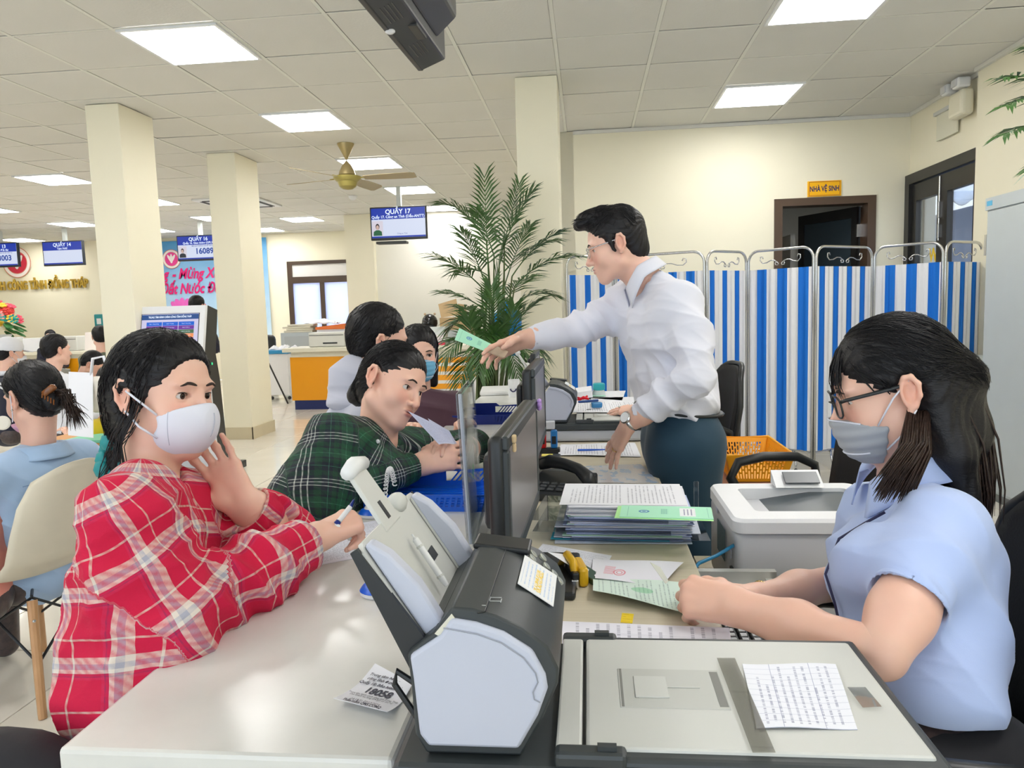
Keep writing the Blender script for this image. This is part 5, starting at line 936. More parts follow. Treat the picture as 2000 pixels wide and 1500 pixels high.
# standing notices on the far left counter, wall poster
solo('desk_calendar', MB().prism([(-8.95, 12.45, .80), (-8.95, 12.55, .80), (-8.95, 12.5, 1.12)], (.5, 0, 0)), printed('calendar_face', (.82, .76, .72), 8, (.5, .15, .12), .1, seed=6), 'standing desk calendar on the far left counter beside the near column', 'calendar')
tp_ = PY(192, 622, 14.85); wp = thing('wall_dispenser', 'teal and white dispenser on the far wall pilaster', 'dispenser', tp_); ob('case', MB().rbox(tp_ + Vector((.03, 0, -.08)), (.22, .06, .34), .02), flat('teal', (.02, .27, .29), .4), wp); ob('window', MB().rbox(tp_ + Vector((.03, -.032, -.06)), (.1, .006, .12), .003, 1), WHITEP, wp)
for k, (dx, rz) in enumerate(((-1.45, .1), (-.9, -.15), (.15, .2), (.75, 0))): solo('paper_pile', MB().rbox((-10.2 + dx, 12.68, .80 + .12), (.34, .26, .24), .006, R=Matrix.Rotation(rz, 3, 'Z')), WHITEPAPER, ('white paper pile behind the black monitor on the far left counter', 'white paper pile just right of the black monitor on the far left counter', 'white paper pile behind the seated white shirt man on the far left counter', 'white paper pile beside the standing desk calendar on the far left counter')[k], 'papers', 'paper piles on the far left counter')
# ------------------------------------------------------------------ steel waiting bench
STL = flat('bench_steel', (.34, .34, .31), .35, .7); wb = thing('waiting_bench', 'grey steel waiting bench behind the denim jacket woman', 'bench', (-5.2, 6.6, 0))
for i in range(4):
    x = -6.85 + i * .58; ob('seat', MB().grid(lambda u, v: (x + .52 * u, 6.35 + .42 * v, .42 - .03 * math.sin(v * PI)), 4, 6, .008), STL, wb, smooth=.6); ob('backrest', MB().grid(lambda u, v: (x + .52 * u, 6.26 - .10 * v, .48 + .42 * v - .012 * (2 * u - 1) ** 4 * v), 6, 6, .008), STL, wb, smooth=.6)
ob('beam', MB().bb((-6.9, 6.5, .34), (-4.5, 6.56, .40)), STL, wb)
for x in (-6.6, -4.8): ob('leg', MB().tube([(x, 6.3, .02), (x, 6.53, .36), (x, 6.8, .02)], .02, 8), STL, wb)
# ------------------------------------------------------------------ shell chair with wooden legs at the left edge
SHM = flat('worn_ivory_shell', (.66, .60, .47), .5, var=.10, scale=9); WOOD = Mt('beech_wood', rough=.4); WOOD.set(**{'Base Color': WOOD.mix(WOOD.noise(WOOD.scale(WOOD.obj(), (40, 40, 4)), 1, 3), (.40, .20, .08), (.62, .36, .17))})
shc = thing('shell_chair', 'worn ivory shell chair with wooden legs under the denim jacket woman', 'chair', (-2.00, 2.40, 0), math.radians(-10))
WMc = WM[shc.name]; L_ = lambda m: m.xf(WMc)
def shf(u, v):
    s_ = (u - .5) * 2; prof = [(-.21, .415), (-.16, .435), (-.06, .425), (.05, .42), (.13, .44), (.19, .50), (.225, .60), (.25, .72), (.265, .83)]
    t = v * (len(prof) - 1); i = min(int(t), len(prof) - 2); f = t - i; x = prof[i][0] * (1 - f) + prof[i + 1][0] * f; z = prof[i][1] * (1 - f) + prof[i + 1][1] * f
    wv = (.20, .23, .24, .24, .24, .235, .225, .20, .15)[i] * (1 - f) + (.20, .23, .24, .24, .24, .235, .225, .20, .15)[i + 1] * f
    b = abs(s_) ** 2.5; return (x - .07 * b * min(1, max(0, v * 1.6 - .4)), s_ * wv * (1 - .06 * b), z + .05 * b * (1 - v) + .0 - .05 * b * max(0, v - .75) * 4)
ob('shell', L_(MB().grid(shf, 20, 32, .008)), SHM, shc, smooth=True)
for sx in (-1, 1):
    for sy in (-1, 1): l_ = ob('leg', L_(MB().tube([(sx * .14, sy * .13, .37), (sx * .22, sy * .20, .02), (sx * .224, sy * .203, .0)], [.016, .014, .013], 10)), WOOD.m, shc, smooth=.6); ob('screw', L_(MB().ell((sx * .155 + .014, sy * .142 - .012, .31), .006, 8)), CHROME, l_)
stw = MB()
for a, b in (((-.14, -.13, .38), (.19, -.17, .17)), ((.14, -.13, .38), (-.19, -.17, .17)), ((-.14, .13, .38), (.19, .17, .17)), ((.14, .13, .38), (-.19, .17, .17)), ((-.14, -.13, .38), (-.19, .17, .17)), ((-.14, .13, .38), (-.19, -.17, .17)), ((.14, -.13, .38), (.19, .17, .17)), ((.14, .13, .38), (.19, -.17, .17)), ((-.14, -.13, .385), (.14, .13, .385)), ((-.14, .13, .385), (.14, -.13, .385))): stw.tube([a, b], .005, 6)
ob('wire_brace', L_(stw), BLACKP, shc)
# stool under the girl in front
gs = thing('stool', 'black round stool at the front of the counter, lower left corner', 'stool', (-1.02, 1.05, 0)); sc0 = PZ(20, 1540, .46); c = Vector((-.98, 1.12, 0)); ob('seat', MB().lathe([(.16, .40), (.21, .42), (.225, .445), (.21, .465), (.1, .47)], c, 28), BLACKP, gs, smooth=.6)
for k in range(4): a = k * PI / 2 + .4; ob('leg', MB().tube([c + Vector((.13 * math.cos(a), .13 * math.sin(a), .42)), c + Vector((.2 * math.cos(a), .2 * math.sin(a), 0))], .014, 8), BLACKP, gs)
dkb = PD(52, 1478, 1.0); solo('dark_bag', MB().ell((dkb.x - .05, dkb.y, dkb.z - .10), (.16, .10, .13), 20), flat('bag_dark', (.006, .007, .012), .7, bump=.2), 'dark rounded bag at the lower left corner beside the counter end', 'bag', smooth=True)
# small waiting table with a standing white sheet
wtb = PD(170, 870, 3.9); tb2 = thing('writing_table', 'small orange edged writing table behind the girl in plaid', 'table', (wtb.x, wtb.y, 0)); tz = wtb.z; ob('table_top', MB().rbox((wtb.x - .05, wtb.y + .2, tz), (.62, .42, .02), .004), flat('table_orange', (.62, .29, .08), .5), tb2)
for dx in (-.3, .22):
    for dy in (.05, .36): ob('leg', MB().tube([(wtb.x + dx, wtb.y + dy, 0), (wtb.x + dx - .02, wtb.y + dy, tz)], .012, 8), BLACKP, tb2)
solo('mint_folder', MB().rbox((wtb.x + .02, wtb.y + .12, tz + .018), (.34, .22, .016), .003), flat('folder_mint', (.2, .65, .45), .5), 'mint green folder on the writing table', 'folder')
a, b = PD(133, 850, 3.8), PD(182, 855, 3.8); solo('standing_sheet', MB().quad(a, b, PD(181, 728, 3.86), PD(134, 726, 3.86), .004), WHITEPAPER, 'large white sheet standing on the writing table', 'paper')
# ------------------------------------------------------------------ palms
LEAF = Mt('palm_leaf', rough=.45); LEAF.set(**{'Base Color': LEAF.mix(LEAF.noise(LEAF.obj(), 12, 2), (.012, .05, .012), (.07, .17, .03))}); STEM = flat('palm_stem', (.10, .14, .04), .5)
def frond(parent, p0, p1, sag, n=22, ll=.2, Rr=random):
    p0, p1 = Vector(p0), Vector(p1); L = (p1 - p0).length; mid = p0.lerp(p1, .5) + Vector((0, 0, sag * L))
    pts = [p0 * (1 - t) ** 2 + mid * (2 * t * (1 - t)) + p1 * t * t for t in np.linspace(0, 1, 12)]; m = MB().tube(pts, [.005 * (1 - .8 * k / 11) for k in range(12)], 5)
    for k in range(n):
        t = .22 + .78 * k / (n - 1); i = min(int(t * 11), 10); f = t * 11 - i; p = pts[i].lerp(pts[i + 1], f); d = (pts[i + 1] - pts[i]).normalized(); _, s_, u_ = frame(d)
        for sg in (-1, 1):
            w = ll * (.55 + .45 * math.sin(min(1, (1 - t) * 1.3 + .2) * PI * .6)) * Rr.uniform(.8, 1.1); dr = (d * (.55 + .5 * t) + s_ * (sg * (.9 - .35 * t)) + u_ * Rr.uniform(-.1, .25)).normalized(); q = p + dr * (w * .5) + Vector((0, 0, -.02 * w)); e = p + dr * w + Vector((0, 0, -.22 * w)); wn_ = dr.cross(u_ + Vector((Rr.uniform(-.5, .5), Rr.uniform(-.5, .5), 0))).normalized() * (.0075)
            m.add([p - wn_ * .4, p + wn_ * .4, q + wn_, q - wn_, e], [(0, 1, 2, 3), (3, 2, 4)])
    return ob('frond', m, LEAF.m, parent)
Rp_ = random.Random(11); pb = PD(958, 1000, 5.25); pb.z = 0
pl = thing('potted_palm', 'tall potted palm at the far end of the counter', 'plant', pb); ob('pot', MB().lathe([(.17, 0), (.2, .05), (.23, .38), (.25, .40), (.22, .40)], pb, 28), flat('pot_white', (.7, .72, .7), .4), pl, smooth=.6); ob('soil', MB().lathe([(.01, .37), (.21, .375)], pb, 20), flat('soil', (.05, .03, .02), .9), pl)
F_ = [((955, 560), (946, 347), 4.95, .0), ((950, 470), (868, 398), 5.0, .3), ((985, 480), (1036, 378), 5.05, .15), ((975, 520), (1014, 360), 5.3, .05), ((940, 560), (853, 500), 4.9, .12), ((1000, 540), (1090, 455), 5.0, .2), ((1005, 560), (1122, 500), 4.95, .25), ((985, 530), (1078, 470), 5.2, .2),
      ((940, 600), (872, 572), 5.1, .15), ((930, 620), (878, 640), 5.2, .3), ((1005, 640), (1048, 590), 5.1, .2), ((1000, 600), (1075, 575), 5.2, .3), ((925, 660), (868, 700), 5.0, .35), ((935, 680), (900, 745), 4.95, .4), ((990, 680), (1042, 710), 4.95, .4), ((1000, 660), (1060, 690), 5.2, .35), ((960, 640), (935, 730), 4.85, .4), ((975, 650), (1012, 735), 4.9, .4),
      ((950, 560), (900, 450), 5.3, .15), ((985, 560), (1035, 440), 5.35, .15), ((965, 500), (930, 410), 5.4, .1), ((945, 640), (900, 600), 5.4, .2), ((955, 540), (890, 530), 5.3, .25), ((980, 600), (1040, 540), 5.4, .2), ((960, 600), (985, 470), 5.1, .05), ((940, 690), (880, 665), 5.3, .3), ((965, 690), (960, 560), 5.0, .1), ((985, 700), (1005, 600), 5.0, .1), ((930, 700), (915, 620), 5.0, .15), ((950, 720), (975, 640), 4.95, .15)]
for a, b, D, sg in F_:
    p0 = PD(*a, 5.15); p1 = PD(*b, D); base = pb + Vector((Rp_.uniform(-.1, .1), Rp_.uniform(-.1, .1), .37)); ob('stem', MB().tube([base, base.lerp(p0, .5) + Vector((Rp_.uniform(-.02, .02), 0, .05)), p0], [.011, .009, .005], 6), STEM, pl, smooth=True); frond(pl, p0, p1, sg, 20, .21, Rp_)
pb2 = Vector((2.68, 2.95, 0)); pl2 = thing('corner_palm', 'palm fronds entering at the upper right edge', 'plant', pb2); ob('pot', MB().lathe([(.15, 0), (.2, .38), (.21, .40), (.18, .4)], pb2, 24), flat('pot_white', (.7, .72, .7), .4), pl2, smooth=.6)
for p0, p1 in (((2070, 175), (1956, 152)), ((2070, 200), (1968, 205)), ((2075, 250), (1962, 262)), ((2090, 120), (2010, 90)), ((2090, 300), (2020, 330))):
    q0 = PD(*p0, 3.2); ob('stem', MB().tube([pb2 + Vector((0, 0, .36)), (pb2 + q0) / 2 + Vector((.02, 0, .35)), q0], [.011, .009, .005], 6), STEM, pl2, smooth=True); frond(pl2, q0, PD(*p1, 3.0), .12, 16, .13, Rp_)
wbt = PD(990, 650, 6.5); solo('blue_water_bottle', MB().lathe([(.12, 0), (.135, .02), (.135, .2), (.125, .21), (.135, .22), (.135, .36), (.06, .42), (.03, .44), (.03, .48)], (wbt.x, 6.5, .9), 24), flat('bottle_blue', (.0, .20, .62), .1), 'large blue water bottle behind the tall palm', 'bottle', smooth=.6)
wdp = thing('water_dispenser', 'grey water dispenser under the blue bottle behind the palm', 'water dispenser', (wbt.x, 6.5, 0)); ob('body', MB().rbox((wbt.x, 6.5, .45), (.31, .31, .9), .02, 2), GREYP, wdp); ob('tap', MB().rbox((wbt.x, 6.34, .68), (.03, .04, .05), .006), BLACKP, wdp)
# ================================================================== people: smooth bodies grown from distance fields
V3 = lambda p: np.array([p[0], p[1], p[2]], dtype=np.float64)
class Sdf:
    """ordered list of blended primitives; each touches only its own neighbourhood of the grid"""
    def __init__(s): s.ops = []
    def _add(s, f, lo, hi, k, mode): s.ops.append((f, np.array(lo), np.array(hi), k, mode)); return s
    def rc(s, a, b, ra, rb=None, k=.012, mode='u'):
        a, b = V3(a), V3(b); rb = ra if rb is None else rb; ba = b - a; L2 = max(ba @ ba, 1e-12); r = max(ra, rb)
        def f(x, y, z):
            px, py, pz = x - a[0], y - a[1], z - a[2]; t = np.clip((px * ba[0] + py * ba[1] + pz * ba[2]) / L2, 0, 1)
            return np.sqrt((px - t * ba[0]) ** 2 + (py - t * ba[1]) ** 2 + (pz - t * ba[2]) ** 2) - (ra + t * (rb - ra))
        return s._add(f, np.minimum(a, b) - r, np.maximum(a, b) + r, k, mode)
    def chain(s, pts, rs, k=.012, mode='u'):
        for i in range(len(pts) - 1): s.rc(pts[i], pts[i + 1], rs[i], rs[i + 1], k, mode)
        return s
    def ell(s, c, r, R=None, k=.012, mode='u'):
        c = V3(c); r = V3(r if hasattr(r, '__len__') else (r, r, r)); Rm = np.eye(3) if R is None else np.array(R)   # rows: local axes
        def f(x, y, z):
            dx, dy, dz = x - c[0], y - c[1], z - c[2]
            q = [(Rm[i, 0] * dx + Rm[i, 1] * dy + Rm[i, 2] * dz) for i in range(3)]
            k0 = np.sqrt(sum((q[i] / r[i]) ** 2 for i in range(3))); k1 = np.sqrt(sum((q[i] / r[i] ** 2) ** 2 for i in range(3)))
            return k0 * (k0 - 1) / np.maximum(k1, 1e-9)
        m = r.max() if R is not None else r
        return s._add(f, c - m, c + m, k, mode)
    def half(s, p, n, rad=9., k=.002):
        """keep only the side of the plane away from n, inside radius rad of p"""
        p, n = V3(p), V3(Vector(n).normalized())
        def f(x, y, z): return (x - p[0]) * n[0] + (y - p[1]) * n[1] + (z - p[2]) * n[2]
        return s._add(f, p - rad, p + rad, k, 'i')
    @staticmethod
    def _mix(d, e, k, mode):
        if mode == 'u': h = np.clip(.5 + .5 * (d - e) / k, 0, 1); return d + (e - d) * h - k * h * (1 - h)
        if mode == 's': e = -e
        h = np.clip(.5 - .5 * (d - e) / k, 0, 1); return d + (e - d) * h + k * h * (1 - h)
    def at(s, P):
        d = np.full(len(P), .5); x, y, z = P[:, 0], P[:, 1], P[:, 2]
        for f, lo, hi, k, mode in s.ops:
            if mode == 'i' and hi[0] - lo[0] < 17:
                m = np.all((P > lo) & (P < hi), axis=1); d[m] = s._mix(d[m], f(x[m], y[m], z[m]), k, mode)
            else: d = s._mix(d, f(x, y, z), k, mode)
        return d
    def grad(s, P, h=.0015):
        g = np.stack([s.at(P + np.eye(3)[i] * h) - s.at(P - np.eye(3)[i] * h) for i in range(3)], 1)
        return g / np.maximum(np.linalg.norm(g, axis=1, keepdims=True), 1e-9)
    def project(s, P, off=0, it=4):
        P = np.array(P, dtype=float)
        for _ in range(it): P = P - s.grad(P) * (s.at(P) - off)[:, None]
        return P
    def mesh(s, h):
        us = [o for o in s.ops if o[4] == 'u']; lo = np.min([o[1] for o in us], 0) - 3 * h - .004; hi = np.max([o[2] for o in us], 0) + 3 * h + .004
        n = np.ceil((hi - lo) / h).astype(int) + 1; ax = [(lo[i] + h * np.arange(n[i])) for i in range(3)]; D = np.full(n, .06, dtype=np.float32)
        for f, a, b, k, mode in s.ops:
            mg = max(k, 3 * h) + h; i0 = np.maximum(((a - mg - lo) / h).astype(int), 0); i1 = np.minimum(((b + mg - lo) / h).astype(int) + 2, n)
            if np.any(i1 <= i0): continue
            sl = tuple(slice(i0[i], i1[i]) for i in range(3)); X = [ax[i][sl[i]] for i in range(3)]
            D[sl] = s._mix(D[sl], f(X[0][:, None, None], X[1][None, :, None], X[2][None, None, :]), k, mode)
        return nets(D, lo, h)
def nets(D, lo, h):
    """surface nets: one vertex per sign-changing cell, one quad per crossing edge"""
    S_ = D < 0; c = np.zeros(np.array(D.shape) - 1, dtype=np.int8)
    for i in (0, 1):
        for j in (0, 1):
            for k in (0, 1): c += S_[i:D.shape[0] - 1 + i, j:D.shape[1] - 1 + j, k:D.shape[2] - 1 + k]
    act = np.argwhere((c > 0) & (c < 8)); idx = np.full(c.shape, -1, dtype=np.int64); idx[tuple(act.T)] = np.arange(len(act))
    P = np.zeros((len(act), 3)); W_ = np.zeros(len(act)); cr = [(i, j, k) for i in (0, 1) for j in (0, 1) for k in (0, 1)]
    val = {q: D[act[:, 0] + q[0], act[:, 1] + q[1], act[:, 2] + q[2]].astype(np.float64) for q in cr}
    for a in cr:
        for ax in range(3):
            if a[ax]: continue
            b = list(a); b[ax] = 1; b = tuple(b); va, vb = val[a], val[b]; m = (va < 0) != (vb < 0); t = va[m] / (va[m] - vb[m])
            q = np.tile(np.array(a, dtype=float), (m.sum(), 1)); q[:, ax] += t; P[m] += q; W_[m] += 1
    P = (act + P / W_[:, None]) * h + lo; F = []
    for ax in range(3):
        a1, a2 = [(1, 2), (2, 0), (0, 1)][ax]; sa = [slice(None)] * 3; sb = [slice(None)] * 3; sa[ax] = slice(0, -1); sb[ax] = slice(1, None)
        e = np.argwhere(S_[tuple(sa)] != S_[tuple(sb)]); e = e[np.all(e > 0, axis=1)]
        if not len(e): continue
        o1 = np.zeros(3, int); o1[a1] = 1; o2 = np.zeros(3, int); o2[a2] = 1; g = lambda q: idx[tuple(np.minimum(q, np.array(idx.shape) - 1).T)]
        Q = np.stack([g(e - o1 - o2), g(e - o2), g(e), g(e - o1)], 1); fl = ~S_[tuple(e.T)]; Q[fl] = Q[fl][:, ::-1]; F.append(Q[np.all(Q >= 0, axis=1)])
    return P, np.concatenate(F)
def vnormals(P, F):
    n = np.cross(P[F[:, 2]] - P[F[:, 0]], P[F[:, 3]] - P[F[:, 1]]); N = np.zeros_like(P)
    for i in range(4): np.add.at(N, F[:, i], n)
    return N / np.maximum(np.linalg.norm(N, axis=1, keepdims=True), 1e-12)
def relax(P, F, it=1, w=.5):
    for _ in range(it):
        A = np.zeros_like(P); C = np.zeros(len(P))
        for i in range(4):
            j = (i + 1) % 4; np.add.at(A, F[:, i], P[F[:, j]]); np.add.at(A, F[:, j], P[F[:, i]]); np.add.at(C, F[:, i], 1); np.add.at(C, F[:, j], 1)
        P = P * (1 - w) + w * A / np.maximum(C, 1)[:, None]
    return P
def npmesh(name, P, F, attrs=None):
    me = bpy.data.meshes.new(name); n, m = len(P), len(F); me.vertices.add(n); me.vertices.foreach_set('co', np.ascontiguousarray(P, dtype=np.float32).ravel()); me.loops.add(m * 4); me.polygons.add(m)
    me.loops.foreach_set('vertex_index', np.ascontiguousarray(F, dtype=np.int32).ravel()); me.polygons.foreach_set('loop_start', np.arange(0, m * 4, 4, dtype=np.int32))
    me.update(calc_edges=True)
    for k, a in (attrs or {}).items():
        if a.shape[1] == 4: at = me.color_attributes.new(k, 'FLOAT_COLOR', 'POINT'); at.data.foreach_set('color', a.astype(np.float32).ravel())
        else: at = me.attributes.new(k, 'FLOAT_VECTOR', 'POINT'); at.data.foreach_set('vector', a.astype(np.float32).ravel())
    me.validate(); return me
def xfP(M, P): M = np.array(M); return P @ M[:3, :3].T + M[:3, 3]
def basis(o, x, z):
    """matrix with local x along x, local z near z"""
    x = Vector(x).normalized(); y = Vector(z).cross(x).normalized(); z = x.cross(y); M = Matrix((x, y, z)).transposed().to_4x4(); M.translation = Vector(o); return M
def skin_mat(name, tone):
    M = Mt(name, tone, .42, **{'Subsurface_Weight': .12, 'Subsurface_Scale': .012}); M.set(**{'Subsurface Radius': (1, .35, .2)})
    c = M.attr('Col', 0); n = M.noise(M.obj(), 60, 3); M.set(**{'Base Color': M.mix(n * .35, c, M.mix(.5, c, tuple(x * .75 for x in tone)))}); M.bump(M.noise(M.obj(), 900, 2), .08, .0006); return M.m
TONE = (.85, .52, .40); SKIN = skin_mat('skin', TONE); TONE2 = (.72, .41, .29); SKIN2 = skin_mat('skin_tan', TONE2)
def hair_mat(name, c, c2):
    M = Mt(name, c, .32, spec=.32); o = M.obj(); n = M.noise(M.scale(o, (14, 60, 60)), 3, 3); M.set(**{'Base Color': M.mix(n, c, c2), 'Roughness': n * .25 + .30}); M.bump(M.noise(M.scale(o, (25, 160, 160)), 3, 2), .5, .002); return M.m
HAIR = hair_mat('black_hair', (.004, .004, .006), (.014, .012, .013)); HAIRB = hair_mat('brown_black_hair', (.010, .006, .005), (.045, .022, .014))
EYEW = flat('eye_white', (.72, .68, .66), .15); IRIS = flat('iris_brown', (.030, .012, .006), .08); PUP = flat('pupil', (.003, .003, .003), .05); BROW = flat('brow_hair', (.035, .02, .015), .8)
# ---- head in its own frame: x forward, y left, z up, origin between the eyes' level inside the skull
def face_ops(s, p):
    w = p.get('w', 1.0); j = p.get('jaw', 1.0)
    s.ell((-.010, 0, .036), (.092, .073 * w, .079), k=.01).ell((.032, 0, -.022), (.055, .060 * w, .082), k=.03)
    for y in (-1, 1):
        s.rc((.000, y * .051 * w * j, -.062), (.062, y * .016, -.100), .020, .013, .03); s.ell((.050, y * .036 * w, -.034), (.027, .025, .028), k=.02); s.ell((.074, y * .024, .020), (.013, .026, .009), k=.012)
    s.ell((.067, 0, -.101), (.016, .018, .013), k=.02); s.ell((.069, 0, -.066), (.022, .027, .024), k=.02)
    for y in (-1, 1): s.ell((.087, y * .034, -.002), (.011, .017, .011), k=.010, mode='s')
    s.rc((.084, 0, .004), (.1035, 0, -.034), .0058, .0088, .010); s.ell((.101, 0, -.036), (.011, .0105, .009), k=.006)
    for y in (-1, 1): s.ell((.092, y * .0125, -.0385), (.0095, .0068, .0068), k=.004); s.ell((.0965, y * .0065, -.0455), (.005, .0032, .003), k=.002, mode='s')
    s.ell((.0895, 0, -.0595), (.0075, .021, .0050), k=.004); s.ell((.0880, 0, -.0690), (.0080, .0175, .0058), k=.004); s.ell((.0985, 0, -.0642), (.011, .021, .0011 + p.get('mouth', 0)), k=.0018, mode='s')
    return s
def ear_ops(s, w=1.0):
    for y in (-1, 1):
        Y = y * .070 * w; R_ = Matrix.Rotation(y * .35, 3, 'Z').transposed()
        s.ell((-.012, Y + y * .006, -.004), (.017, .006, .029), R_, k=.006); rim = [(-.002, Y + y * .004, .012), (-.008, Y + y * .010, .024), (-.018, Y + y * .013, .024), (-.026, Y + y * .014, .010), (-.024, Y + y * .012, -.010), (-.014, Y + y * .008, -.026), (-.006, Y + y * .005, -.033)]
        s.chain(rim, [.0035, .004, .0042, .0042, .004, .0045, .0058], .004); s.ell((-.010, Y + y * .013, -.003), (.009, .006, .016), k=.003, mode='s')
    return s
def eye_ops(s, p):
    op = p.get('open', .0052)
    for y in (-1, 1):
        s.ell((.0655, y * .0315, -.001), .0146, k=.005); R_ = Matrix.Rotation(y * -.10, 3, 'X').transposed()
        s.ell((.081, y * .0315, -.0012), (.016, .0158, op), R_, k=.0012, mode='s')
    return s
def make_head(r, M, p, neck=None, h=.0022, skin=None, tone=TONE, parent_parts=True, gaze=(1, 0, 0)):
    """returns sdf in head frame and world-space mesh arrays of the skin; adds eyes and brows to r"""
    s = Sdf(); face_ops(s, p); ear_ops(s, p.get('w', 1))
    if h < .005: eye_ops(s, p)
    Mi = M.inverted()
    if neck is not None:
        nb = Mi @ Vector(neck); nr = p.get('neck', .050); s.rc((-.022, 0, -.055), tuple(nb), nr, nr * 1.08, .03)
        if p.get('cords'): s.rc((-.02, .05, -.05), tuple(nb + Vector((.03, .012, 0))), .012, .011, .025); s.rc((-.02, -.05, -.05), tuple(nb + Vector((.03, -.012, 0))), .012, .011, .025)
    P, F = s.mesh(h); col = np.tile(np.array([*tone, 1.0]), (len(P), 1)); t = np.array(tone)
    def tint(c, rad, colr, a):
        w_ = np.clip(1 - np.sqrt((((P - np.array(c)) / np.array(rad)) ** 2).sum(1)), 0, 1); w_ = np.clip(w_ * 2.2, 0, 1) * a; col[:, :3] = col[:, :3] * (1 - w_[:, None]) + np.array(colr) * w_[:, None]
    lip = p.get('lip', (.52, .16, .14))
    tint((.093, 0, -.060), (.012, .023, .0072), lip, .8); tint((.093, 0, -.0695), (.012, .020, .0078), lip, .85); tint((.096, 0, -.0643), (.012, .020, .002), (.12, .03, .03), .9)
    for y in (-1, 1):
        tint((.072, y * .036, -.028), (.03, .026, .026), (t[0], t[1] * .78, t[2] * .78), .6); tint((-.012, y * .08, -.004), (.02, .02, .035), (t[0] * .95, t[1] * .72, t[2] * .68), .6); tint((.079, y * .0315, -.001), (.012, .017, .0075), (t[0] * .45, t[1] * .35, t[2] * .35), .6); tint((.098, y * .0065, -.046), (.006, .004, .004), (.15, .05, .04), .8)
    tint((.105, 0, -.036), (.016, .016, .014), (t[0], t[1] * .8, t[2] * .8), .5)
    if h < .005 and parent_parts:
        for y in (-1, 1):
            c = Vector((.0655, y * .0315, -.001)); g = Vector(gaze).normalized(); e = ob('eye', MB().ell(M @ c, .0124, 20), EYEW, r, smooth=True); m1, m2, m3 = MB(), MB(), MB(); gw = (M.to_3x3() @ g).normalized(); cw = M @ c
            for mm_, a_, rr in ((m1, .47, .01262), (m2, .20, .0128)): mm_.lathe([(rr * math.sin(a_ * k / 5), rr * math.cos(a_ * k / 5)) for k in range(5, -1, -1)], cw, 18, tuple(gw))
            ob('iris', m1, IRIS, e, smooth=True); ob('pupil', m2, PUP, e, smooth=True)
            op = p.get('open', .0052); lash = []
            for k in range(9):
                a = PI * (.02 + .96 * k / 8); dy, dz = .0142 * math.cos(a), op * 1.05 * math.sin(a); dz2 = dz + y * dy * .10; lash.append(M @ (c + Vector((math.sqrt(max(.0149 ** 2 - dy * dy - dz2 * dz2, 1e-6)), dy, dz2))))
            ob('eyelashes', MB().tube(lash, [.0004, .0008, .001, .0011, .0011, .0011, .001, .0008, .0004], 6), PUP, r, smooth=True)
            bp = s.project([(.085, y * (.012 + .005 * k), .0178 + .0030 * math.sin(k / 7 * PI * .9) - .0045 * max(0, k - 4) / 3 + p.get('brow', 0)) for k in range(8)], .0001); ob('eyebrow', MB().tube([M @ Vector(q) for q in bp], [.0012, .0024, .0028, .0028, .0026, .0022, .0016, .0006], 8), BROW, r, smooth=True)
    return s, (xfP(M, P), F, col)
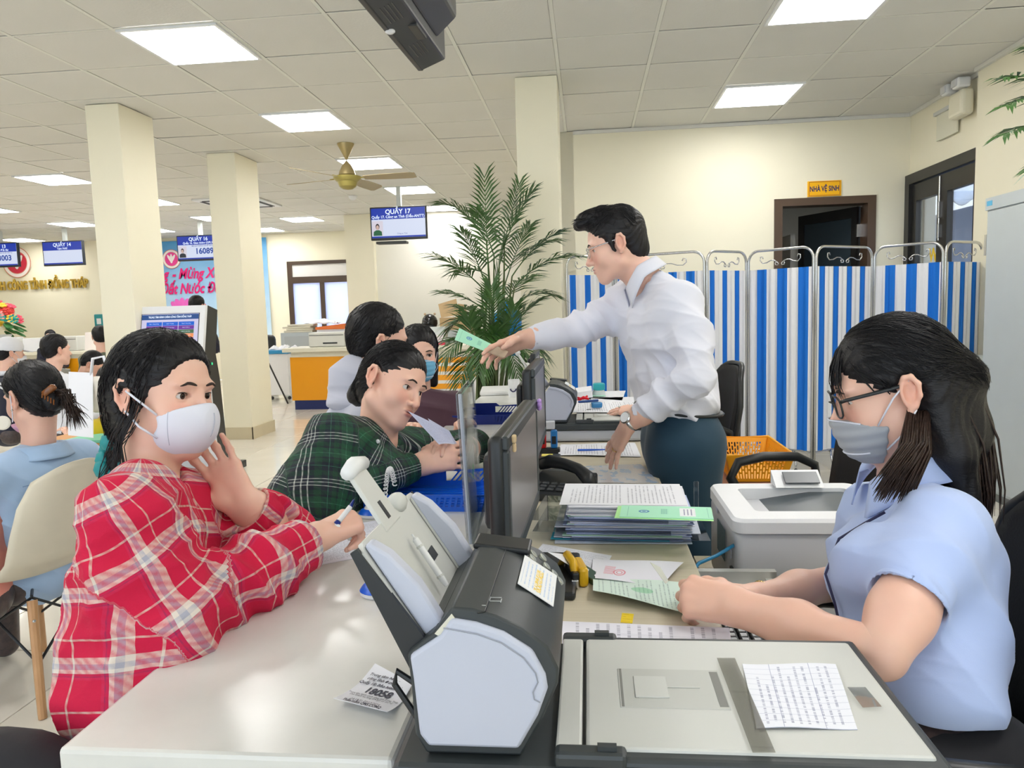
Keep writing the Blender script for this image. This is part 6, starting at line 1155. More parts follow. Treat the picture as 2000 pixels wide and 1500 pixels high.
# ---- hand in its own frame: wrist at origin, x to the fingers, z out of the back, thumb on +y (right) or -y (left)
FING = [((.087, .0265, .000), (.039, .023, .019), (.0086, .0079, .0070, .0060)), ((.091, .0070, .0022), (.043, .027, .020), (.0088, .0081, .0072, .0062)), ((.086, -.0125, .001), (.039, .025, .020), (.0083, .0076, .0068, .0058)), ((.077, -.0300, -.0025), (.030, .018, .017), (.0074, .0066, .0058, .0050))]
def make_hand(M, side, curls, spread=(.10, .02, -.06, -.16), thumb=None, elbow=None, h=.0023, scale=1.0, tone=TONE, fore=(.026, .040), thumb_r=1.0, cut=None):
    s = Sdf(); m = side; Mi = M.inverted(); Y = lambda v: Vector((v[0], v[1] * m, v[2])) * scale; nails = []
    for k, ((b, L, R_), cu, sp) in enumerate(zip(FING, curls, spread)):
        s.rc(Y((.004, .016 - .010 * k, 0)), Y(b), .0155 * scale, R_[0] * 1.22 * scale, .012)
        if k < 3: s.rc(Y(b), Y(FING[k + 1][0]), R_[0] * 1.05 * scale, None, .010)
    s.ell(Y((.045, -.002, -.004)), (.042 * scale, .032 * scale, .013 * scale), k=.012)
    for (b, L, R_), cu, sp in zip(FING, curls, spread):
        p = Vector(b); a = 0.0; pts = [p.copy()]
        for l, c in zip(L, cu): a += c; p = p + Vector((math.cos(a) * math.cos(sp), math.cos(a) * math.sin(sp), -math.sin(a))) * l; pts.append(p.copy())
        W_ = [Y(q) for q in pts]; s.chain(W_, [q * scale for q in R_], .0045)
        s.ell(W_[1], R_[1] * 1.09 * scale, k=.003)
        d = (pts[3] - pts[2]).normalized(); nz = Vector((math.sin(a), 0, math.cos(a))); nails.append((Y(pts[3] + nz * R_[3] * .8 - d * .001), .0062 * scale))
    th = thumb or [(.55, .75, -.30), (.80, .55, -.15), (.88, .45, -.10)]; p = Vector((.016, .022, -.006)); pts = [p.copy()]
    for d, l in zip(th, (.043, .031, .024)): p = p + Vector(d).normalized() * l; pts.append(p.copy())
    s.chain([Y(q) for q in pts], [q * scale * thumb_r for q in (.0150, .0115, .0098, .0078)], .008); s.ell(Y((.035, .026, -.010)), (.024 * scale, .014 * scale, .012 * scale), k=.014)
    nails.append((Y(pts[3]) + Vector((0, 0, .006 * scale)), .007 * scale))
    if elbow is not None:
        e = Mi @ Vector(elbow); d = e.normalized(); q = e * .45
        for y in (-1, 1): s.rc((0, y * .010 * scale, 0), (q.x, q.y + y * .010, q.z), fore[0] * .78, (fore[0] + fore[1]) * .46, .02)
        s.rc(q, e, (fore[0] + fore[1]) * .52, fore[1], .03)
    P, F = s.mesh(h); col = np.tile(np.array([*tone, 1.0]), (len(P), 1)); t = np.array(tone)
    for (b, L, R_) in FING:
        w_ = np.clip(1 - np.linalg.norm(P - V3(Y(b)), axis=1) / .016, 0, 1) * .4; col[:, :3] = col[:, :3] * (1 - w_[:, None]) + w_[:, None] * np.array([t[0], t[1] * .75, t[2] * .72])
    for c, rr in nails:
        w_ = np.clip((1 - np.linalg.norm(P - V3(c), axis=1) / rr) * 3, 0, 1) * .55; col[:, :3] = col[:, :3] * (1 - w_[:, None]) + w_[:, None] * np.array([.80, .50, .44])
    return xfP(M, P), F, col
def limb(pts, rs, h=.004, tone=TONE, k=.02):
    s = Sdf(); s.chain(pts, rs, k); P, F = s.mesh(h); return P, F, np.tile(np.array([*tone, 1.0]), (len(P), 1))
def body_obj(r, pieces, skin=SKIN, name='body'):
    Ps, Fs, Cs, o = [], [], [], 0
    for P, F, C in pieces: Ps.append(P); Fs.append(F + o); Cs.append(C); o += len(P)
    me = npmesh(name, np.concatenate(Ps), np.concatenate(Fs), {'Col': np.concatenate(Cs)}); return link(name, me, skin, r, True, world=True)
def inner(*pts, r=.025): return limb(list(pts), [r] * len(pts), .010)
# ---- cloth
def fold(P, seed, terms):
    R_ = np.random.default_rng(seed); d = np.zeros(len(P))
    for amp, wl, dr in terms:
        dr = np.array(dr, float); dr /= np.linalg.norm(dr)
        for _ in range(2):
            q = dr + R_.normal(0, .22, 3); q /= np.linalg.norm(q); w1 = R_.normal(0, 1, 3) * 5; w2 = R_.normal(0, 1, 3) * 9; ph = R_.uniform(0, 6.3, 3)
            a = (P @ q) / (wl * R_.uniform(.8, 1.25)) * 2 * PI + ph[0] + 1.3 * np.sin(P @ w1 + ph[1]) + .8 * np.sin(P @ w2 + ph[2]); m_ = .5 + .5 * np.sin(P @ (w1 * 1.7) + ph[2]); d += amp * .5 * m_ * (1 - 1.6 * np.abs(np.sin(a * .5)) ** .8)
    return d
def cloth_obj(name, s, h, mat, r, folds=(), seed=1, bones=None, label=None, local=None, smooth_it=2):
    """folds: list of (terms, centre, radius) or (terms, None, None); bones give the woven pattern its direction"""
    P, F = s.mesh(h); P = relax(P, F, smooth_it, .4); N = vnormals(P, F); d = np.zeros(len(P))
    for i, (terms, c, rad) in enumerate(folds):
        w_ = 1 if c is None else np.clip(1.4 - np.linalg.norm(P - V3(c), axis=1) / rad, 0, 1); d += w_ * fold(P, seed + i, terms)
    at = {}
    if bones:
        best = np.full(len(P), 9e9); uv = np.zeros((len(P), 3))
        for a, b, R_, ref, off in bones:
            a, b, ref = V3(a), V3(b), V3(ref); L = np.linalg.norm(b - a); x = (b - a) / L; y = ref - x * (ref @ x); y /= np.linalg.norm(y); z = np.cross(x, y); q = P - a; t = q @ x; tc = np.clip(t, 0, L); dist = np.linalg.norm(q - tc[:, None] * x, axis=1) / R_; m = dist < best
            best[m] = dist[m]; uv[m, 0] = t[m] + off; uv[m, 1] = np.arctan2((q @ z)[m], (q @ y)[m]) * R_; uv[m, 2] = off
        at['weave'] = uv
    P = P + N * d[:, None]; me = npmesh(name, P, F, at); o = link(name, me, mat, r, True, world=True)
    if label: o['label'] = label
    return o
def torus_band(pts, r, n=10): return MB().tube(pts, r, n, closed=True)
def collar_mb(c, axis, front, r_, h_, tilt=.35, open_=.5, drop=.03, thick=.003, sy=1.0):
    """shirt collar: band round the neck axis, open towards front, leaning outward"""
    a = Vector(axis).normalized(); f = Vector(front); f = (f - a * f.dot(a)).normalized(); l = a.cross(f); c = Vector(c)
    def fn(u, v):
        t = open_ + (2 * PI - 2 * open_) * u; e = min(u, 1 - u); fl = math.sin(v * PI * .5); rr = r_ * (1 + .10 * v) + tilt * h_ * max(0, v - .35) * 1.2; d = f * math.cos(t) + l * (math.sin(t) * sy); up = h_ * (v if v < .45 else .45 - (v - .45) * 1.35)
        return c + d * (rr + (.010 if v > .45 else 0)) + a * (up - drop * max(0, 1 - e * 5) * (.4 + v))
    return MB().grid(fn, 36, 10, thick)
def strands(sd, starts, ends, n_pts, M, rad=.0007, jit=.004, off=.0012, seed=0, sag=0, proj=True, ctrl=None):
    R_ = np.random.default_rng(seed); m = MB()
    for a, b in zip(starts, ends):
        t = np.linspace(0, 1, n_pts)[:, None]; a_, b_ = np.array(a), np.array(b); c = (a_ + b_) / 2 + (np.array(ctrl) if ctrl is not None else 0) + R_.normal(0, jit * 2, 3); P = a_ * (1 - t) ** 2 + c * 2 * t * (1 - t) + b_ * t * t; P += np.sin(t * PI) * R_.normal(0, jit, 3)
        if proj: P = sd.project(P, off + abs(R_.normal(0, .0012)), 3)
        m.tube([M @ Vector(q) for q in P], [rad * (1.15 - .9 * abs(2 * k / (n_pts - 1) - 1) ** 3) for k in range(n_pts)], 4, flat_=.6)
    return m
def ridges(P, F, amp=.0011):
    N = vnormals(P, F); a = np.arctan2(P[:, 1], P[:, 2] - .03) + .25 * np.sin(P[:, 0] * 40); d = np.zeros(len(P))
    for k, ph in ((23, .3), (41, 1.7), (67, 4.1)): d += np.sin(a * k + ph + 1.5 * np.sin(P[:, 0] * 22 + k)) * 17 / k
    return P + N * (amp * d)[:, None]
def person(label, base, group=None): return thing('person', label, 'person', base, 0, group)
def plaid(name, stops_u, stops_v, pu, pv, fuzz=.5, rough=.85, gain=(1, 1)):
    """woven check: warp and weft colour ramps blended thread by thread"""
    M = Mt(name, rough=rough); w = M.attr('weave', 1); x, y, z = M.sep(w); u = (x * (1 / pu)).fr(); v = (y * (1 / pv)).fr()
    a = M.ramp(u, stops_u, 'CONSTANT'); b = M.ramp(v, stops_v, 'CONSTANT'); tw = ((x + y) * 420).sin() * .5 + .5; n = M.noise(M.scale(w, (1, 1, 1)), 160, 3, .7)
    f = (tw * .5 + n * 1.0 - .25); f = f.mx(0).mn(1); M.set(**{'Base Color': M.mix(f * fuzz + (.5 - fuzz * .5), a, b)}); M.bump(n, .35, .003); return M.m
def solid_cloth(name, c, rough=.8, var=.05, stripes=0):
    M = Mt(name, c, rough); n = M.noise(M.obj(), 6, 3); M.set(**{'Base Color': M.mix(n, tuple(x * (1 - var) for x in c), tuple(min(1, x * (1 + var)) for x in c))}); M.bump(M.noise(M.obj(), 500, 2), .12, .001); M.set(**{'Sheen Weight': .15}); return M.m
# ------------------------------------------------------------------ girl in red plaid, at the near end of the counter
G = person('girl in red and cream plaid shirt and white mask, pen in hand, at the counter', (-.80, 1.12, 0))
gc_ = PD(318, 770, 1.40); gM = basis(gc_, (.95, -.22, -.02), (-.10, .14, 1)) ; gM = gM @ Matrix.Diagonal((1.0, 1.0, 1.0, 1))
g_neck = PD(292, 960, 1.36)
gh, ghm = make_head(G, gM, dict(w=1.0, jaw=.98, neck=.047, open=.0058, brow=.001), g_neck, tone=TONE, gaze=(1, -.12, -.02))
# joints
sN, sF = PD(246, 1012, 1.15), PD(385, 985, 1.50); eN = PD(372, 1192, 1.19); wN = PD(622, 1048, 1.42)
eF = PZ(560, 1045, .85); wF = PD(478, 986, 1.46)
hipc = PD(262, 1430, 1.22)
# right hand holding the pen: seen from the back of the hand, fingers curled to the right
hN = basis(wN, PD(700, 1008, 1.50) - wN, Vector((-.25, -.75, .62)))
cur = [(.75, .75, .35), (1.0, 1.0, .5), (1.2, 1.2, .6), (1.3, 1.25, .6)]
handN = make_hand(hN, 1, cur, (.05, .0, -.03, -.06), [(.72, .55, -.40), (.9, .0, -.42), (.85, -.35, -.35)], elbow=wN.lerp(eN, .6), scale=.98)
# left hand raised under the chin, palm to the viewer, fingers up and to the left
hF = basis(wF, PD(416, 892, 1.46) - wF, Vector((-.30, .90, .25)))
handF = make_hand(hF, -1, [(.05, .22, .15), (.02, .2, .15), (.05, .2, .15), (.1, .25, .2)], (.20, .07, -.08, -.26), [(.72, .66, -.22), (.88, .42, -.1), (.92, .36, -.05)], elbow=wF.lerp(eF, .6), scale=1.0)
torso = limb([PD(268, 1040, 1.3), PD(258, 1380, 1.24), hipc], [.06, .07, .08], .010); legs_ = limb([hipc, hipc + Vector((.26, .06, -.12)), hipc + Vector((.30, .08, -.56))], [.09, .07, .045], .010)
for q in (legs_,): q[2][:] = (.02, .022, .03, 1)
body_obj(G, [ghm, handN, handF, torso, legs_, inner(g_neck, sN, eN, wN), inner(g_neck, sF, eF, wF), inner(g_neck, PD(268, 1040, 1.3), r=.04)], SKIN)
# shirt
sh = Sdf(); A = lambda x, y, D: PD(x, y, D)
sh.rc(A(258, 1045, 1.19), A(262, 1340, 1.14), .076, .098, .05).rc(A(285, 1040, 1.30), A(290, 1340, 1.24), .090, .112, .05).rc(A(345, 1020, 1.43), A(310, 1330, 1.38), .075, .10, .05)
sh.rc(A(268, 960, 1.30), A(265, 1040, 1.30), .045, .085, .05).rc(A(232, 1130, 1.2), A(228, 1330, 1.17), .058, .078, .06)
sh.rc(A(292, 950, 1.36), sN, .050, .056, .04).rc(A(300, 945, 1.38), sF, .048, .056, .04)
n_ = len(sh.ops); sh.chain([sN, sN.lerp(eN, .5) + Vector((-.02, -.02, -.015)), eN + Vector((0, .005, .01)), eN.lerp(wN, .45) + Vector((0, 0, .008)), wN.lerp(eN, .14)], [.064, .072, .066, .062, .048], .03)
sh.rc(eN.lerp(wN, .1) + Vector((0, 0, -.012)), eN.lerp(wN, .72) + Vector((-.01, -.01, -.018)), .055, .048, .03).rc(A(275, 1150, 1.14), A(345, 1235, 1.12), .058, .055, .05)
sh.chain([sF, eF, eF.lerp(wF, .5) + Vector((0, 0, .0)), wF.lerp(eF, .16)], [.062, .056, .054, .046], .03)
for w_, e_ in ((wN, eN), (wF, eF)):
    d = (w_ - e_).normalized(); p = w_.lerp(e_, .10); sh.rc(p - d * .035, p + d * .001, .0465, .046, .006); sh.half(p, d, .075); sh.rc(p - d * .02, p + d * .05, .040, .041, .004, 's')
sh.ops = sh.ops[n_:] + sh.ops[:n_]; nk = g_neck - gM.translation; sh.rc(g_neck - Vector(nk) * .10 + Vector((.012, 0, .02)), gM.translation, .050, .06, .015, 's')
sh.half(A(255, 1408, 1.2), (0.05, 0, -1), .5)
RS = [(0, (.60, .003, .05)), (.17, (.68, .58, .48)), (.20, (.60, .003, .05)), (.43, (.72, .63, .55)), (.52, (.40, .40, .48)), (.60, (.76, .70, .62)), (.655, (.48, .01, .08)), (.69, (.24, .02, .09)), (.705, (.58, .02, .09)), (.74, (.60, .003, .05))]
REDP = plaid('red_plaid_flannel', RS, RS, .098, .092, .55)
fd = lambda a, b: Vector(b) - Vector(a)
cloth_obj('shirt', sh, .0042, REDP, G, [([(.018, .075, fd(sN, eN))], sN.lerp(eN, .55), .16), ([(.020, .06, fd(eN, wN))], eN.lerp(wN, .25), .17), ([(.018, .11, (1, .3, .4))], A(220, 1250, 1.15), .28), ([(.006, .06, (.3, .5, 1))], None, None)], 3,
    [(sN, eN, .075, (0, -1, 0), 0), (eN, wN, .062, (0, -1, .3), .3), (sF, eF, .06, (0, -1, 0), .1), (eF, wF, .055, (0, -1, 0), .4), (A(275, 930, 1.3), A(258, 1400, 1.22), .14, (.2, -1, 0), .55)], label='red, cream and grey plaid flannel shirt')
ax = (gM.translation - g_neck).normalized(); cm_ = collar_mb(g_neck + ax * -.008 + Vector((-.002, 0, 0)), ax + Vector((-.12, 0, 0)), (1, -.35, -.2), .056, .062, .5, .42, .05, .004)
co_ = ob('collar', cm_, REDP, G, smooth=True); me_ = co_.data; at = me_.attributes.new('weave', 'FLOAT_VECTOR', 'POINT'); at.data.foreach_set('vector', np.array([((k // 11) * .0105, (k % 11) * .008, 0) for k in range(len(me_.vertices))], dtype=np.float32).ravel())
for k in range(2): ob('button', MB().lathe([(.007, 0), (.007, .002), (.004, .003)], PD(372 + k * 10, 1010 + 45 * k, 1.32), 12, (.6, -.75, .2)), flat('button_dark', (.05, .04, .05), .3), G)
# hair: combed back, tied low with a turquoise scrunchie, ends over the shoulder
hr = Sdf(); hr.ell((-.012, 0, .040), (.099, .080, .084), k=.01).ell((-.050, 0, -.010), (.060, .076, .075), k=.03).ell((-.020, .058, -.005), (.045, .026, .055), k=.02).ell((-.020, -.058, -.002), (.044, .026, .058), k=.02)
hr.rc((-.058, 0, -.06), (-.085, .0, -.135), .050, .036, .03)
hr.ell((.120, 0, .005), (.082, .082, .072), k=.012, mode='s').ell((.055, 0, -.06), (.065, .09, .075), k=.015, mode='s').ell((-.006, -.085, -.020), (.020, .03, .030), k=.01, mode='s')
P, F = hr.mesh(.0034); P = relax(P, F, 2); P = ridges(P, F); hme = npmesh('hair', xfP(gM, P), F); link('hair', hme, HAIR, G, True, world=True)
R_ = np.random.default_rng(2); st, en = [], []
for k in range(420):
    a = R_.uniform(-1.35, 1.35); q = R_.uniform(.0, 1) ** 1.5; z = .040 + .082 * math.cos(a); y = .08 * math.sin(a); x = .070 - .02 * abs(math.sin(a)) - q * .10; st.append((x, y, z)); en.append((-.085 + R_.normal(0, .01), R_.normal(0, .016) - .004 * np.sign(y), -.11 + R_.normal(0, .014)))
ob('hair_strands', strands(hr, st, en, 10, gM, .0008, .005, .0012, 1), HAIR, G, smooth=True)
m = MB(); tail = gM @ Vector((-.085, 0, -.13))
for k in range(70): q = R_.normal(0, .012, 3); e = tail + Vector((-.015 + q[0] * 1.6, -.01 + q[1], -.10 + R_.uniform(-.04, .03))); m.tube([tail + Vector(q) * .8, tail.lerp(e, .5) + Vector((-.012, 0, .0)), e], [.0016, .0013, .0004], 4)
ob('hair_tail', m, HAIR, G, smooth=True); m = MB()
for k in range(34):
    q = R_.normal(0, 1, 3); a = gM @ Vector((.012 + .012 * q[0], -.076, -.005 + .02 * q[1])); b = gM @ Vector((-.015 + .008 * q[0], -.088, -.085 + .01 * q[2])); e = gM @ Vector((.0 + .03 * q[1], -.082 - .012 * abs(q[2]), -.165 - .03 * R_.uniform(0, 1.2))); m.tube([a, a.lerp(b, .5) + Vector((.006, -.004, 0)), b, b.lerp(e, .6) + Vector((-.004, -.004, 0)), e], [.0005, .0009, .0009, .0007, .0003], 4)
ob('loose_hair', m, HAIR, G, smooth=True)
scr = gM @ Vector((-.088, -.012, -.125)); m = MB()
for k in range(14): a = k * 2 * PI / 14; d = Vector((math.cos(a) * .4, -.4, math.sin(a))); m.ell(scr + Vector((math.cos(a) * .024, -.014 + .01 * math.sin(a * 3), math.sin(a) * .036)), (.016, .012, .018), 8)
ob('scrunchie', m, flat('scrunchie_teal', (.01, .26, .27), .45), G, smooth=True)
# white folded mask
mk = Sdf(); mk.ell((.030, 0, -.045), (.071, .067, .075), k=.01).ell((.064, 0, -.055), (.050, .046, .050), k=.03).ell((.098, 0, -.040), (.020, .022, .026), k=.02)
mk.half((.112, 0, -.010), (-.42, 0, 1)).half((.034, 0, -.05), (-1, 0, -.10)).half((.05, 0, -.119), (-.1, 0, -1)).ell((.02, -.07, -.052), (.028, .05, .022), k=.008, mode='s').ell((.02, .07, -.052), (.028, .05, .022), k=.008, mode='s')
P, F = mk.mesh(.0026); P = relax(P, F, 1, .3); Mw = solid_cloth('mask_white', (.74, .76, .86), .75, .02); mo = link('face_mask', npmesh('face_mask', xfP(gM, P), F), Mw, G, True, world=True)
seam = [gM @ Vector(q) for q in mk.project([(.16, -.002 + .0, z) for z in np.linspace(-.02, -.10, 12)], .0002)]; ob('mask_seam', MB().tube(seam, .0007, 5), LAV, mo, smooth=True)
for y in (-1, 1):
    sm2 = [gM @ Vector(q) for q in mk.project([(.075, y * .075, z) for z in np.linspace(-.022, -.108, 12)], .0002)]; ob('mask_seam', MB().tube(sm2, .0006, 5), LAV, mo, smooth=True)
    for z0, z1 in ((-.030, .006), (-.082, -.030)): p0, p1 = mk.project([(.050, y * .072, z0)], .0006)[0], (-.004, y * .082, z1); ob('ear_loop', MB().tube([gM @ Vector(p0), gM @ Vector((.026, y * .081, (z0 + z1) / 2)), gM @ Vector(p1)], .0021, 6), Mw, G, smooth=True)
# the pen in her hand with its white cord end
pq = [PD(691, 976, 1.47), PD(684, 990, 1.462), PD(662, 1018, 1.44), PD(656, 1024, 1.437)]; hp_ = thing('held_pen', 'white and blue pen held by the girl in red plaid', 'pen', pq[2])
ob('barrel', MB().tube(pq[1:3], .0052, 10), WHITEP, hp_, smooth=.6); ob('tip', MB().tube(pq[:2], [.0015, .0045], 10), BLUE2, hp_, smooth=.6); ob('grip_ring', MB().tube(pq[2:], .0056, 10), BLUE2, hp_); ob('cord', MB().tube([pq[3], PD(660, 1030, 1.435), PD(672, 1040, 1.44), PD(684, 1053, 1.45)], [.0052, .0056, .0054, .004], 8), WHITEP, hp_, smooth=True)
def glasses(r, M, mat, s=1.0, half=False, rim=.0016):
    g = None
    for y in (-1, 1):
        c = Vector((.0985, y * .0335, -.004)); w, h = .027 * s, .019 * s; pts = []
        for k in range(20):
            a = 2 * PI * k / 20; cx, sx = math.cos(a), math.sin(a); q = (abs(cx) ** 4 + abs(sx) ** 4) ** -.25; pts.append(M @ (c + Vector((-.010 * abs(cx * q) ** 2 * .5 * (1 if cx * y > 0 else .2), cx * q * w, sx * q * h))))
        o = ob('glasses', MB().tube(pts, rim, 6, closed=True), mat, r, smooth=True) if g is None else ob('lens_rim', MB().tube(pts, rim, 6, closed=True), mat, g, smooth=True); g = g or o
        m = MB(); m.add(pts, [tuple(range(20))]); ob('lens', m, GLASS, g)
        ob('temple', MB().tube([M @ Vector(q) for q in ((.0935, y * .060, .006), (.085, y * .0665, .008), (.03, y * .0755, .010), (-.012, y * .0775, .012), (-.024, y * .075, -.004))], rim * 1.1, 6, flat_=1.8), mat, g, smooth=True)
    ob('bridge', MB().tube([M @ Vector(q) for q in ((.0985, -.0075, -.001), (.104, 0, .002), (.0985, .0075, -.001))], rim, 6), mat, g, smooth=True)
def surgical_mask(r, M, mat, top=-.004, bot=-.118, h=.003, rear=.030, loops=True, pleats=True, beak=.0, lm=None):
    mk = Sdf(); mk.ell((.030, 0, -.045), (.066, .066, .080), k=.01).ell((.066, 0, -.060), (.042 + beak, .046, .056), k=.03).ell((.094, 0, -.036), (.018, .022, .026), k=.02)
    mk.half((.108, 0, top - .012), (-.30, 0, 1)).half((rear, 0, -.05), (-1, 0, -.25)).half((.05, 0, bot), (.12, 0, -1)); P, F = mk.mesh(h); P = relax(P, F, 1, .3); N = vnormals(P, F)
    if pleats: P = P + N * (.0012 * np.sin(P[:, 2] * 2 * PI / .021))[:, None]
    mo = link('face_mask', npmesh('face_mask', xfP(M, P), F), mat, r, True, world=True)
    if pleats:
        for z in (top - .006, bot + .012): ob('mask_edge', MB().tube([M @ Vector(q) for q in mk.project([(.14 * math.cos(a), .10 * math.sin(a), z - .012 * (1 - math.cos(a))) for a in np.linspace(-.95, .95, 14)], .0006)], .0016, 6), lm or mat, mo, smooth=True)
    if loops:
        for y in (-1, 1):
            for z0, z1 in ((top - .012, .018), (bot + .018, -.032)): p0 = mk.project([(rear + .012, y * .072, z0)], .0004)[0]; ob('ear_loop', MB().tube([M @ Vector(p0), M @ Vector((.015, y * .079, (z0 + z1) / 2)), M @ Vector((-.014, y * .079, z1))], .0016, 6), lm or mat, r, smooth=True)
    return mk
def hair_obj(r, M, hr, mat, h=.0036, name='hair', it=2, n=0, st=None, seed=1, rad=.0008, en=None, jit=.005):
    P, F = hr.mesh(h); P = relax(P, F, it); P = ridges(P, F); o = link(name, npmesh(name, xfP(M, P), F), mat, r, True, world=True)
    if st is not None: ob('hair_strands', strands(hr, st, en, 10, M, rad, jit, .001, seed), mat, r, smooth=True)
    return o
def cap_starts(n, seed, amax=1.35, x0=.066, xr=.10, top=.084, end=(-.085, .016, -.09, .016)):
    R_ = np.random.default_rng(seed); st, en = [], []
    for _ in range(n):
        a = R_.uniform(-amax, amax); q = R_.uniform(0, 1) ** 1.4; st.append((x0 - .02 * abs(math.sin(a)) - q * xr, .08 * math.sin(a), .038 + top * math.cos(a))); en.append((end[0] + R_.normal(0, .01), R_.normal(0, end[1]) + .02 * math.sin(a), end[2] + R_.normal(0, end[3])))
    return st, en
def first(sh, n): sh.ops = sh.ops[n:] + sh.ops[:n]
def sleeve(sh, pts, rs, wrist_cut=.045, open_r=None, k=.03):
    sh.chain(pts, rs, k); d = (pts[-1] - pts[-2]).normalized(); p = pts[-1]; r = rs[-1]; sh.half(p, d, r * 1.7); sh.rc(p - d * .03, p + d * .06, (open_r or r * .84), None, .004, 's')
# ------------------------------------------------------------------ woman in green check, leaning on the counter
K_ = person('woman in dark green checked shirt leaning on the counter, holding a folded paper', (-.72, 1.75, 0))
kM = basis(PD(768, 750, 2.10), (.86, -.46, -.20), (.42, .28, 1)); k_nb = PD(738, 862, 2.10)
kh, khm = make_head(K_, kM, dict(w=1.03, jaw=1.05, neck=.052, open=.0062, mouth=.0006, brow=.002), k_nb, gaze=(1, .28, .10))
sN, sF = PD(645, 858, 1.94), PD(808, 876, 2.26); eN = PD(640, 962, 1.88); wN = PD(826, 906, 2.08); eF = PD(925, 872, 2.36); wF = PD(902, 880, 2.20)
hN = basis(wN, PD(905, 884, 2.12) - wN, Vector((.30, -.80, .45)))
handN = make_hand(hN, 1, [(.18, .8, .4), (.30, .95, .5), (.38, 1.0, .5), (.42, 1.0, .5)], (.12, .03, -.07, -.16), [(.75, .55, -.25), (.9, .3, -.30), (.95, .05, -.25)], elbow=wN.lerp(eN, .7), scale=1.0)
hF = basis(wF, PD(858, 866, 2.14) - wF, Vector((0, .55, .85))); handF = make_hand(hF, -1, [(.5, .5, .3), (.55, .5, .3), (.6, .5, .3), (.6, .5, .3)], thumb=[(.7, .6, -.3), (.9, .3, -.3), (.95, .2, -.2)], elbow=wF.lerp(eF, .8), scale=.98)
chest, mid, hip = PD(705, 898, 2.07), PD(630, 980, 1.98), PD(575, 1150, 1.94)
tor = limb([chest, mid, hip], [.06, .07, .08], .010); lg = limb([hip, hip + Vector((.28, .1, -.08)), hip + Vector((.3, .12, -.5))], [.09, .07, .05], .010); lg[2][:] = (.02, .02, .03, 1)
body_obj(K_, [khm, handN, handF, tor, lg, inner(k_nb, sN, eN, wN), inner(k_nb, sF, eF, wF), inner(k_nb, chest, r=.04)], SKIN)
sh = Sdf(); sh.rc(PD(670, 880, 1.96), PD(600, 980, 1.88), .078, .090, .05).rc(chest, mid, .10, .115, .05).rc(PD(765, 900, 2.22), PD(680, 995, 2.10), .075, .09, .05).rc(mid, hip, .115, .13, .06).rc(PD(600, 980, 1.88), PD(556, 1120, 1.88), .090, .10, .05)
sh.rc(PD(722, 850, 2.07), sN, .046, .056, .04).rc(PD(745, 860, 2.13), sF, .046, .056, .04)
n_ = len(sh.ops); sleeve(sh, [sN, sN.lerp(eN, .5) + Vector((-.015, -.02, 0)), eN, eN.lerp(wN, .5), wN.lerp(eN, .10)], [.064, .064, .056, .050, .042]); sleeve(sh, [sF, eF, wF.lerp(eF, .15)], [.058, .052, .040]); first(sh, n_)
sh.rc(k_nb.lerp(kM.translation, -.25), kM.translation, .052, .058, .012, 's')
g1, g2, nv, wt_, dk_ = (.004, .075, .030), (.003, .045, .020), (.004, .010, .022), (.62, .66, .62), (.003, .012, .014)
GS = [(0, nv), (.06, wt_), (.075, nv), (.13, wt_), (.145, nv), (.20, wt_), (.215, nv), (.30, g2), (.38, dk_), (.42, g1), (.52, (.05, .22, .12)), (.535, g1), (.62, dk_), (.66, g2), (.74, nv), (.80, (.04, .18, .12)), (.81, nv), (.90, g2)]
GREENP = plaid('green_tartan_shirt', GS, GS, .125, .12, .5, .7)
cloth_obj('shirt', sh, .0045, GREENP, K_, [([(.009, .06, eN - sN)], sN.lerp(eN, .5), .15), ([(.008, .05, wN - eN)], eN.lerp(wN, .3), .14), ([(.007, .09, (.5, .4, .6))], None, None)], 8, [(sN, eN, .06, (0, -1, 0), 0), (eN, wN, .05, (0, -1, .3), .2), (sF, eF, .055, (0, -1, 0), .1), (eF, wF, .05, (0, -1, 0), .3), (k_nb, hip, .13, (.5, -1, 0), .4)], label='dark green and navy checked shirt with thin white lines')
def weave_attr(o, n=11, su=.0105, sv=.008): at = o.data.attributes.new('weave', 'FLOAT_VECTOR', 'POINT'); at.data.foreach_set('vector', np.array([((k // n) * su, (k % n) * sv, 0) for k in range(len(o.data.vertices))], dtype=np.float32).ravel())
ax = (kM.translation - k_nb).normalized(); weave_attr(ob('collar', collar_mb(k_nb + ax * .002, ax, (.75, -.5, -.2), .058, .055, .45, .55, .05, .003), GREENP, K_, smooth=True))
ob('button', MB().ell(PD(738, 862, 1.97), (.006, .003, .006), 8), WHITEP, K_, smooth=True)
hr = Sdf(); hr.ell((-.014, 0, .040), (.097, .079, .083), k=.01).ell((-.055, 0, -.015), (.050, .066, .070), k=.03).rc((-.085, 0, -.03), (-.105, 0, -.06), .038, .034, .02)
hr.ell((.118, 0, -.012), (.076, .074, .078), k=.014, mode='s').ell((.045, 0, -.07), (.07, .09, .075), k=.012, mode='s').ell((-.012, -.085, -.006), (.021, .026, .032), k=.01, mode='s').ell((-.012, .085, -.006), (.021, .026, .032), k=.01, mode='s')
st, en = cap_starts(360, 5, end=(-.10, .012, -.05, .012)); hair_obj(K_, kM, hr, HAIR, st=st, en=en)
a, b, c, d = PD(797, 803, 2.0), PD(876, 843, 2.08), PD(888, 868, 2.11), PD(857, 868, 2.06); LP = printed('folded_letter', (.72, .74, .90), 18, (.3, .3, .45), .1, seed=15)
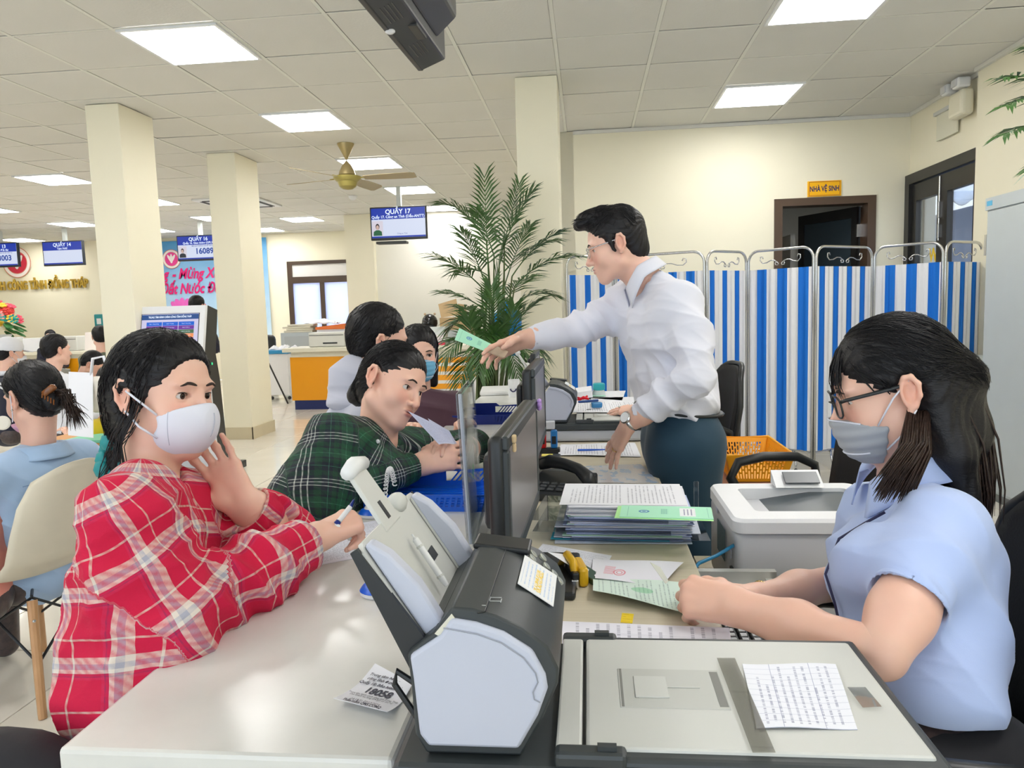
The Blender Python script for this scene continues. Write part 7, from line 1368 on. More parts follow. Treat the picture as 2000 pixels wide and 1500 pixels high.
pp_ = thing('folded_paper', 'folded pale sheet held up by the woman in green check', 'paper', a.lerp(c, .5)); ob('front_leaf', MB().grid(lambda u, v: (a * (1 - u) + b * u) * (1 - v) + (d * (1 - u) + c * u) * v + Vector((0, -.008 * math.sin(u * PI), .004 * math.sin(u * PI))), 8, 4, .0008), LP, pp_, smooth=.7); ob('rear_leaf', MB().quad(b + Vector((.0, .012, .0)), c + Vector((.004, .012, 0)), d + Vector((.0, .02, .004)), a.lerp(b, .45) + Vector((0, .015, .004)), .0008), LP, pp_)
# ------------------------------------------------------------------ standing man in white shirt
B = person('standing man in white shirt and glasses handing over a green booklet', (.36, 2.45, 0))
bM = basis(PD(1202, 478, 2.5), (-.955, -.02, -.26), (-.12, 0, 1)); b_nb = PD(1254, 540, 2.5)
bh, bhm = make_head(B, bM, dict(w=1.02, jaw=1.08, neck=.056, open=.0034, brow=.001, lip=(.50, .20, .17)), b_nb, tone=TONE, gaze=(1, 0, -.35))
sN, sF = PD(1328, 592, 2.34), PD(1226, 584, 2.68); eN = PD(1358, 738, 2.22); wN = PD(1228, 826, 2.36); eF = PD(1128, 645, 2.66); wF = PD(1020, 664, 2.55); hip = PD(1335, 862, 2.5)
tipN = PZ(1180, 914, .765); hN = basis(wN, tipN - wN + Vector((0, 0, .008)), Vector((-.35, -.55, .75)))
handN = make_hand(hN, -1, [(.02, .14, .1), (.04, .14, .1), (.04, .14, .1), (.02, .14, .1)], (.30, .10, -.12, -.34), [(.55, .70, -.45), (.8, .5, -.3), (.9, .4, -.2)], elbow=wN.lerp(eN, .5), scale=1.08, fore=(.026, .034))
hF = basis(wF, PD(968, 686, 2.5) - wF, Vector((.05, .78, .62)))
handF = make_hand(hF, 1, [(.05, .25, .15), (.12, .3, .2), (.2, .4, .2), (.3, .5, .2)], (.06, .0, -.04, -.08), [(.78, .50, -.40), (.96, .0, -.28), (.98, -.08, -.15)], elbow=wF.lerp(eF, .5), scale=1.06, fore=(.026, .034))
tor = limb([PD(1285, 680, 2.5), PD(1318, 780, 2.5), hip], [.05, .06, .08], .010); lgs = [limb([hip + Vector((0, s_ * .085, 0)), Vector((hip.x + .02, hip.y + s_ * .09, .45)), Vector((hip.x + .03, hip.y + s_ * .09, .06))], [.09, .06, .04], .010) for s_ in (-1, 1)]
for q in lgs: q[2][:] = (.02, .03, .04, 1)
body_obj(B, [bhm, handN, handF, tor, inner(b_nb, sN, eN, wN), inner(b_nb, sF, eF, wF), inner(b_nb, PD(1285, 680, 2.5), r=.04)] + lgs, SKIN)
sh = Sdf(); sh.rc(PD(1308, 625, 2.38), PD(1336, 790, 2.40), .080, .095, .05).rc(PD(1285, 630, 2.5), PD(1322, 795, 2.5), .105, .118, .05).rc(PD(1248, 622, 2.63), PD(1294, 790, 2.62), .080, .095, .05)
sh.rc(PD(1276, 555, 2.5), sN, .052, .060, .04).rc(PD(1258, 555, 2.52), sF, .052, .062, .04).rc(PD(1335, 620, 2.44), PD(1366, 770, 2.46), .06, .065, .05)
n_ = len(sh.ops); sleeve(sh, [sN, sN.lerp(eN, .5) + Vector((.015, -.01, 0)), eN, eN.lerp(wN, .5), wN.lerp(eN, .16)], [.066, .060, .053, .048, .042]); sleeve(sh, [sF, sF.lerp(eF, .5) + Vector((0, 0, -.012)), eF, eF.lerp(wF, .5), wF.lerp(eF, .12)], [.066, .062, .056, .048, .041]); first(sh, n_)
sh.rc(b_nb.lerp(bM.translation, -.2), bM.translation, .055, .060, .012, 's'); up_ = Vector((-.12, 0, -1)); sh.half(PD(1325, 806, 2.5), up_, .6)
WSH = solid_cloth('white_shirt_cloth', (.74, .75, .84), .75, .03)
cloth_obj('shirt', sh, .0046, WSH, B, [([(.020, .10, eN - sN)], sN.lerp(eN, .6), .17), ([(.018, .07, wN - eN)], eN.lerp(wN, .4), .17), ([(.016, .075, eF - sF)], eF, .22), ([(.013, .12, (.4, .2, 1))], PD(1320, 750, 2.4), .30), ([(.006, .06, (.6, .3, .8))], None, None)], 21)
ax = (bM.translation - b_nb).normalized(); ob('collar', collar_mb(b_nb + ax * .012, ax + Vector((.15, 0, .1)), (-1, -.12, -.5), .057, .060, .36, .40, .05, .003), WSH, B, smooth=True)
pk = [PD(x, y, 2.395) for x, y in ((1236, 624), (1262, 618), (1266, 690), (1244, 694))]
tr = Sdf(); wst = PD(1325, 800, 2.5)
for s_ in (-1, 1): h0 = hip + Vector((-.005, s_ * .075, 0)); tr.chain([wst + Vector((0, s_ * .06, .0)), h0, Vector((hip.x + .015, hip.y + s_ * .09, .48)), Vector((hip.x + .03, hip.y + s_ * .09, .05))], [.102, .118, .085, .065], .06)
tr.half(wst + Vector((0, 0, .012)), -up_, .6).half((hip.x, hip.y, .04), (0, 0, -1), .6)
TRM = solid_cloth('teal_navy_trousers', (.006, .040, .075), .75, .1); cloth_obj('trousers', tr, .007, TRM, B, [([(.008, .16, (.5, 0, 1))], None, None)], 4)
ob('belt', MB().tube([wst + Vector((math.cos(a) * .135, math.sin(a) * .175, .004 - .016 * math.cos(a))) for a in np.linspace(0, 2 * PI, 33)[:-1]], .014, 8, closed=True, flat_=.4), BLACKP, B, smooth=True)
for s_ in (-1, 1): c = Vector((hip.x - .02, hip.y + s_ * .09, 0)); ob('shoe', MB().rbox(c + Vector((-.02, 0, .035)), (.27, .095, .07), .03, 3), BLACKP, B, smooth=True)
hr = Sdf(); hr.ell((-.016, 0, .046), (.098, .081, .083), k=.01).ell((-.055, 0, .005), (.052, .070, .055), k=.02).rc((.060, -.025, .105), (.098, -.015, .098), .026, .020, .02).rc((.060, .025, .105), (.095, .025, .098), .026, .018, .02).rc((.02, 0, .105), (.08, 0, .110), .032, .022, .02)
for y in (-1, 1): hr.rc((.022, y * .069, .030), (.012, y * .0715, -.022), .012, .006, .012)
hr.ell((-.060, 0, -.035), (.046, .064, .045), k=.02).ell((.118, 0, .010), (.072, .090, .070), k=.010, mode='s').ell((.075, 0, -.06), (.085, .09, .078), k=.01, mode='s').ell((-.035, 0, -.140), (.12, .1, .058), k=.012, mode='s')
for y in (-1, 1): hr.ell((-.010, y * .086, -.008), (.020, .024, .034), k=.008, mode='s')
R_ = np.random.default_rng(9); st, en = [], []
for k in range(340): a = R_.uniform(-1.25, 1.25); x = R_.uniform(-.08, .07); st.append((x, .08 * math.sin(a), .046 + .085 * math.cos(a))); en.append((x + R_.uniform(.015, .05) * (1 if x > -.03 else -.8), .084 * math.sin(a * 1.15), .046 + .085 * math.cos(a * 1.2) - (.02 if x < -.03 else 0)))
hair_obj(B, bM, hr, HAIR, st=st, en=en, rad=.0009); m = MB()
for k in range(60): y = R_.uniform(-.045, .05); p = Vector((.088, y, .108)); e = p + Vector((R_.uniform(.012, .034), R_.normal(0, .008), R_.uniform(-.022, .012))); m.tube([bM @ (p - Vector((.03, 0, .004))), bM @ p.lerp(e, .5) + Vector((0, 0, .003)), bM @ e], [.0014, .001, .0003], 4)
ob('fringe', m, HAIR, B, smooth=True); glasses(B, bM, flat('silver_wire', (.55, .55, .57), .25, 1.0), .9, rim=.0010)
wd = (tipN - wN).normalized(); wc = wN.lerp(eN, .055); fx_, s1, s2 = frame(wN - eN, (0, -1, 0)); wa = ob('wristwatch', MB().tube([wc + (s1 * math.cos(a) * .030 + s2 * math.sin(a) * .033) for a in np.linspace(0, 2 * PI, 25)[:-1]], .0075, 8, closed=True, flat_=.45), CHROME, B, smooth=True); wdv = (CAM - wc).normalized() * .7 + Vector((-.5, 0, .35)); wdv = (wdv - fx_ * wdv.dot(fx_)).normalized()
ob('watch_case', MB().lathe([(.019, -.004), (.020, .004), (.017, .007)], wc + wdv * .032, 24, tuple(wdv)), CHROME, wa, smooth=.5); ob('watch_dial', MB().lathe([(.016, 0), (.016, .0008)], wc + wdv * .0392, 24, tuple(wdv)), WHITEP, wa)
rp = hN @ (Vector((.100, .0145, .002)) * 1.08); ob('ring', MB().tube([rp + (hN.to_3x3() @ Vector((0, math.cos(a), math.sin(a)))) * .0098 for a in np.linspace(0, 2 * PI, 17)[:-1]], .0018, 6, closed=True), flat('gold_ring', (.75, .55, .22), .2, 1.0), B, smooth=True)
gq = [PD(x, y, D) for x, y, D in ((897, 641, 2.49), (989, 687, 2.475), (981, 699, 2.465), (888, 664, 2.475))]; hb_ = thing('held_booklet', 'green booklet with banknotes held out by the standing man', 'booklet', gq[0].lerp(gq[2], .5))
ob('cover', MB().quad(*gq, .002), GB, hb_); nt = [gq[0].lerp(gq[1], t) for t in (.72, 1.02)] + [gq[3].lerp(gq[2], t) for t in (1.02, .72)]; BN = flat('banknote', (.55, .42, .30), .7, var=.2, scale=60)
for k in range(2): ob('banknote', MB().quad(*[q + Vector((.004 * k, -.003 - .001 * k, .002 * k)) for q in nt], .0005), BN, hb_)
# ------------------------------------------------------------------ seated clerk in pale blue blouse
C_ = person('seated clerk in pale blue blouse, grey mask and black glasses reading a certificate', (.78, 1.15, 0))
cM = basis(PD(1742, 758, 1.30), (-.95, .17, -.26), (-.25, .05, 1)); c_nb = PD(1775, 930, 1.32)
ch_, chm = make_head(C_, cM, dict(w=1.0, jaw=1.0, neck=.048, open=.0034, brow=.0), c_nb, gaze=(1, 0, -.4))
sN, sF = PD(1842, 1030, 1.14), PD(1705, 1000, 1.45); eN = PD(1722, 1278, 1.035); wN = PD(1440, 1186, 1.22); eF = PD(1655, 1135, 1.50); wF = PD(1476, 1166, 1.40); hip = PD(1845, 1430, 1.20)
hN = basis(wN, PD(1300, 1150, 1.30) - wN, Vector((-.10, -.72, .68)))
handN = make_hand(hN, -1, [(.75, .7, .3), (.95, .8, .4), (1.05, .85, .4), (1.1, .85, .4)], (.04, .0, -.03, -.06), [(.75, .48, -.42), (.93, .10, -.30), (.97, -.05, -.20)], elbow=eN, scale=.98, fore=(.025, .036), h=.0026)
hF = basis(wF, PD(1372, 1150, 1.40) - wF, Vector((0, .6, .8))); handF = make_hand(hF, 1, [(.6, .6, .3)] * 4, elbow=eF, scale=.95, fore=(.025, .036), h=.0034)
upN = limb([eN, eN.lerp(sN, .3), eN.lerp(sN, .75)], [.036, .041, .045], .0035, k=.03); upF = limb([eF, eF.lerp(sF, .8)], [.040, .048], .005); tor = limb([PD(1790, 1080, 1.28), PD(1815, 1300, 1.22), hip], [.05, .06, .08], .010); lg = [limb([hip + Vector((0, s_ * .08, 0)), hip + Vector((-.40, s_ * .10, -.02)), hip + Vector((-.42, s_ * .10, -.42))], [.09, .07, .05], .010) for s_ in (-1, 1)]
for q in lg: q[2][:] = (.01, .01, .015, 1)
body_obj(C_, [chm, handN, handF, upN, upF, tor, inner(c_nb, sN, eN), inner(c_nb, sF, eF), inner(c_nb, PD(1790, 1080, 1.28), r=.04)] + lg, SKIN)
sh = Sdf(); sh.rc(PD(1855, 1080, 1.17), PD(1846, 1345, 1.12), .066, .084, .05).rc(PD(1795, 1070, 1.29), PD(1818, 1345, 1.22), .092, .100, .05).rc(PD(1738, 1065, 1.40), PD(1768, 1345, 1.33), .072, .088, .05).rc(PD(1880, 1110, 1.2), PD(1868, 1270, 1.18), .058, .062, .05)
sh.ell(PD(1700, 1095, 1.19), .055, k=.06).ell(PD(1675, 1085, 1.33), .052, k=.06).rc(PD(1690, 1150, 1.24), PD(1752, 1330, 1.22), .055, .07, .06)
sh.rc(PD(1795, 985, 1.28), sN, .044, .052, .04).rc(PD(1760, 978, 1.34), sF, .046, .052, .04); cu = eN.lerp(sN, .40); n_ = len(sh.ops); sleeve(sh, [sN, sN.lerp(cu, .5), cu], [.054, .055, .056], open_r=.050); sleeve(sh, [sF, eF.lerp(sF, .42)], [.052, .054]); first(sh, n_)
sh.rc(c_nb.lerp(cM.translation, -.2), cM.translation, .050, .056, .012, 's').half(PD(1830, 1358, 1.15), (.05, 0, -1), .6)
BLS = solid_cloth('pale_blue_blouse_cloth', (.46, .57, .88), .7, .03); cloth_obj('blouse', sh, .0038, BLS, C_, [([(.018, .085, (.6, .1, 1))], PD(1880, 1240, 1.12), .24), ([(.012, .10, cu - sN)], sN.lerp(cu, .6), .14), ([(.006, .07, (1, .3, .5))], None, None)], 31)
pk_ = sh.project([PD(x, y, 1.22) for x, y in ((1716, 990), (1694, 1030), (1668, 1075), (1652, 1120), (1646, 1170), (1650, 1225))], .006); ob('placket_piping', MB().tube([Vector(q) for q in pk_], .0022, 6), flat('navy_piping', (.03, .03, .09), .7), C_, smooth=True)
ax = (cM.translation - c_nb).normalized(); ob('collar', collar_mb(c_nb + ax * .028, ax + Vector((.1, 0, 0)), (-1, .1, -.3), .060, .058, .42, .45, .05, .003), BLS, C_, smooth=True)
pl_ = [PD(x, y, D) for x, y, D in ((1712, 985, 1.255), (1680, 1040, 1.22), (1648, 1100, 1.235), (1640, 1170, 1.255), (1636, 1220, 1.27))]
sk = Sdf(); sk.chain([hip + Vector((0, -.08, -.03)), hip + Vector((-.42, -.10, -.05)), hip + Vector((-.44, -.10, -.46))], [.118, .085, .055], .05).chain([hip + Vector((0, .08, -.03)), hip + Vector((-.42, .10, -.05)), hip + Vector((-.44, .1, -.46))], [.118, .085, .055], .05); cloth_obj('trousers', sk, .008, solid_cloth('black_trousers_cloth', (.006, .006, .010), .8), C_, [([(.006, .1, (1, 0, .3))], None, None)], 6)
for s_ in (-1, 1): ob('shoe', MB().rbox(Vector((hip.x - .47, hip.y + s_ * .10, .035)), (.23, .085, .07), .03, 3), BLACKP, C_, smooth=True)
# hair: half tied with a red band, straight lengths over back and shoulder
hr = Sdf(); hr.ell((-.014, 0, .042), (.098, .080, .086), k=.01).ell((-.058, 0, .0), (.060, .070, .070), k=.03).rc((-.07, 0, .0), (-.118, 0, -.01), .050, .030, .025)
hr.chain([(-.075, 0, -.02), (-.072, -.01, -.10), (-.050, -.01, -.20)], [.058, .058, .040], .03).chain([(-.046, -.050, -.02), (-.040, -.062, -.10), (-.010, -.060, -.165)], [.030, .030, .016], .02).chain([(-.05, .045, -.02), (-.055, .055, -.12), (-.06, .05, -.21)], [.028, .03, .018], .02)
hr.ell((.117, 0, -.010), (.078, .078, .070), k=.014, mode='s').ell((.060, 0, -.07), (.075, .095, .085), k=.012, mode='s').ell((-.014, -.088, -.010), (.024, .030, .040), k=.010, mode='s').ell((-.014, .088, -.010), (.024, .03, .04), k=.01, mode='s')
st, en = cap_starts(420, 7, end=(-.112, .010, -.008, .010)); hair_obj(C_, cM, hr, HAIR, st=st, en=en); R_ = np.random.default_rng(12); m = MB()
for k in range(260):
    y = R_.uniform(-.060, .055); a_ = -.10 - .02 * R_.random() if abs(y) < .03 else -.055 - .04 * R_.random(); p = cM @ Vector((a_, y, -.02)); L_h = R_.uniform(.19, .26); e = p + Vector((.030 + R_.normal(0, .014), R_.normal(0, .010), -L_h)); q = p.lerp(e, .4) + Vector((.020, 0, 0)); m.tube([p, q, q.lerp(e, .6) + Vector((.006, 0, 0)), e], [.0018, .0020, .0014, .0003], 4)
for k in range(190):
    y = R_.uniform(-.078, -.060); p = cM @ Vector((R_.uniform(-.070, -.026), y, -.025)); e = p + Vector((-.020 + R_.normal(0, .016), -.050 + R_.normal(0, .008), R_.uniform(-.20, -.15))); q = p.lerp(e, .5) + Vector((.008, -.022, 0)); m.tube([p, q, q.lerp(e, .6), e], [.0018, .0020, .0013, .0003], 4)
for k in range(240):
    u_ = R_.random(); p = PD(1772 + 44 * u_, 800 + 14 * R_.random(), 1.225 + .02 * R_.random()); e = PD(1712 + 62 * u_ + R_.normal(0, 7), 962 + R_.uniform(-40, 22), 1.165 + .02 * R_.random()); q = p.lerp(e, .5) + Vector((.012, -.006, 0)); m.tube([p, q, q.lerp(e, .6), e], [.0018, .0022, .0015, .0003], 4)
ob('hair_lengths', m, HAIRB, C_, smooth=True); m = MB()
for k in range(90):
    y0 = R_.uniform(-.058, .05); y1 = y0 * 1.15 - .010 + R_.normal(0, .005); z1 = R_.uniform(.002, .045); Q = [(.05, y0 * .35 - .01, .118), (.080, y0 * .7, .095), (.094, y0 * .95, .065), (.092, y1, .5 * (.065 + z1)), (.090, y1 * 1.03, z1)]; Q = ch_.project(Q, .0035 + abs(R_.normal(0, .002)), 3); m.tube([cM @ Vector(q) for q in Q], [.0011, .0012, .0011, .0008, .0002], 4)
for k in range(60):
    sg = -1 if k % 3 else 1; t0 = R_.random(); Q = [(.052, -.012, .117), (.075 - .02 * t0, sg * .035, .092), (.062 - .03 * t0, sg * .058, .055), (.040 - .03 * t0, sg * .070, .025 + .012 * R_.normal()), (.012, sg * .076, .012)]; Q = ch_.project(Q, .004 + abs(R_.normal(0, .002)), 3); m.tube([cM @ Vector(q) for q in Q], [.0012, .0013, .0012, .0010, .0003], 4)
ob('fringe', m, HAIR, C_, smooth=True); rb = cM @ Vector((-.122, -.022, -.004)); ob('hair_band', MB().tube([rb + (cM.to_3x3() @ Vector((.010 * math.sin(a * 3) * .3, math.cos(a) * .024, math.sin(a) * .026))) for a in np.linspace(0, 2 * PI, 25)[:-1]], .009, 8, closed=True), flat('band_red', (.55, .03, .015), .8, bump=.5), C_, smooth=True)
glasses(C_, cM, BLACKP, 1.02, rim=.0018); GM_ = solid_cloth('mask_grey', (.36, .38, .42), .8, .06); surgical_mask(C_, cM, GM_, top=-.016, bot=-.120, h=.0026, lm=Mw)
ob('earring', MB().ell(cM @ Vector((-.003, -.084, -.038)), .0032, 8), flat('earring_silver', (.8, .78, .76), .1, 1.0), C_, smooth=True); bw = wF.lerp(eF, .06); fx_, s1, s2 = frame(wF - eF)
ob('bracelet', MB().tube([bw + (s1 * math.cos(a) + s2 * math.sin(a)) * .0275 for a in np.linspace(0, 2 * PI, 25)[:-1]], .0018, 6, closed=True), flat('gold_ring', (.75, .55, .22), .2, 1.0), C_, smooth=True)
sheet('thin_slip', [PD(1270, 1098, 1.36), PD(1300, 1140, 1.31), PD(1306, 1135, 1.33), PD(1290, 1108, 1.36)], flat('slip_grey', (.6, .62, .55), .5), 'thin folded slip standing in the seated clerk’s fingers', 'slip', nu=4, nv=2)
# ------------------------------------------------------------------ people further back
def bg_person(label, hc, yaw, shirt, pitch=.0, style='short', mask=None, h=.0055, sit=True, arms='lap', lean=.0, hood=None, roll=0, hair=HAIR, cap=None, legs=(.02, .022, .03), head=True, w=1.0, gscale=1.0, jacket='shirt'):
    f = Vector((math.cos(yaw), math.sin(yaw), 0)); l = Vector((-f.y, f.x, 0)); r = person(label, (hc.x - f.x * .1, hc.y - f.y * .1, 0)); M = basis(hc, f + Vector((0, 0, -pitch)), Vector((0, 0, 1)) + l * roll); nb = hc + Vector((0, 0, -.175)) - f * (.04 + lean * .10); hip = nb + Vector((0, 0, -.46 if sit else -.50)) - f * (.03 + lean * .28)
    sk, hm = make_head(r, M, dict(w=w, open=.0055), nb, h=h); sN, sF = nb - l * .165 + Vector((0, 0, -.07)), nb + l * .165 + Vector((0, 0, -.07)); pcs = [hm]; sh = Sdf()
    for s_ in (-1, 1): sh.rc(nb + l * (s_ * .09) + Vector((0, 0, -.10)), hip + l * (s_ * .07) + Vector((0, 0, .02)), .085 * w, .10 * w, .05).rc(nb + Vector((0, 0, -.04)), (sN if s_ < 0 else sF), .052, .060, .04)
    sh.rc(nb + Vector((0, 0, -.1)), hip, .10, .12, .05)
    for s_, S0 in ((-1, sN), (1, sF)):
        if arms == 'phone' and s_ < 0: e = S0 + l * (s_ * .06) + f * .10 + Vector((0, 0, -.20)); wv = hc + l * (s_ * .09) + Vector((0, 0, -.08))
        elif arms == 'up': e = S0 + f * .14 + Vector((0, 0, -.20)); wv = e + f * .16 + Vector((0, 0, .13)) - l * (s_ * .05)
        else: e = S0 + l * (s_ * .04) + f * .06 + Vector((0, 0, -.25)); wv = e + f * .22 + Vector((0, 0, -.02)) - l * (s_ * .07)
        sh.chain([S0, e, wv.lerp(e, .12)], [.060, .052, .042], .03); pcs.append(inner(nb, S0, e, wv)); pcs.append(make_hand(basis(wv, (wv - e) * .5 + f * .05 + Vector((0, 0, .02)), Vector((0, 0, 1)) if arms == 'lap' else -f), -s_ if s_ > 0 else 1, [(.4, .4, .3)] * 4, elbow=wv.lerp(e, .5), h=max(.0035, h)))
    sh.rc(nb.lerp(hc, .3), hc, .052, .055, .012, 's')
    for s_ in (-1, 1):
        k0 = hip + l * (s_ * .09) + (f * .40 + Vector((0, 0, .0)) if sit else Vector((0, 0, -.40))); ft = Vector((k0.x + (f.x * .03), k0.y + f.y * .03, .06)); lg = limb([hip + l * (s_ * .08), k0, ft], [.095, .07, .05], .012); lg[2][:] = (*legs, 1); pcs.append(lg)
    pcs.append(inner(hc + Vector((0, 0, -.09)), nb, hip, r=.045)); body_obj(r, pcs, SKIN); cloth_obj(jacket, sh, .008 if h > .004 else .0055, shirt, r, [([(.010, .09, (.3, .4, 1))], None, None)], hash(label) % 50 if False else len(label))
    hr = Sdf()
    if style in ('short', 'crop'):
        hr.ell((-.014, 0, .046), (.096, .081, .084), k=.01).ell((-.055, 0, .0), (.050, .070, .062), k=.02).ell((.115, 0, -.002), (.075, .085, .068), k=.012, mode='s').ell((.07, 0, -.06), (.082, .09, .078), k=.01, mode='s').ell((-.035, 0, -.145), (.12, .1, .07), k=.012, mode='s')
        for y in (-1, 1): hr.ell((-.010, y * .086, -.008), (.020, .024, .034), k=.008, mode='s')
    else:
        hr.ell((-.014, 0, .042), (.098, .082, .086), k=.01).ell((-.055, 0, -.01), (.056, .072, .075), k=.03)
        if style == 'long': hr.chain([(-.06, 0, -.04), (-.075, 0, -.14), (-.07, 0, -.24)], [.060, .058, .035], .03).rc((-.01, .066, .0), (-.03, .070, -.14), .024, .02, .02).rc((-.01, -.066, .0), (-.03, -.070, -.14), .024, .02, .02)
        hr.ell((.118, 0, -.010), (.077, .076, .076), k=.014, mode='s').ell((.055, 0, -.07), (.072, .085, .080), k=.012, mode='s')
        if style == 'tail':
            for y in (-1, 1): hr.ell((-.012, y * .086, -.008), (.021, .024, .034), k=.008, mode='s')
    if style: st, en = cap_starts(150 if h < .004 else 60, len(label), end=(-.09, .02, -.05, .02)); hair_obj(r, M, hr, hair, h=.005, st=st, en=en, rad=.0012)
    if mask: surgical_mask(r, M, mask, h=max(h, .0035), pleats=h < .004, lm=Mw)
    return r, M, f, l, nb
HOOD = solid_cloth('lilac_grey_fleece', (.50, .51, .60), .95); PLUM = solid_cloth('plum_jacket_cloth', (.085, .035, .055), .8); DENIM = solid_cloth('pale_denim', (.36, .50, .70), .85, .22); NAVYC = solid_cloth('navy_jacket_cloth', (.01, .012, .03), .8); WHC = solid_cloth('white_cotton', (.76, .77, .82), .8); OLIVE = solid_cloth('olive_cloth', (.13, .14, .09), .9); YELC = solid_cloth('yellow_cotton', (.62, .45, .01), .85); PINKC = solid_cloth('coral_cotton', (.75, .28, .22), .85); GREENC = solid_cloth('dark_green_uniform', (.02, .09, .02), .85); GREYC = solid_cloth('pale_grey_cloth', (.55, .60, .66), .85)
r, M, f, l, nb = bg_person('young man in lilac grey hooded sweatshirt behind the green check woman', PD(740, 668, 2.46), .50, HOOD, style='short', h=.0034, arms='lap', lean=.4, pitch=.12, w=1.05, jacket='sweatshirt')
hs = Sdf(); hs.ell(nb + f * .005 + Vector((0, 0, .055)), (.098, .100, .085), k=.02).ell(nb + f * .005 + Vector((0, 0, -.01)), (.105, .12, .05), k=.03).ell(M.translation + f * .035 + Vector((0, 0, -.02)), (.112, .098, .15), k=.02, mode='s'); cloth_obj('hood', hs, .005, HOOD, r, [([(.010, .07, (.2, .3, 1))], None, None)], 12)
for y in (-1,): ob('mask_strap', MB().tube([M @ Vector(q) for q in ((-.012, -.081, .006), (.02, -.080, -.03), (.06, -.062, -.05))], .0022, 6), BLACKP, r)
surgical_mask(r, M, solid_cloth('mask_black', (.015, .015, .018), .8), h=.004, loops=False, pleats=False)
BLM = solid_cloth('mask_blue', (.16, .48, .74), .8, .05); r, M, f, l, nb = bg_person('woman in plum jacket and light blue mask behind the leaning woman', PD(818, 690, 3.25), -1.15, PLUM, pitch=.08, style='long', mask=BLM, h=.0036, arms='up', jacket='jacket')
r, M, f, l, nb = bg_person('woman in pale denim jacket with lowered pink mask on the shell chair', PD(64, 775, 2.60), 2.85, DENIM, pitch=.22, style='tail', h=.0034, arms='up', lean=-.35, w=.98, jacket='denim_jacket'); R_ = np.random.default_rng(3)
tb_ = M @ Vector((-.118, 0, -.02)); m = MB()
for k in range(120): q = R_.normal(0, .010, 3); e = tb_ + Vector((.062 + R_.normal(0, .018), R_.normal(0, .02), -.075 + R_.uniform(-.05, .02))); m.tube([tb_ + Vector(q), tb_ + Vector(q) + Vector((.035, 0, .004)), e.lerp(tb_, .25) + Vector((.012, 0, 0)), e], [.0016, .0016, .0012, .0003], 4)
ob('ponytail', m, HAIRB, r, smooth=True); hrb = Sdf(); hrb.ell((-.10, 0, -.03), (.036, .04, .04), k=.01); hair_obj(r, M, hrb, HAIR, h=.005, name='bun')
cl_ = tb_ + Vector((-.002, -.028, .022)); ob('hair_claw', MB().rbox(cl_, (.05, .022, .022), .006, 2, Matrix.Rotation(-.6, 3, 'Y')), flat('tortoise_shell', (.20, .07, .02), .15, var=.6, scale=60), r, smooth=True)
for k in range(5): ob('claw_tooth', MB().tube([cl_ + Vector((-.02 + .01 * k, -.008, -.008 - .006 * k)), cl_ + Vector((-.016 + .01 * k, -.016, -.024 - .006 * k))], .0024, 6), flat('tortoise_shell', (0, 0, 0)), r)
surgical_mask(r, M, solid_cloth('mask_pink', (.72, .42, .60), .8), top=-.060, bot=-.122, h=.004, pleats=False, loops=False); ob('ear_loop', MB().tube([M @ Vector(q) for q in ((.025, .073, -.075), (.005, .080, -.05), (-.008, .081, .012))], .0018, 6), Mw, r); ob('earring', MB().ell(M @ Vector((-.004, .084, -.038)), .004, 8), CHROME, r, smooth=True)
ax = (M.translation - nb).normalized(); ob('collar', collar_mb(nb + Vector((0, 0, -.02)), ax, tuple(f + Vector((0, 0, -.2))), .064, .066, .5, .5, .05, .004), DENIM, r, smooth=True)
for s_ in (-1, 1): ob('yoke_seam', MB().tube([nb - f * .125 + l * (s_ * x) + Vector((0, 0, -.10 - .02 * x)) for x in (.0, .05, .10, .15)], .0018, 5), flat('denim_seam', (.20, .30, .48), .9), r)
r, M, f, l, nb = bg_person('person in coral top partly outside the left edge, hand near the face', PD(-128, 800, 2.45), 2.2, PINKC, style='long', arms='up', h=.006); pd0 = PD(6, 826, 2.3); ob('round_badge', MB().lathe([(.022, 0), (.022, .004), (.018, .006)], pd0, 20, (.3, -.9, .1)), flat('badge_cream', (.75, .70, .60), .5), r)
r, M, f, l, nb = bg_person('person in yellow shirt and white mask behind the girl in plaid', PD(222, 752, 4.3), 2.7, YELC, pitch=.25, style='long', mask=Mw, arms='up')
bgp = PD(205, 770, 3.9); bg_ = thing('tote_bag', 'white tote bag with printed band beside the yellow shirt person', 'bag', bgp - Vector((0, 0, .14))); ob('sack', MB().rbox(bgp, (.15, .08, .19), .025, 3), printed('tote_print', (.74, .70, .62), 9, (.35, .1, .1), .05, seed=8), bg_, smooth=True); ob('strap', MB().tube([bgp + Vector((-.05, -.03, .09)), bgp + Vector((-.03, -.03, .19)), bgp + Vector((.03, -.03, .20)), bgp + Vector((.06, -.03, .09))], .008, 8), WHC, bg_, smooth=True)
r, M, f, l, nb = bg_person('man in white cap and navy jacket with pale stripes, seated at the far left', PD(20, 690, 6.0), .95, NAVYC, style='short', mask=WHC, arms='lap', pitch=.05, jacket='jacket'); cp = Sdf(); cp.ell((-.012, 0, .050), (.108, .090, .085), k=.01).half((0, 0, .018), (-.06, 0, -1)); P, F = cp.mesh(.006); link('cap', npmesh('cap', xfP(M, P), F), WHC, r, True, world=True); ob('cap_brim', MB().grid(lambda u, v: M @ Vector((.075 + .085 * u * math.cos((v - .5) * 1.6), .085 * math.sin((v - .5) * 2.2) * (1 - .15 * u), .032 - .02 * u)), 6, 12, .006), WHC, r, smooth=True)
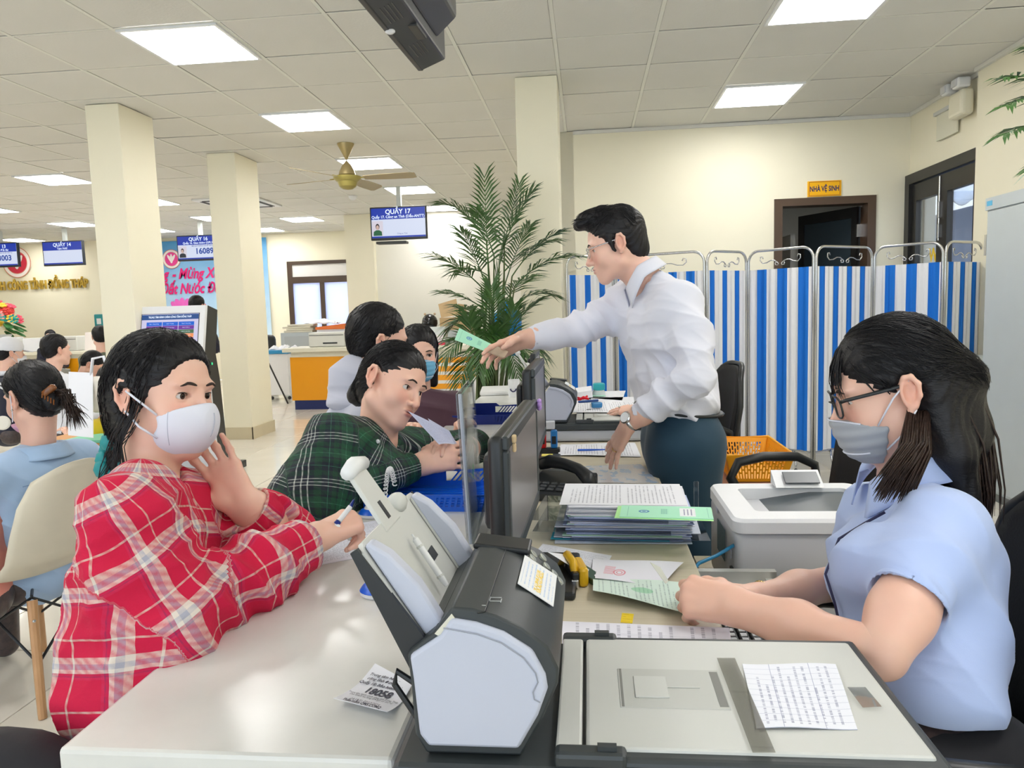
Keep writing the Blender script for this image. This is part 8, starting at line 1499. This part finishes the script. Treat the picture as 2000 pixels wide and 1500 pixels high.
ob('white_collar', MB().tube([nb + f * (math.cos(a) * .07 - .01) + l * (math.sin(a) * .075) + Vector((0, 0, .02)) for a in np.linspace(0, 2 * PI, 21)[:-1]], .02, 8, closed=True), WHC, r, smooth=True)
for dz in (0, .03): ob('sleeve_stripe', MB().tube([nb - l * .10 - f * .09 + Vector((0, 0, -.045 - dz)), nb - l * .18 - f * .06 + Vector((0, 0, -.075 - dz)), nb - l * .225 - f * .03 + Vector((0, 0, -.13 - dz))], .008, 6), WHC, r)
bg_person('man in white shirt seen from behind, seated before the far left counter', PD(110, 684, 5.7), 1.1, WHC, style='short', arms='lap'); bg_person('person in pale grey jacket bowing beside the nearest column', PD(180, 712, 6.9), .35, GREYC, style='short', pitch=.75, lean=.8, arms='lap')
bg_person('person in olive top at the far left counter, half behind the nearest column', PD(196, 658, 8.2), 2.2, OLIVE, style='short', arms='lap', h=.008); bg_person('clerk with black hair behind the far left counter, only head showing', PD(98, 658, 12.95), -1.2, NAVYC, style='short', mask=Mw, h=.008)
bg_person('woman in dark green uniform on the phone behind the palm', PD(926, 640, 10.9), -1.35, GREENC, style='tail', arms='phone', h=.007, roll=-.1); bg_person('dark haired man standing behind the queue kiosk', PD(386, 598, 8.7), 1.4, NAVYC, style='short', sit=False, h=.008)
bg_person('seated colleague mostly hidden behind the standing man, hand on the scanner lid', PD(1318, 650, 3.95), 3.05, WHC, style='short', arms='lap', h=.006)
hw = PZ(1248, 800, zs + .03); r = [o for o in COL.objects if o.get('label', '').startswith('seated colleague')][0]
bd = [c for c in r.children if c.name.startswith('body')][0]; P, F, C = make_hand(basis(hw, PZ(1180, 800, zs + .012) - hw, Vector((0, -.35, .9))), -1, [(.1, .1, .05)] * 4, (.03, .0, -.03, -.06), [(.85, .5, -.2), (.95, .2, -.1), (1, .05, 0)], elbow=PD(1330, 790, 3.45), h=.0032); body_obj(r, [(P, F, C)], SKIN, 'reaching_hand')
rr_ = hw.lerp(PZ(1180, 800, zs + .012), .55) + Vector((0, -.006, .012)); ob('ring', MB().ell(rr_, (.005, .005, .005), 8), CHROME, r, smooth=True)
